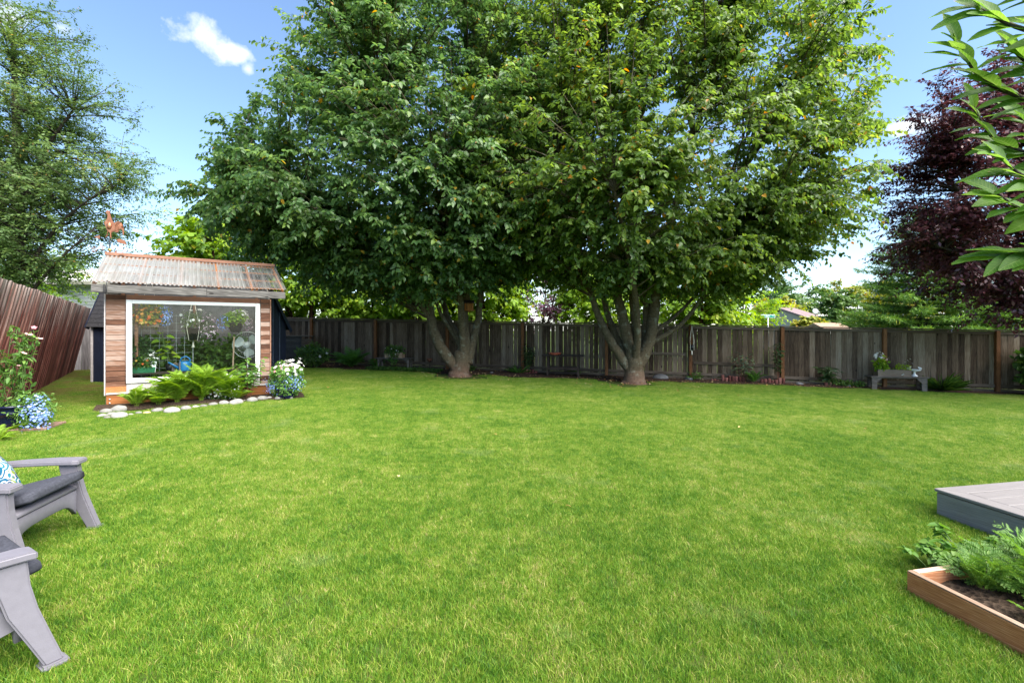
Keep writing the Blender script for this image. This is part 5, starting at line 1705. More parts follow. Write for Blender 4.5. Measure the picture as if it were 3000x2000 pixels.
flower_cloud('blossom', sp_, F_PINK, (0, 0, .5), (1, 1, 1), 0, .075, 73, pts=fl)
MB().tube([(-.40, -.1, -.33), (-.12, .1, .75)], .008, 6).build('support_stake', W_CEDAR, sp_)
# small fern tip at the frame edge beside the paver
p = G(-8, 1292)
fern('yellow green fern by the paver in front of the navy pot', (p.x, p.y, p.z), FR, 10, .34, 9, (10, 60))
p = G(258, 1072)
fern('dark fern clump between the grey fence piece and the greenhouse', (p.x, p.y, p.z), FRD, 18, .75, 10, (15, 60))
p = G(228, 1064)
stalk_plant('bramble', 'leafy bramble climbing the grey fence piece', 'plant', (p.x, p.y, p.z), 1.35, 9, .55, L_MID, STEM, leaf=(.13, .07), per=14, form='ovate', seed=80, lean=(.2, -.2))

# ------------------------------------------------------------------ inside the greenhouse
def ghp(u, v, y):
    r = (u - CX) / F
    d = Vector((r, 1))
    s = (y + GH0.dot(e2)) / d.dot(e2)
    w = d * s - GH0
    return Vector((w.dot(e1), y, EYE + s * (HV - v) / F - GHZ))
def ghw(u, v, y):
    l = ghp(u, v, y); w = gh(l.x, l.y)
    return Vector((w.x, w.y, GHZ + l.z))
# hanging wooden box
y = .36
a, b = ghp(408, 958, y), ghp(468, 926, y)
w = ghw(438, 958, y)
hb = thing('hanging_box', 'wooden hanging box of orange flowers inside the greenhouse window', 'planter', w, GHR)
bw, bh = b.x - a.x, b.z - a.z
MB().box((0, -.11, bh / 2), (bw, .016, bh), bev=.003).build('side_board', W_BOX, hb)
MB().box((0, .11, bh / 2), (bw, .016, bh), bev=.003).build('side_board', W_BOX, hb)
for sx in (-1, 1): MB().box((sx * (bw / 2 - .008), 0, bh / 2), (.016, .202, bh), bev=.003).build('end_board', W_BOX, hb)
MB().box((0, 0, .01), (bw - .034, .2, .016)).build('bottom', W_BOX, hb)
for sx in (-1, 1): MB().tube([(sx * bw * .45, 0, bh), (sx * .04, 0, bh + .65)], .003, 5).build('cord', ROPE, hb)
hf = thing('box_flowers', 'orange and yellow flowers with blue lobelia in the hanging wooden box', 'flowers', w + Vector((0, 0, bh)), GHR)
leaf_cloud('foliage', hf, L_YEL, (0, -.02, .02), (.29, .18, .24), 900, (.06, .04), 'ovate', 81, shell=.4)
flower_cloud('orange_blossom', hf, F_ORANGE, (0, -.04, 0), (.27, .2, .18), 80, .06, 82, top=(0, -.5, 0))
flower_cloud('blue_blossom', hf, F_BLUE, (.24, -.05, .0), (.13, .12, .2), 200, .03, 83, top=(.2, -.5, 0))
# macrame hanger with a black pot
y = .42
a, b = ghp(541, 996, y), ghp(592, 958, y)
w = ghw(566, 996, y)
mk = thing('macrame_hanger', 'black pot in a white macrame hanger inside the greenhouse window', 'planter', w, GHR)
pw, ph = (b.x - a.x) / 2, b.z - a.z
MB().lathe([(0, 0), (pw * .70, 0), (pw * .95, ph * .9), (pw, ph * .9), (pw, ph), (pw - .012, ph), (pw - .02, ph * .85), (0, ph * .85)], 24).build('pot', BLACK_PL, mk, True, ang=60)
top = ghp(567, 880, y) - ghp(566, 996, y)
for k in range(4):
    an = R(45 + 90 * k)
    q = Vector((math.cos(an), math.sin(an), 0))
    MB().tube([Vector((0, 0, top.z)) + q * .02, q * (pw + .006) + Vector((0, 0, ph)), q * (pw * .72) + Vector((0, 0, 0)), Vector((0, 0, -.03))], .006, 6).build('cord', ROPE, mk, True)
MB().lathe([(0, 0), (.012, -.0), (.018, -.04), (.012, -.055), (.03, -.13), (.026, -.135), (0, -.13)], 12, (0, 0, -.02)).build('tassel', ROPE, mk, True)
mf = thing('daisies', 'daisies and mauve trailing flowers in the macrame hanger', 'flowers', w + Vector((0, 0, ph)), GHR)
leaf_cloud('foliage', mf, L_MID, (0, 0, .12), (.2, .17, .22), 700, (.06, .012), 'lance', 84, shell=.3)
flower_cloud('daisy_blossom', mf, F_WHITE, (0, 0, .16), (.26, .2, .26), 34, .055, 85, petals=7)
leaf_cloud('trailing_foliage', mf, L_DARK, (.24, -.05, -.02), (.16, .13, .26), 380, (.05, .014), 'lance', 86, shell=.3)
flower_cloud('mauve_blossom', mf, F_MAUVE, (.24, -.06, 0), (.19, .15, .27), 170, .034, 87)
# black hanging bowl
y = .48
a, b = ghp(666, 973, y), ghp(713, 946, y)
w = ghw(690, 973, y)
hbwl = thing('hanging_bowl', 'black plastic hanging bowl above the fan inside the greenhouse', 'planter', w, GHR)
pw, ph = (b.x - a.x) / 2, b.z - a.z
MB().lathe([(0, 0), (pw * .55, 0), (pw * .85, ph * .45), (pw * .97, ph * .9), (pw * 1.04, ph * .9), (pw * 1.04, ph), (pw * .95, ph), (pw * .9, ph * .85), (0, ph * .85)], 24).build('bowl', BLACK_PL, hbwl, True, ang=60)
for k in range(3):
    an = R(30 + 120 * k)
    MB().tube([(math.cos(an) * pw, math.sin(an) * pw, ph), (0, 0, ph + .55)], .003, 5).build('wire', DARK_METAL, hbwl)
bf = thing('bowl_flowers', 'lime foliage with white and mauve flowers in the hanging bowl', 'flowers', w + Vector((0, 0, ph)), GHR)
leaf_cloud('foliage', bf, L_LIME, (0, 0, .08), (.23, .18, .17), 600, (.06, .04), 'ovate', 88, shell=.3)
flower_cloud('white_blossom', bf, F_WHITE, (.07, 0, .17), (.17, .13, .12), 45, .06, 89, top=(.2, 0, .5))
flower_cloud('blue_blossom', bf, F_BLUE, (-.22, -.05, 0), (.14, .12, .16), 90, .03, 91)
flower_cloud('mauve_blossom', bf, F_MAUVE, (.22, -.05, 0), (.1, .12, .16), 90, .03, 92)
# pedestal fan
y = .80
w = ghw(724, 1010, y)
FANW = plain('fan_plastic', (.62, .64, .64), .35, .4, .05, 4)
FANB = plain('fan_blade', (.55, .60, .58), .3, .4, .05, 4)
fan = thing('pedestal_fan', 'white pedestal fan standing inside the greenhouse window', 'fan', (w.x, w.y, GHZ + .03), GHR - R(20))
fz = w.z - GHZ - .03
fr_ = .30
rot90 = Matrix.Rotation(R(90), 3, 'X')
ring_pts = [Vector((fr_ * math.cos(6.283 * k / 32), 0, fz + fr_ * math.sin(6.283 * k / 32))) for k in range(33)]
ring_ = MB().tube(ring_pts, .006, 6).build('guard_ring', FANW, fan, True)
for k in range(40):
    an = 6.283 * k / 40
    d = Vector((math.cos(an), 0, math.sin(an)))
    c = Vector((0, 0, fz))
    MB().tube([c + d * .05 + Vector((0, -.085, 0)), c + d * fr_ * .7 + Vector((0, -.07, 0)), c + d * fr_], .0016, 3).build('guard_wire', FANW, ring_)
for rr, yy in ((fr_ * .62, -.075),):
    pts = [Vector((rr * math.cos(6.283 * k / 32), yy, fz + rr * math.sin(6.283 * k / 32))) for k in range(33)]
    MB().tube(pts, .006 if yy == 0 else .003, 6).build('guard_ring', FANW, fan, True)
for k in range(3):
    an = R(40 + 120 * k)
    V_, F_ = [], []
    for i in range(6):
        rr = .05 + (fr_ * .88 - .05) * i / 5
        hw = R(14 + 22 * math.sin(i / 5 * 2.6))
        for q in (-1, 0, 1):
            aa = an + hw * q
            V_.append((rr * math.cos(aa), .02 - .03 * q, fz + rr * math.sin(aa)))
    for i in range(5):
        for j in range(2):
            F_.append([i * 3 + j, i * 3 + j + 1, i * 3 + j + 4, i * 3 + j + 3])
    MB().add(V_, F_).build('blade', FANB, fan, True)
MB().lathe([(0, .06), (.05, .055), (.072, .03), (.075, -.05), (.05, -.09), (0, -.1)], 20, (0, 0, fz), rot90).build('motor_housing', FANW, fan, True)
MB().box((0, .03, fz - .16), (.055, .05, .26), bev=.012).build('neck', FANW, fan)
MB().tube([(0, .03, .04), (0, .03, fz - .25)], .014, 8).build('pole', FANW, fan, True)
MB().lathe([(0, 0), (.2, 0), (.2, .02), (.06, .045), (0, .05)], 24).build('base', FANW, fan, True)
# watering can
y = .30
w = ghw(541, 1086, y)
can = thing('watering_can', 'blue plastic watering can on the greenhouse sill', 'watering can', w, GHR)
ch = ghp(541, 1058, y).z - ghp(541, 1086, y).z
MB().lathe([(0, 0), (.105, 0), (.11, .02), (.10, ch * .7), (.085, ch), (.07, ch), (.08, ch * .7), (.0, .03)], 20).build('body', BLUE_PL, can, True)
MB().tube([(-.09, 0, ch * .75), (-.05, 0, ch + .075), (.02, 0, ch + .10), (.08, 0, ch + .06), (.11, 0, ch * .6)], [.014] * 5, 8).build('handle', BLUE_PL, can, True)
MB().tube([(-.09, 0, .05), (-.2, 0, ch * .7), (-.27, 0, ch * .95)], [.028, .018, .014], 8).build('spout', BLUE_PL, can, True)
MB().box((0, 0, -(w.z - GHZ) / 2), (.001, .001, .001))
# bench shelf that carries can, pots and tags
sh_ = thing('potting_shelf', 'low dark potting shelf along the inside of the greenhouse window', 'shelf', (*gh(1.36, .32), GHZ + .03), GHR)
zs = w.z - GHZ - .03
MB().box((0, .0, zs - .018), (2.46, .34, .03), bev=.004).build('shelf_board', W_DARKBENCH, sh_)
for sx in (-1.18, 0, 1.18):
    for sy in (-.13, .13): MB().box((sx, sy, (zs - .034) / 2), (.05, .05, zs - .034)).build('leg', W_DARKBENCH, sh_)
def at_shelf(u, y=.30):
    l = ghp(u, 1080, y); q = gh(l.x, l.y); return Vector((q.x, q.y, GHZ + .03 + zs))
w = at_shelf(422, .26)
tr_ = thing('green_trough', 'green plastic trough of leafy seedlings on the greenhouse shelf', 'planter', w, GHR)
MB().box((0, 0, .055), (.34, .13, .11), taper=1.06, bev=0).build('trough', GREEN_PL, tr_)
leaf_cloud('foliage', tr_, L_MID, (0, 0, .2), (.2, .1, .14), 380, (.05, .03), 'ovate', 93)
flower_cloud('red_blossom', tr_, F_ORANGE, (0, 0, .22), (.2, .11, .13), 16, .04, 94)
w = at_shelf(450, .22)
cup = thing('plant_tag', 'tall pale plastic plant tag standing beside the green trough', 'plant tag', w, GHR)
MB().box((0, 0, .11), (.075, .008, .22), rot=(R(-8), R(6), 0), bev=.003).build('tag', WHITE_OLD, cup)
w = at_shelf(404, .42)
rose = thing('dark_bushes', 'dark leafy bush with small white flowers in the greenhouse corner', 'plant', w, GHR)
MB().lathe([(0, 0), (.09, 0), (.12, .17), (.105, .17), (0, .15)], 16).build('pot', RED_PL, rose, True)
leaf_cloud('foliage', rose, L_DARK, (0, 0, .40), (.22, .2, .3), 700, (.07, .045), 'ovate', 95, shell=.3)
flower_cloud('white_blossom', rose, F_WHITE, (.2, -.08, .22), (.12, .1, .18), 70, .035, 96)
# tall big leaved seedling, trellis, stakes, birdhouse, background foliage
w = at_shelf(500, .45)
cuc = thing('cucumber_plant', 'tall young plant with big round leaves in the middle of the greenhouse', 'plant', w, GHR)
MB().lathe([(0, 0), (.07, 0), (.095, .13), (.08, .13), (0, .11)], 16).build('pot', BLACK_PL, cuc, True)
st_ = smooth_line(np.array([[0, 0, .1], [-.03, 0, .28], [-.10, 0, .5], [-.14, 0, .78]]), 10)
MB().tube(st_, .008, 6).build('stem', STEM, cuc, True)
g = np.random.default_rng(97)
for i in range(12):
    p_ = st_[3 + i % 7]
    a_ = i * 2.4
    d_ = np.array([[math.cos(a_), math.sin(a_), .15]])
    V, Fc, kk = leaf_arrays(np.array([p_ + d_[0] * .06]), d_ + np.array([[0, 0, -.2]]), np.array([[.1, -.4, 1.]]), np.array([.17 * g.uniform(.7, 1.1)]), np.array([.16 * g.uniform(.7, 1.1)]), 'ovate', .25)
    put('leaf', mesh_np('leaf', V, Fc, L_LIME, False, {'rnd': np.full(kk, g.uniform(.3, .8))}), cuc)
tre = thing('wire_trellis', 'fine wire grid trellis hanging behind the plants in the greenhouse', 'trellis', (*gh(.9, .62), GHZ + .04), GHR)
for i in range(7): MB().tube([(-.42 + .14 * i, 0, .4), (-.42 + .14 * i, 0, 1.72)], .0025, 4).build('wire', WIRE, tre)
for i in range(9): MB().tube([(-.43, 0, .45 + .155 * i), (.43, 0, .45 + .155 * i)], .0025, 4).build('wire', WIRE, tre)
MB().tube([(-.43, 0, -.02), (-.43, 0, 1.73)], .006, 5).build('post', WIRE, tre); MB().tube([(.43, 0, -.02), (.43, 0, 1.73)], .006, 5).build('post', WIRE, tre)
for u_, vt, lab in ((684, 986, 'tall pale wooden stake leaning beside the fan'), (527, 1062, 'short pale wooden stake before the watering can')):
    w = at_shelf(u_, .2)
    stk = thing('plant_stake', lab, 'stake', w, GHR)
    h_ = max(.2, ghw(u_, vt, .2).z - w.z)
    MB().box((0, 0, h_ / 2), (.028 if vt < 1000 else .014, .012, h_), rot=(0, R(2), 0), bev=.003).build('stick', W_BEDTOP, stk)
w = at_shelf(514, .40)
nest = thing('small_birdhouse', 'small wooden birdhouse on the shelf behind the watering can', 'birdhouse', w, GHR)
MB().prism([(-.06, 0), (.06, 0), (.06, .1), (0, .16), (-.06, .1)], .11).build('box', W_BENCH, nest)
for sx in (-1, 1): MB().box((sx * .042, 0, .135), (.115, .14, .012), rot=(0, sx * R(45), 0)).build('roof_panel', W_BOX, nest)
MB().lathe([(0, 0), (.014, 0), (.014, .004), (0, .004)], 12, (0, -.056, .08), rot90).build('entrance_shade', BLACK_PL, nest)  # dark disc on the solid box, painted shade of the entry hole
for i, (u_, vv, yy, n_, lab) in enumerate(((620, 1060, 1.1, 600, 'dark leafy tomato plant behind the watering can'), (690, 1062, 1.2, 600, 'dark leafy pepper plant behind the fan pole'), (470, 1040, 1.25, 600, 'dim leafy plant at the back of the greenhouse near the bush'), (560, 1052, 1.3, 500, 'dim leafy plant at the back of the greenhouse under the macrame pot'))):
    l = ghp(u_, vv, yy); q = gh(l.x, l.y)
    tp = thing('tomato_plant', lab, 'plant', (q.x, q.y, GHZ + .03), GHR, group='plants at the back of the greenhouse')
    MB().lathe([(0, 0), (.12, 0), (.16, .25), (.145, .25), (0, .22)], 16).build('pot', BLACK_PL, tp, True)
    MB().tube([(0, 0, .2), (.02, 0, .7), (0, .02, 1.25)], [.012, .01, .005], 5).build('stem', STEM, tp, True)
    leaf_cloud('foliage', tp, L_MID, (0, 0, .80), (.26, .22, .5), n_, (.11, .07), 'ovate', 100 + i, shell=.15)

# ------------------------------------------------------------------ along the back fence
def fp(t, off, dz=0.0):
    p = fence_pt(t, off); return Vector((p.x, p.y, gz(p.x, p.y) + dz))
# slatted bin
ta, tb_ = fence_x(836), fence_x(914)
t0 = (ta + tb_) / 2; wbn = 1.12
bn = thing('slatted_bin', 'dark grey slatted wooden bin standing between the navy shed and fence post', 'bin', fp(t0 + .26, .55), FTH)
W_BIN = wood('dark_bin_wood', [(.3, (.03, .028, .025)), (.6, (.07, .066, .06)), (.9, (.13, .12, .11))], grain=(1, 10, 10), tone=.15, knots=False)
bhh = 1.06
for i in range(10):
    put('slat', MB().box((0, 0, 0), (wbn - .1, .018, .10), rot=(R(-9), 0, 0), bev=.003).data('slat', W_BIN), bn, (0, -.33, .06 + .108 * i))
for i in range(9):
    for sx in (-1, 1): put('slat', MB().box((0, 0, 0), (.018, .58, .10), bev=.003).data('slat', W_BIN), bn, (sx * (wbn / 2 - .03), 0, .06 + .108 * i))
for sx in (-1, 1):
    for sy in (-1, 1): MB().box((sx * (wbn / 2 - .035), sy * .33, bhh / 2), (.07, .05, bhh), bev=.004).build('post', W_BIN, bn)
MB().box((0, 0, bhh + .018), (wbn + .04, .76, .035), bev=.004).build('lid', W_BIN, bn)
def bench(name, label, loc, rz, L, h, d, top_m, leg_m, leg_w=.18):
    t = thing(name, label, 'bench', loc, rz)
    for k in range(2): MB().box((0, (k - .5) * (d / 2), h - .019), (L, d / 2 - .006, .038), bev=.004).build('seat_board', top_m, t)
    for sx in (-1, 1):
        for sy in (-1, 1):
            MB().box((sx * (L / 2 - .1), sy * (d / 2 - .05), (h - .04) / 2), (leg_w if sy < 0 else .09, .04, h - .04), bev=.004).build('leg', leg_m, t)
        x = sx * (L / 2 - .1 - leg_w / 2)
        MB().add([(x, -d / 2 + .03, h - .045), (x - sx * .13, -d / 2 + .03, h - .045), (x, -d / 2 + .03, h - .18), (x, -d / 2 + .055, h - .045), (x - sx * .13, -d / 2 + .055, h - .045), (x, -d / 2 + .055, h - .18)],
                 [[0, 1, 2], [3, 5, 4], [0, 3, 4, 1], [1, 4, 5, 2], [2, 5, 3, 0]]).build('bracket', leg_m, t)
    MB().box((0, .0, h - .06), (L - .3, .04, .04)).build('apron', leg_m, t)
    return t
def planter(name, label, loc, rz, L, h, d, mat):
    t = thing(name, label, 'planter', loc, rz)
    for sy in (-1, 1): MB().box((0, sy * (d / 2), h / 2), (L, .022, h), bev=.003).build('side_board', mat, t)
    for sx in (-1, 1): MB().box((sx * (L / 2 - .012), 0, h / 2), (.022, d - .023, h), bev=.003).build('end_board', mat, t)
    MB().box((0, 0, h - .03), (L - .05, d - .03, .02)).build('soil', SOIL, t)
    return t
# bench by the tree nearer the greenhouse
pb1 = G(1200, 1074); pb1 = Vector((pb1.x, pb1.y))
tb1 = (pb1 - FL).dot(fdir)
b1 = fp(tb1, .75)
bench('wooden_bench', 'low weathered bench with a flower planter near the birdhouse tree', b1, FTH, 1.32, .42, .34, W_BENCH, W_BENCH, .06)
W_PALE = wood('pale_planter_wood', [(.25, (.18, .11, .07)), (.55, (.36, .24, .16)), (.85, (.52, .38, .28))], grain=(1, 12, 12), tone=.15)
planter('wooden_planter', 'pale wooden planter on the bench near the birdhouse tree', b1 + Vector((0, 0, .42)), FTH, .66, .18, .2, W_PALE)
pf = thing('planter_flowers', 'leafy white flowering plants trailing over the pale planter', 'flowers', b1 + Vector((-.02, 0, .58)), FTH)
leaf_cloud('foliage', pf, L_MID, (0, -.02, .08), (.34, .15, .2), 520, (.075, .045), 'ovate', 110)
leaf_cloud('trailing_foliage', pf, L_FERN_D, (.04, -.16, -.16), (.2, .06, .22), 320, (.045, .026), 'ovate', 111)
flower_cloud('blossom', pf, F_WHITE, (0, -.06, .08), (.36, .16, .24), 16, .05, 112)
# dark bench between the trees with a red tray
pb2 = G(1655, 1100); tb2 = (pb2.to_2d() - FL).dot(fdir)
b2 = fp(tb2, .85)
bk = thing('potting_bench', 'dark two-tier potting bench standing between the two big trees', 'bench', b2, FTH)
zt = P(1655, 1041, b2.y).z - b2.z; zl = P(1655, 1078, b2.y).z - b2.z
MB().box((.0, 0, zt), (1.32, .36, .04), bev=.004).build('top', W_DARKBENCH, bk)
MB().box((.0, 0, zl), (1.05, .34, .10), bev=.004).build('lower_shelf', W_DARKBENCH, bk)
MB().box((.0, .1, zl - .16), (1.0, .03, .08), bev=.004).build('stretcher', W_DARKBENCH, bk)
for sx in (-1, 1):
    for sy in (-1, 1): MB().box((sx * .48, sy * .14, (zt - .02) / 2), (.05, .05, zt - .02), rot=(0, sx * R(-2), 0), bev=.004).build('leg', W_DARKBENCH, bk)
tray = thing('red_tray', 'terracotta red saucer on the dark potting bench', 'saucer', b2 + Vector((-.26 * math.cos(FTH), -.26 * math.sin(FTH), zt + .02)), FTH)
MB().lathe([(0, 0), (.17, 0), (.21, .07), (.195, .07), (.16, .015), (0, .015)], 24).build('saucer', RED_PL, tray, True)
# white bird bath bench
pb3 = G(2606, 1138); tb3 = (pb3.to_2d() - FL).dot(fdir)
b3 = fp(tb3, .36)
L3 = 1.42
bench('wooden_bench', 'grey weathered bench with a long planter and white bird bath by the fence', b3, FTH, L3, .40, .36, W_BENCH, W_BENCH, .13)
planter('wooden_planter', 'long grey wooden planter of geraniums on the bird bath bench', b3 + Vector((-.10, .02, .40)), FTH, .82, .19, .22, W_BOX)
gf = thing('geraniums', 'tall white and pink geranium with yellow green foliage in the long planter', 'flowers', b3 + Vector((-.36, .08, .57)), FTH)
leaf_cloud('foliage', gf, L_LIME, (0, 0, .14), (.15, .12, .2), 230, (.08, .07), 'ovate', 113)
MB().tube([(0, 0, 0), (-.03, 0, .4)], .005, 5).build('stem', STEM, gf); MB().tube([(0, 0, 0), (.08, 0, .34)], .005, 5).build('stem', STEM, gf)
flower_cloud('white_blossom', gf, F_WHITE, (-.05, 0, .42), (.12, .08, .1), 22, .07, 114)
flower_cloud('pink_blossom', gf, F_PINK, (.08, -.05, .33), (.06, .05, .05), 14, .06, 115)
vf = thing('trailing_violas', 'small yellow green violas spilling over the end of the long planter', 'flowers', b3 + Vector((.14, -.0, .57)), FTH)
leaf_cloud('foliage', vf, L_LIME, (0, -.04, .05), (.2, .12, .12), 220, (.05, .03), 'ovate', 116)
for k in range(3): MB().tube([(.05 * k, 0, 0), (.10 + .06 * k, 0, .22 + .05 * k)], .003, 4).build('stem', STEM, vf)
flower_cloud('blossom', vf, F_WHITE, (0, 0, 0), (.1, .1, .1), 0, .05, 117, pts=[(.10, 0, .23), (.16, 0, .28), (.22, 0, .32), (.26, -.02, .2), (-.03, -.16, -.1), (-.06, -.16, -.12), (.2, -.05, .1)])
bb = thing('bird_bath', 'small white bird bath with two doves on the bench end', 'bird bath', b3 + Vector((.44 * math.cos(FTH), .44 * math.sin(FTH), .40)), FTH)
bb.scale = (.78, .78, .78)
MB().lathe([(0, 0), (.10, 0), (.11, .02), (.07, .06), (.035, .1), (.03, .15), (.06, .18), (.17, .22), (.20, .26), (.185, .26), (.15, .225), (0, .21)], 24).build('basin', WHITE_OLD, bb, True)
for sx in (-1, 1):
    d = MB()
    d.tube([(sx * .24, 0, .285), (sx * .19, 0, .295), (sx * .145, 0, .315), (sx * .12, 0, .325)], [.008, .035, .03, .012], 10)
    d.tube([(sx * .145, 0, .31), (sx * .128, 0, .345), (sx * .105, 0, .348)], [.02, .02, .004], 8)
    d.build('dove', WHITE_OLD, bb, True)
# birdhouse in the tree
w = P(1373, 909, YA - .05)
bho = thing('birdhouse', 'orange brown wooden birdhouse feeder fixed among the tree stems', 'birdhouse', w, R(12))
MB().box((0, 0, .0), (.36, .30, .022), bev=.003).build('platform', W_NEST, bho)
for i in range(4): MB().box((-.105 + .07 * i, -.105, .115), (.052 if i != 1 else .04, .016, .2), bev=.002).build('slat', W_NEST, bho)
for sx in (-1, 1): MB().box((sx * .125, 0, .115), (.018, .2, .2), bev=.002).build('side_panel', W_NEST, bho)
MB().box((0, .1, .115), (.23, .016, .2)).build('back_panel', W_NEST, bho)
for sy in (-1, 1):
    for k in range(2): MB().box((0, sy * (.125 - .055 * k), .245 + .045 * k), (.34, .085, .014), rot=(R(sy * -32), 0, 0)).build('roof_shingle', W_DARKBENCH, bho)
MB().box((.02, .12, -.03), (.06, .26, .035)).build('bracket', W_NEST, bho)
# macrame holder on the fence post
w = P(2027, 953, fence_pt(fence_x(2027)).y - .14)
rope = thing('rope_holder', 'cotton rope plant holder with a small dark pot hanging on the fence post', 'plant holder', (w.x, w.y, w.z), FTH)
zl_ = (1025 - 953) / F * w.y
for k in range(4):
    an = R(45 + 90 * k); q = Vector((math.cos(an), math.sin(an), 0))
    MB().tube([Vector((0, 0, 0)), q * .085 + Vector((0, 0, -zl_ * .62)), q * .075 + Vector((0, 0, -zl_)), Vector((0, 0, -zl_ - .02))], .008, 6).build('cord', ROPE, rope, True)
MB().lathe([(0, -zl_), (.06, -zl_), (.078, -zl_ + .17), (.066, -zl_ + .17), (0, -zl_ + .14)], 16).build('pot', BLACK_PL, rope, True)
MB().lathe([(0, 0), (.018, 0), (.024, -.08), (.03, -.13), (0, -.12)], 10, (0, 0, -zl_ - .02)).build('tassel', ROPE, rope, True)
# hourglass planter stand
w = G(1286, 1078)
cone = thing('metal_planter', 'small rusty cone planter on a thin stand behind the leaning tree limb', 'planter', fp((w.to_2d() - FL).dot(fdir), .5), 0)
MB().lathe([(.004, .26), (.05, .32), (.11, .42), (.10, .42), (.04, .33), (0, .3)], 16).build('cone', plain('rusty_metal', (.16, .07, .045), .7, .3, .3, 12, .4), cone, True)
MB().tube([(0, 0, 0), (0, 0, .28)], .008, 6).build('stand', DARK_METAL, cone)
# log edging
def logs(label, u0, u1, v, n, seed, hgt=.17):
    g = random.Random(seed)
    p0, p1 = G(u0, v).to_2d(), G(u1, v).to_2d()
    t0_, t1_ = (p0 - FL).dot(fdir), (p1 - FL).dot(fdir)
    off = max(.30, (p0 - FL).dot(fnor))
    base = fp((t0_ + t1_) / 2, off)
    t = thing('log_edging', label, 'edging', base, FTH, group='log edging strips along the fence')
    w = (t1_ - t0_) / n
    for i in range(n):
        h = hgt * g.uniform(.8, 1.25)
        me = MB().lathe([(w * .5, -.05), (w * .5, h - .012), (w * .44, h), (0, h)], 10).data('log', LOG, True)
        put('log', me, t, ((i - (n - 1) / 2) * w, g.uniform(-.015, .015), FS * (i - (n - 1) / 2) * w))
logs('short reddish log edging beside the dark potting bench', 1530, 1578, 1096, 5, 1, .16)
logs('reddish log edging below the silvery shrub', 2102, 2162, 1114, 7, 2, .19)
logs('reddish log edging below the tall dark shrub', 2210, 2272, 1118, 7, 3, .17)
logs('low reddish log edging beside the rope holder post', 2076, 2098, 1115, 3, 4, .10)
logs('short log edging behind the glossy hosta', 2378, 2404, 1122, 3, 5, .12)
# plants along the fence
def fgp(u, v, dz=0.0):
    p = G(u, v); return Vector((p.x, p.y, p.z + dz))
def bedplant(u, v, mn=.3):
    p = G(u, v).to_2d(); return fp((p - FL).dot(fdir), max(mn, (p - FL).dot(fnor)), .03)
sb = thing('hydrangea_bush', 'rounded bush with a few cream flowers before the slatted bin', 'shrub', bedplant(917, 1076))
MB().tube([(0, 0, 0), (.03, 0, .3)], .02, 6).build('stem', BARK_DARK, sb)
leaf_cloud('foliage', sb, L_MID, (0, 0, .42), (.58, .42, .36), 1700, (.085, .05), 'ovate', 130, shell=.45)
flower_cloud('blossom', sb, F_WHITE, (0, -.1, .45), (.5, .4, .3), 9, .10, 131)
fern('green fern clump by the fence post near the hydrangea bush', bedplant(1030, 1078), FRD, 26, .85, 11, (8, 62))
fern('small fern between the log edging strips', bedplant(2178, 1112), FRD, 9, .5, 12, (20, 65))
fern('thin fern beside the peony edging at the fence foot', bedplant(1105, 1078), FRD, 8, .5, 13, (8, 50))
stalk_plant('dark_shrub', 'dark leafy shrub by the fence post beside the potting bench', 'shrub', bedplant(1552, 1092), .95, 12, .28, L_DARK, STEM, leaf=(.11, .05), per=14, seed=140)
stalk_plant('rhododendron', 'silvery green rhododendron shrub at the fence behind log edging', 'shrub', bedplant(2150, 1110), .95, 9, .42, L_GREYG, STEM_RED, leaf=(.15, .05), per=10, seed=141)
stalk_plant('tall_shrub', 'tall narrow dark shrub tied against the fence behind log edging', 'shrub', bedplant(2238, 1112), 1.22, 9, .24, L_DARK, STEM_RED, leaf=(.12, .045), per=16, seed=142)
stalk_plant('hosta', 'glossy dark plant at the fence foot beside the fence post', 'plant', bedplant(2376, 1118), .58, 14, .32, L_DARK, STEM, leaf=(.17, .07), per=7, seed=143)
cb = thing('currant_bush', 'broad leaved currant bush at the end of the fence', 'shrub', bedplant(2985, 1150, .5))
MB().tube([(0, 0, 0), (.05, 0, .5), (-.1, 0, 1.0)], [.03, .02, .01], 6).build('stem', BARK_DARK, cb)
leaf_cloud('foliage', cb, L_MID, (.05, -.1, .78), (.62, .5, .70), 1300, (.15, .13), 'ovate', 150, shell=.35)
def grass_clump(label, loc, n, h, mat, seed):
    g = np.random.default_rng(seed)
    t = thing('daylily', label, 'plant', loc)
    a = g.random(n) * 6.28
    D = np.stack([np.cos(a) * .6, np.sin(a) * .6, np.full(n, .9)], 1) + g.normal(0, .2, (n, 3))
    Pb = np.stack([np.cos(a) * .08 * g.random(n), np.sin(a) * .08 * g.random(n), 0 * a], 1)
    V, Fc, kk = leaf_arrays(Pb, D, np.array([0, 0, 1.0]) + 0 * D, h * (.7 + .6 * g.random(n)), np.full(n, .022), 'lance', .45)
    put('foliage', mesh_np('foliage', V, Fc, mat, False, {'rnd': np.repeat(np.clip(g.normal(.5, .2, n), 0, 1), kk)}), t)
grass_clump('strappy green daylily clump at the fence foot by the bird bath bench', bedplant(2752, 1146), 130, .52, L_MID, 160)
grass_clump('small strappy clump beside the log edging near the potting bench', bedplant(1518, 1096), 40, .35, L_FERN_D, 161)
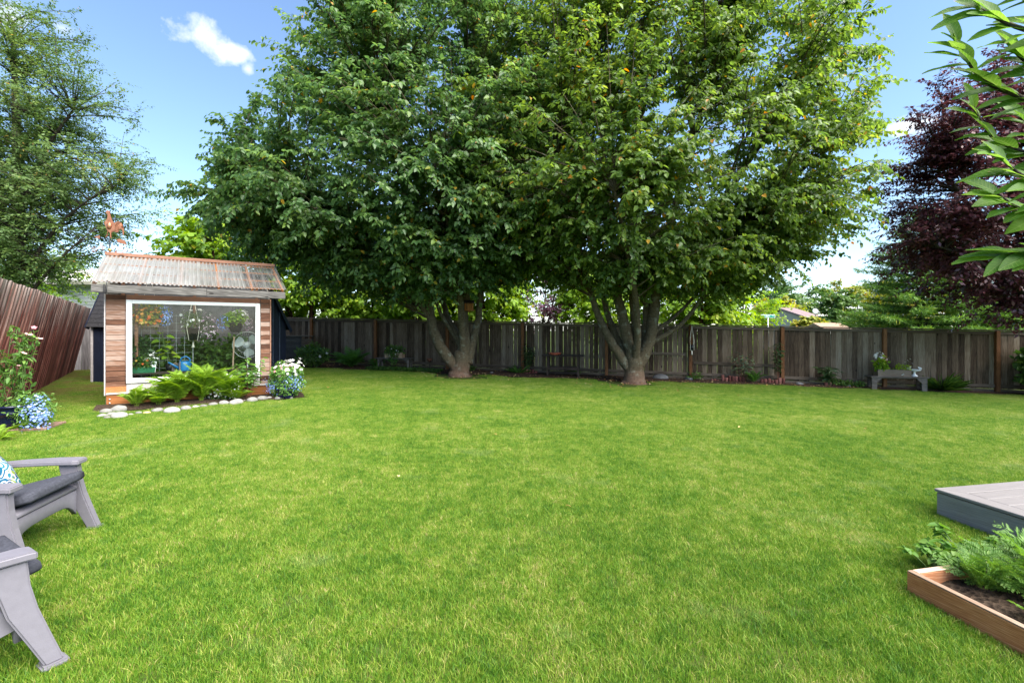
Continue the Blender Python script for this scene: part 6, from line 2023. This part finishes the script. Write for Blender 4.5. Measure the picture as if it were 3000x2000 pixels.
for i, (u, v, s, lab) in enumerate(((1680, 1100, .22, 'low green weed under the dark potting bench'), (2030, 1112, .22, 'low green weed at the rope holder post'), (2445, 1126, .16, 'low green weed beside a grey rock'), (2490, 1130, .16, 'low weed near the bird bath bench leg'),
                                    (1400, 1082, .14, 'small ivy tuft beside the birdhouse tree trunk'), (2415, 1124, .2, 'broad weed between hosta and grey rock'))):
    t = thing('weed', lab, 'plant', bedplant(u, v))
    leaf_cloud('foliage', t, L_MID, (0, 0, s * .5), (s, s * .8, s * .6), 160, (.06, .035), 'ovate', 170 + i, below=.2)
# ivy ground cover beneath the first bench
g = np.random.default_rng(180)
n = 2600
ta, tb_ = fence_x(1125), fence_x(1325)
tt = ta + (tb_ - ta) * g.random(n); oo = .85 + .5 * g.random(n)
pts = np.array([tuple(fp(a_, o_, .02 + .10 * random.random())) for a_, o_ in zip(tt, oo)])
V, Fc, kk = leaf_arrays(pts, g.normal(0, 1, (n, 3)) * np.array([1, 1, .3]), np.array([0, 0, 1.]) + g.normal(0, .4, (n, 3)), .05 + .03 * g.random(n), .045 + .02 * g.random(n), 'ovate')
o = put('ground_ivy', mesh_np('ground_ivy', V, Fc, L_MID, False, {'rnd': np.repeat(np.clip(g.normal(.4, .2, n), 0, .9), kk)}))
tag(o, kind='stuff')
for i, (u, v, w, lab) in enumerate(((1930, 1108, .5, 'dark grey rock between the many stemmed tree and rope post'), (2010, 1110, .3, 'flat grey rock beside the rope holder post'), (2312, 1120, .28, 'grey rock at the foot of the orange brown fence post'),
                                    (2462, 1130, .2, 'small grey rock near the bird bath bench'), (1440, 1096, .14, 'small pale rock beside the birdhouse tree trunk'))):
    p = bedplant(u, v)
    o = put('rock', stone_mesh(w / 2, w * .38, w * .26, 500 + i, plain('bed_rock_%d' % i, (.13, .13, .135), .85, .2, .3, 8)), None, (p.x, p.y, p.z + .02), (0, 0, random.random() * 3))
    tag(o, lab, 'rock', 'rocks in the fence bed')
# fallen leaves
g = np.random.default_rng(190)
n = 520
tt = g.uniform(-1, 20, n); oo = np.array([bed_width(t_) for t_ in tt]) * (.1 + 1.15 * g.random(n))
pts = [tuple(fp(a_, o_, .05)) for a_, o_ in zip(tt, oo)]
for c_, m_ in ((TREE_A, 90), (TREE_B, 120)):
    for _ in range(m_):
        a_ = g.random() * 6.28; r_ = .4 + 1.6 * g.random()
        x_, y_ = c_.x + r_ * math.cos(a_), c_.y + r_ * math.sin(a_)
        pts.append((x_, y_, gz(x_, y_) + .045))
for _ in range(12):
    y_ = g.uniform(2.3, 12); x_ = g.uniform(-.9, .9) * y_
    pts.append((x_, y_, gz(x_, y_) + .052))
pts = np.array(pts); n = len(pts)
L_DEAD = leaf_mat('fallen_leaf', [(0, (.20, .09, .03)), (.5, (.42, .27, .09)), (1, (.62, .50, .28))], .15, .7, .2, tcol=.5)
V, Fc, kk = leaf_arrays(pts, g.normal(0, 1, (n, 3)) * np.array([1, 1, .15]), np.array([0, 0, 1.]) + g.normal(0, .3, (n, 3)), (.045 + .025 * g.random(n)), .026 + .014 * g.random(n), 'ovate')
tag(put('fallen_leaves', mesh_np('fallen_leaves', V, Fc, L_DEAD, False, {'rnd': np.repeat(g.random(n), kk)})), kind='stuff')

# ------------------------------------------------------------------ deck corner and raised bed
DECK = wood('grey_composite', [(.25, (.30, .27, .27)), (.55, (.44, .41, .41)), (.85, (.56, .53, .54))], grain=(2.0, 2.0, 18), tone=.06, knots=False, rough=.65, gscale=4)
def deck_board_mat(name, axis):
    gr = (1.2, 26, 26) if axis == 'x' else (26, 1.2, 26)
    return wood(name, [(.25, (.115, .105, .105)), (.5, (.165, .152, .152)), (.85, (.215, .20, .20))], grain=gr, tone=.05, knots=False, rough=.6, gscale=3)
DK_X, DK_Y = deck_board_mat('composite_board_x', 'x'), deck_board_mat('composite_board_y', 'y')
DK_F = wood('composite_fascia', [(.25, (.125, .11, .107)), (.5, (.205, .185, .18)), (.85, (.30, .275, .27))], grain=(26, 1.0, 26), tone=.05, knots=False, rough=.6, gscale=3)
dk = thing('deck', 'grey composite deck corner with a picture-frame border', 'deck', (3.90, 4.18, gz(3.97, 4.23)), R(11))
dh = .25
# local +x runs back along the far edge, local -y along the near edge
def quadboard(nm, pts, z, th, mat):
    V = [(x_, y_, z) for x_, y_ in pts] + [(x_, y_, z - th) for x_, y_ in pts]
    m_ = len(pts)
    Fq = [list(range(m_)), list(range(2 * m_ - 1, m_ - 1, -1))] + [[i, i + m_, (i + 1) % m_ + m_, (i + 1) % m_] for i in range(m_)]
    b_ = MB().add(V, Fq)
    o = b_.build(nm, mat, dk, bevel=.004, seg=1)
    return o
bwid = .145; DL = 4.0; DW = 3.2
quadboard('border_board', [(-.012, .012), (-.012, -DW), (bwid, -DW), (bwid, -bwid)][::1], dh, .026, DK_Y)
quadboard('border_board', [(-.009, .014), (bwid + .003, -bwid + .003), (DL, -bwid + .003), (DL, .014)], dh, .026, DK_X)
yy = -bwid - .006
while yy > -DW:
    quadboard('deck_board', [(bwid + .005, yy), (bwid + .005, yy - .139), (DL, yy - .139), (DL, yy)], dh - .001, .025, DK_X)
    yy -= .145
MB().box((.012, -DW / 2 - .0, (dh - .04) / 2), (.022, DW - .002, dh - .03), bev=.002).build('fascia_board', DK_F, dk)
MB().box((DL / 2 + .03, -.012, (dh - .04) / 2), (DL - .02, .022, dh - .03), bev=.002).build('fascia_board', DK_X, dk)
MB().box((DL / 2, -DW / 2, dh / 2 - .03), (DL - .2, DW - .2, dh - .12)).build('joist_frame', W_DARKBENCH, dk)
rb0 = G(2657, 1737)
rb = thing('raised_bed', 'reddish wooden raised garden bed beside the deck', 'raised bed', (rb0.x, rb0.y, rb0.z), R(11.5))
bh_ = .145; RL, RW = 1.5, 1.9
def bed_board(nm, cx_, cy_, lx, ly, mat, topm):
    MB().box((cx_, cy_, bh_ / 2 - .02), (lx, ly, bh_ - .012 + .04), bev=.003).build(nm, mat, rb)
    MB().box((cx_, cy_, bh_ + .0), (lx - .002, ly - .002, .008), bev=.002).build('lit_top_edge', topm, rb)  # thin added strip, light falling on the board top is put into its colour
bed_board('side_board', .02, -RW / 2, .04, RW, W_BED, W_BEDTOP)
bed_board('side_board', RL - .02, -RW / 2, .04, RW, W_BED, W_BEDTOP)
W_BEDX = wood('raised_bed_end_wood', [(.25, (.16, .06, .025)), (.55, (.33, .14, .065)), (.85, (.48, .26, .15))], grain=(1.2, 14, 14), tone=.05)
W_BEDTOPX = wood('raised_bed_end_lit_top', [(.25, (.30, .18, .12)), (.55, (.56, .40, .29)), (.85, (.72, .58, .48))], grain=(1.2, 14, 14), tone=.05)  # paler than the end boards: light on their tops put into the colour
bed_board('end_board', RL / 2, -.02, RL - .084, .04, W_BEDX, W_BEDTOPX)
bed_board('end_board', RL / 2, -RW + .02, RL - .084, .04, W_BEDX, W_BEDTOPX)
V = []; Fc = []
nx, ny = 26, 32
for j in range(ny):
    for i in range(nx):
        V.append((.04 + (RL - .08) * i / (nx - 1), -.04 - (RW - .08) * j / (ny - 1), .055 + .02 * random.random()))
for j in range(ny - 1):
    for i in range(nx - 1):
        Fc.append([j * nx + i, (j + 1) * nx + i, (j + 1) * nx + i + 1, j * nx + i + 1])
MB().add(V, Fc).build('soil', SOIL, rb, True)
CAR = [frond_mesh('frond', L_CARROT, 1.0, .34, 9, .35 + .15 * k, 520 + k, stemr=.008, sub=True) for k in range(3)]
M_rb = Matrix.Translation((rb0.x, rb0.y, rb0.z)) @ Matrix.Rotation(R(11.5), 4, 'Z')
spots = [(.42, -.15, .30, 14, 'carrot plant in the raised bed corner under the deck edge'), (.62, -.34, .34, 15, 'feathery carrot plant in the middle of the raised bed'), (.88, -.16, .36, 15, 'tall carrot plant near the deck side of the bed'),
         (.78, -.60, .34, 14, 'carrot plant behind the raised bed front board'), (1.10, -.42, .34, 14, 'carrot plant towards the far board of the bed'), (.55, -.75, .22, 11, 'small carrot plant beside the raised bed front board'),
         (.33, -.52, .18, 8, 'seedling carrot near the raised bed corner'), (1.0, -.85, .3, 12, 'carrot plant in the nearest part of the raised bed'), (.70, -1.05, .26, 12, 'low carrot plant at the cut off end of the bed'), (1.25, -.12, .34, 12, 'carrot plant at the corner by the deck step')]
for i, (x_, y_, s_, n_, lab) in enumerate(spots):
    p = M_rb @ Vector((x_, y_, .06))
    fern(lab, p, CAR, n_, s_ * 1.0, 530 + i, (18, 72), group='carrots in the raised bed', name='carrot_plant', cat='carrot')
p = M_rb @ Vector((.42, .12, -.0))
stalk_plant('strawberry_plant', 'broad leaved strawberry plant growing between bed and deck', 'plant', p, .20, 16, .26, L_CARROT, STEM, leaf=(.06, .045), per=9, form='ovate', seed=560, top_only=True)
p = M_rb @ Vector((.75, .14, -.0))
stalk_plant('leafy_weed', 'leafy plant growing against the deck fascia behind the raised bed', 'plant', p, .22, 16, .30, L_CARROT, STEM, leaf=(.06, .045), per=9, form='ovate', seed=561, top_only=True)

# ------------------------------------------------------------------ garden chairs
CH = plain('grey_resin', (.15, .142, .168), .45, .35, .05, 30, bstr=.08)
def fabric(name, c):
    m, t, out = new_mat(name)
    v = coords(t, (1, 1, 1))
    wv_ = N('ShaderNodeTexWave', t); wv_.inputs['Scale'].default_value = 160
    wv2 = N('ShaderNodeTexWave', t, bands_direction='Y'); wv2.inputs['Scale'].default_value = 160
    t.links.new(v, wv_.inputs['Vector']); t.links.new(v, wv2.inputs['Vector'])
    n1 = noise(t, v, 60, 4, .7)
    f = tmath(t, 'ADD', tmath(t, 'MULTIPLY', n1, .8), tmath(t, 'MULTIPLY', tmath(t, 'ADD', wv_.outputs['Fac'], wv2.outputs['Fac']), .1))
    col = ramp(t, [(.3, tuple(x * .6 for x in c)), (.7, tuple(x * 1.35 for x in c))], f)
    principled(t, out, col, .95, .1, f, .3, .003)
    return m
CUSH = fabric('charcoal_cushion', (.05, .052, .066))
def pillow_mat():
    m, t, out = new_mat('patterned_pillow_cloth')
    v = coords(t, rand=False)
    nv = N('ShaderNodeTexNoise', t); nv.inputs['Scale'].default_value = 7; nv.inputs['Detail'].default_value = 1
    t.links.new(v, nv.inputs['Vector'])
    dv = N('ShaderNodeVectorMath', t, operation='MULTIPLY_ADD')
    t.links.new(nv.outputs['Color'], dv.inputs[0]); dv.inputs[1].default_value = (.16, .16, .16); t.links.new(v, dv.inputs[2])
    vo = N('ShaderNodeTexVoronoi', t); vo.inputs['Scale'].default_value = 11
    t.links.new(dv.outputs[0], vo.inputs['Vector'])
    rings = tmath(t, 'SINE', tmath(t, 'MULTIPLY', vo.outputs['Distance'], 26.0))
    k = tmath(t, 'GREATER_THAN', rings, .1)
    hue = N('ShaderNodeSeparateColor', t); t.links.new(vo.outputs['Color'], hue.inputs[0])
    cA = ramp(t, [(0, (.008, .05, .13)), (.35, (.012, .10, .19)), (.6, (.03, .16, .22)), (.85, (.20, .26, .05))], hue.outputs[0], 'CONSTANT')
    c = tmix(t, k, cA, (.42, .44, .44))
    principled(t, out, c, .9, .1, noise(t, v, 150, 3), .2, .002)
    return m
PIL = pillow_mat()
def rounded(name, d, mat, bevel, parent, loc, rot=(0, 0, 0), puff=.0):
    bm = bmesh.new()
    bmesh.ops.create_cube(bm, size=1)
    bmesh.ops.subdivide_edges(bm, edges=list(bm.edges), cuts=7, use_grid_fill=True)
    for v in bm.verts:
        x_, y_, z_ = v.co * 2
        k = (1 - abs(x_) ** 4) * (1 - abs(y_) ** 4)
        e = max(abs(x_), abs(y_))
        zz = z_ * (1 - bevel * e ** 8) * (1 + puff * (k - .5))
        rx = 1 - .05 * (abs(z_) ** 4) * abs(x_) ** 6
        v.co = Vector((x_ * d[0] / 2 * rx, y_ * d[1] / 2 * (1 - .05 * abs(z_) ** 4), zz * d[2] / 2))
    me = bpy.data.meshes.new(name); bm.to_mesh(me); bm.free()
    me.polygons.foreach_set('use_smooth', np.ones(len(me.polygons), dtype=bool))
    me.materials.append(mat)
    return put(name, me, parent, loc, rot)
def chair(label, foot, face, which):
    """foot: ground point of the front leg farther along local +x (which=1) or -x; face: direction the seat looks"""
    W2 = .36
    fx = Vector((face[0], face[1])).normalized()
    # local +y = face direction, local +x = to the sitter's right
    rz = math.atan2(fx.y, fx.x) - R(90)
    ex = Vector((fx.y, -fx.x))
    o2 = Vector((foot.x, foot.y)) - ex * (W2 * which) - fx * .12
    t = thing('garden_chair', label, 'chair', (o2.x, o2.y, gz(o2.x, o2.y)), rz)
    AH = .575
    for s in (-1, 1):
        x0 = s * W2
        # front leg: wide plastic channel flaring outwards and down from the arm
        m_ = MB()
        prof = [(AH - .034, .005, .12, 0), (.42, .015, .11, .004), (.30, .040, .105, .010), (.15, .085, .085, .020), (.02, .125, .07, .030)]
        V_, F_ = [], []
        for z_, yf, wd, ox_ in prof:
            xo = x0 + s * ox_
            xi = xo - s * .062
            V_ += [(xi, yf - wd, z_), (xo, yf - wd, z_), (xo, yf, z_), (xi, yf, z_)]
        for i in range(len(prof) - 1):
            for k in range(4):
                k2 = (k + 1) % 4
                F_.append([i * 4 + k, i * 4 + k2, i * 4 + 4 + k2, i * 4 + 4 + k])
        F_ += [[3, 2, 1, 0], [len(V_) - 4, len(V_) - 3, len(V_) - 2, len(V_) - 1]]
        m_.add(V_, F_)
        m_.box((x0 + s * .002, .09, .012), (.09, .10, .024))
        m_.build('leg', CH, t, smooth=False, bevel=.008, seg=2)
        # back leg
        V_, F_ = [], []
        for z_, yb, wd in ((.36, -.46, .10), (.2, -.53, .085), (.01, -.60, .07)):
            V_ += [(x0 - s * .05, yb - wd, z_), (x0, yb - wd, z_), (x0, yb, z_), (x0 - s * .05, yb, z_)]
        for i in range(2):
            for k in range(4):
                k2 = (k + 1) % 4
                F_.append([i * 4 + k, i * 4 + k2, i * 4 + 4 + k2, i * 4 + 4 + k])
        F_ += [[3, 2, 1, 0], [8, 9, 10, 11]]
        MB().add(V_, F_).build('leg', CH, t, smooth=True, bevel=.008, seg=2)
        # arm: a long curved paddle that rolls over the leg
        V_, F_ = [], []
        ar = [(.035, AH - .004, .112), (.0, AH, .128), (-.15, AH + .006, .122), (-.35, AH + .004, .105), (-.52, AH - .004, .085), (-.68, AH - .015, .07)]
        for k, (y_, z_, wd) in enumerate(ar):
            th = .036
            xo = x0 + s * .02
            V_ += [(xo - s * wd, y_, z_ - th), (xo, y_, z_ - th), (xo, y_, z_), (xo - s * wd, y_, z_)]
        for i in range(len(ar) - 1):
            for k in range(4):
                k2 = (k + 1) % 4
                F_.append([i * 4 + k, i * 4 + k2, i * 4 + 4 + k2, i * 4 + 4 + k])
        F_ += [[3, 2, 1, 0], [len(V_) - 4, len(V_) - 3, len(V_) - 2, len(V_) - 1]]
        MB().add(V_, F_).build('arm', CH, t, smooth=False, bevel=.007, seg=3, ang=50)
        # seat side rail
        MB().add([(x0 - s * .06, -.03, .33), (x0 - s * .035, -.03, .33), (x0 - s * .035, -.62, .20), (x0 - s * .06, -.62, .20), (x0 - s * .06, -.03, .22), (x0 - s * .035, -.03, .22), (x0 - s * .035, -.62, .11), (x0 - s * .06, -.62, .11)],
                 [[0, 1, 2, 3], [7, 6, 5, 4], [0, 4, 5, 1], [1, 5, 6, 2], [2, 6, 7, 3], [3, 7, 4, 0]]).build('side_rail', CH, t)
    # front apron with an arched underside
    n = 14
    V_, F_ = [], []
    for i in range(n + 1):
        q = -1 + 2 * i / n
        x_ = q * (W2 - .055)
        zb = .245 - .10 * abs(q) ** 5
        V_ += [(x_, .004, zb), (x_, .004, .335), (x_, -.03, .335), (x_, -.03, zb)]
    for i in range(n):
        for k in range(4):
            k2 = (k + 1) % 4
            F_.append([i * 4 + k, i * 4 + k2, i * 4 + 4 + k2, i * 4 + 4 + k])
    F_ += [[0, 3, 2, 1], [n * 4, n * 4 + 1, n * 4 + 2, n * 4 + 3]]
    MB().add(V_, F_).build('apron', CH, t, smooth=True, bevel=.004, seg=1)
    # seat: front slat rolls over the apron, then slats slope down to the back
    V_, F_ = [], []
    for x_ in (-W2 + .06, W2 - .06):
        for y_, z_ in ((.012, .345), (.008, .368), (-.03, .385), (-.12, .370), (-.12, .350), (-.02, .355)):
            V_.append((x_, y_, z_))
    for k in range(6): F_.append([k, (k + 1) % 6, (k + 1) % 6 + 6, k + 6])
    F_ += [list(range(5, -1, -1)), list(range(6, 12))]
    MB().add(V_, F_).build('seat_slat', CH, t, smooth=True, bevel=.003, seg=1)
    for k in range(4):
        y_ = -.19 - .115 * k
        MB().box((0, y_, .352 - .031 * k - .012), (2 * W2 - .125, .105, .02), rot=(R(13.5), 0, 0), bev=.004).build('seat_slat', CH, t)
    # fanned back slats
    for k in range(5):
        q = (k - 2)
        m_ = Euler((R(28), R(q * 4.0), 0)).to_matrix()
        MB().box(Vector((q * .118, -.62, .20)) + m_ @ Vector((0, 0, .40)), (.104, .022, .80 - .05 * abs(q)), rot=m_, bev=.006).build('back_slat', CH, t)
    MB().box((0, -.70, .43), (2 * W2 + .02, .03, .07), bev=.006).build('back_rail', CH, t)
    # loose cushion: a thing of its own
    M_ = Matrix.Translation((o2.x, o2.y, gz(o2.x, o2.y))) @ Matrix.Rotation(rz, 4, 'Z')
    return t, M_, rz
cf = G(290, 1545)
t1, M1, rz1 = chair('grey resin garden chair with a patterned pillow, nearer the greenhouse', cf, (.97, .25), -1)
cn = G(180, 1938)
t2, M2, rz2 = chair('grey resin garden chair closest to the camera', cn, (.5, .87), 1)
for M_, rz_c, lab in ((M1, rz1, 'charcoal seat cushion on the chair with the pillow'), (M2, rz2, 'charcoal seat cushion on the chair closest to the camera')):
    p = M_ @ Vector((0, -.20, .405))
    o = rounded('seat_cushion', (.54, .56, .082), CUSH, .16, None, p, (R(13), 0, rz_c), .12)
    tag(o, lab, 'cushion', 'seat cushions on the garden chairs')
p = M1 @ Vector((-.02, -.44, .56))
o = rounded('throw_pillow', (.48, .17, .46), PIL, .55, None, p, (R(34), R(14), rz1), .5)
bm = bmesh.new(); bm.from_mesh(o.data)
for v in bm.verts:      # thin seams, plump middle
    q = max(abs(v.co.x) / .24, abs(v.co.z) / .23)
    v.co.y *= max(.06, 1 - q ** 3.0) ** .5
    pinch = 1 - .10 * (1 - abs(v.co.x) / .24) * (abs(v.co.z) / .23) ** 2
    v.co.z *= pinch
bm.to_mesh(o.data); bm.free()
tag(o, 'white throw pillow with blue and green scrolls on the chair', 'pillow')

# ------------------------------------------------------------------ leafy branches of a shrub reaching in beside the deck
def big_leaf(seed, curl, wav):
    g = random.Random(seed)
    n = 9
    V, Fc = [], []
    for i in range(n):
        s = i / (n - 1)
        w = .42 * math.sin(math.pi * min(1, s * .95 + .03)) ** .8 * (1 - .25 * s)
        z = -curl * s * s
        x = s * (1 - .12 * curl * s)
        r = wav * math.sin(s * 9 + seed)
        V += [(x, -w * .5, z + w * .16 + r * .02), (x, -w * .25, z + w * .04), (x, 0, z - .0), (x, w * .25, z + w * .04), (x, w * .5, z + w * .16 - r * .02)]
    for i in range(n - 1):
        for k in range(4):
            Fc.append([i * 5 + k, (i + 1) * 5 + k, (i + 1) * 5 + k + 1, i * 5 + k + 1])
    return V, Fc
LV = []
for k in range(10):
    V, Fc = big_leaf(k, .12 + .05 * (k % 4), 1.0)
    LV.append(mesh_np('leaf', V, Fc, L_BIG, True, {'rnd': np.full(len(V), .12 + .8 * k / 10 if k < 9 else .97)}))
shr = thing('shrub', 'glossy green leaved shrub reaching in beside the deck, closest to the camera', 'shrub', gpt(2.35, 1.55))
si = MW[shr.name].inverted()
TW = [([(3200, 430), (3080, 330), (2960, 283), (2860, 238), (2800, 165), (2778, 118)], 1.55, 13), ([(3200, 160), (3080, 112), (2960, 82), (2880, 45), (2830, 18)], 1.45, 9),
      ([(3200, 560), (3080, 480), (2960, 440), (2880, 400), (2820, 300)], 1.6, 12), ([(3220, 720), (3080, 640), (2960, 610), (2890, 560)], 1.5, 11), ([(3220, 830), (3080, 760), (2980, 740), (2900, 752)], 1.45, 11),
      ([(3200, 640), (3080, 560), (2980, 520), (2900, 460)], 1.42, 10), ([(3220, 300), (3080, 230), (2980, 180), (2920, 120)], 1.5, 10), ([(3200, 20), (3080, 0), (3000, -20), (2930, -60)], 1.5, 7),
      ([(3220, 640), (3100, 540), (3010, 400), (2960, 330)], 1.65, 9), ([(3220, 300), (3100, 200), (3020, 60), (2990, -40)], 1.6, 8)]
g = random.Random(77)
for pts, Y, nl in TW:
    root = [Vector((2.35, 1.55, gz(2.35, 1.55))), Vector((2.3, 1.55, .9)), P(3320, pts[0][1] + 120, Y)]
    line = [tuple(p_) for p_ in root] + [tuple(P(u + 25, v, Y + .03 * i)) for i, (u, v) in enumerate(pts)]
    ln = smooth_line(np.array(line), 30)
    MB().tube([si @ Vector(p_) for p_ in ln], [max(.0035, .015 - .0004 * i) for i in range(30)], 6).build('twig', BARK_DARK, shr, True)
    nl = int(nl * 1.9)
    for k in range(nl):
        s = .46 + .54 * (k + .5) / nl
        j = min(int(s * 29), 28)
        p_ = Vector(ln[j])
        d = (Vector(ln[j + 1]) - Vector(ln[j])).normalized()
        sd_ = 1 if k % 2 else -1
        ax = (d * .9 + Vector((-.35, g.uniform(-.6, .4), sd_ * .42 - .12 + g.uniform(-.25, .2)))).normalized()
        up_ = Vector((g.uniform(-.6, .2), g.uniform(-1.3, -.1), 1)).normalized()
        yv = up_.cross(ax).normalized(); zv = ax.cross(yv)
        m_ = Matrix((ax, yv, zv)).transposed().to_4x4()
        L_ = g.uniform(.09, .145)
        o = put('leaf', LV[g.randrange(10) if g.random() > .85 else g.randrange(9)], shr, si @ p_, m_.to_euler(), (L_, L_ * g.uniform(.9, 1.2), L_))
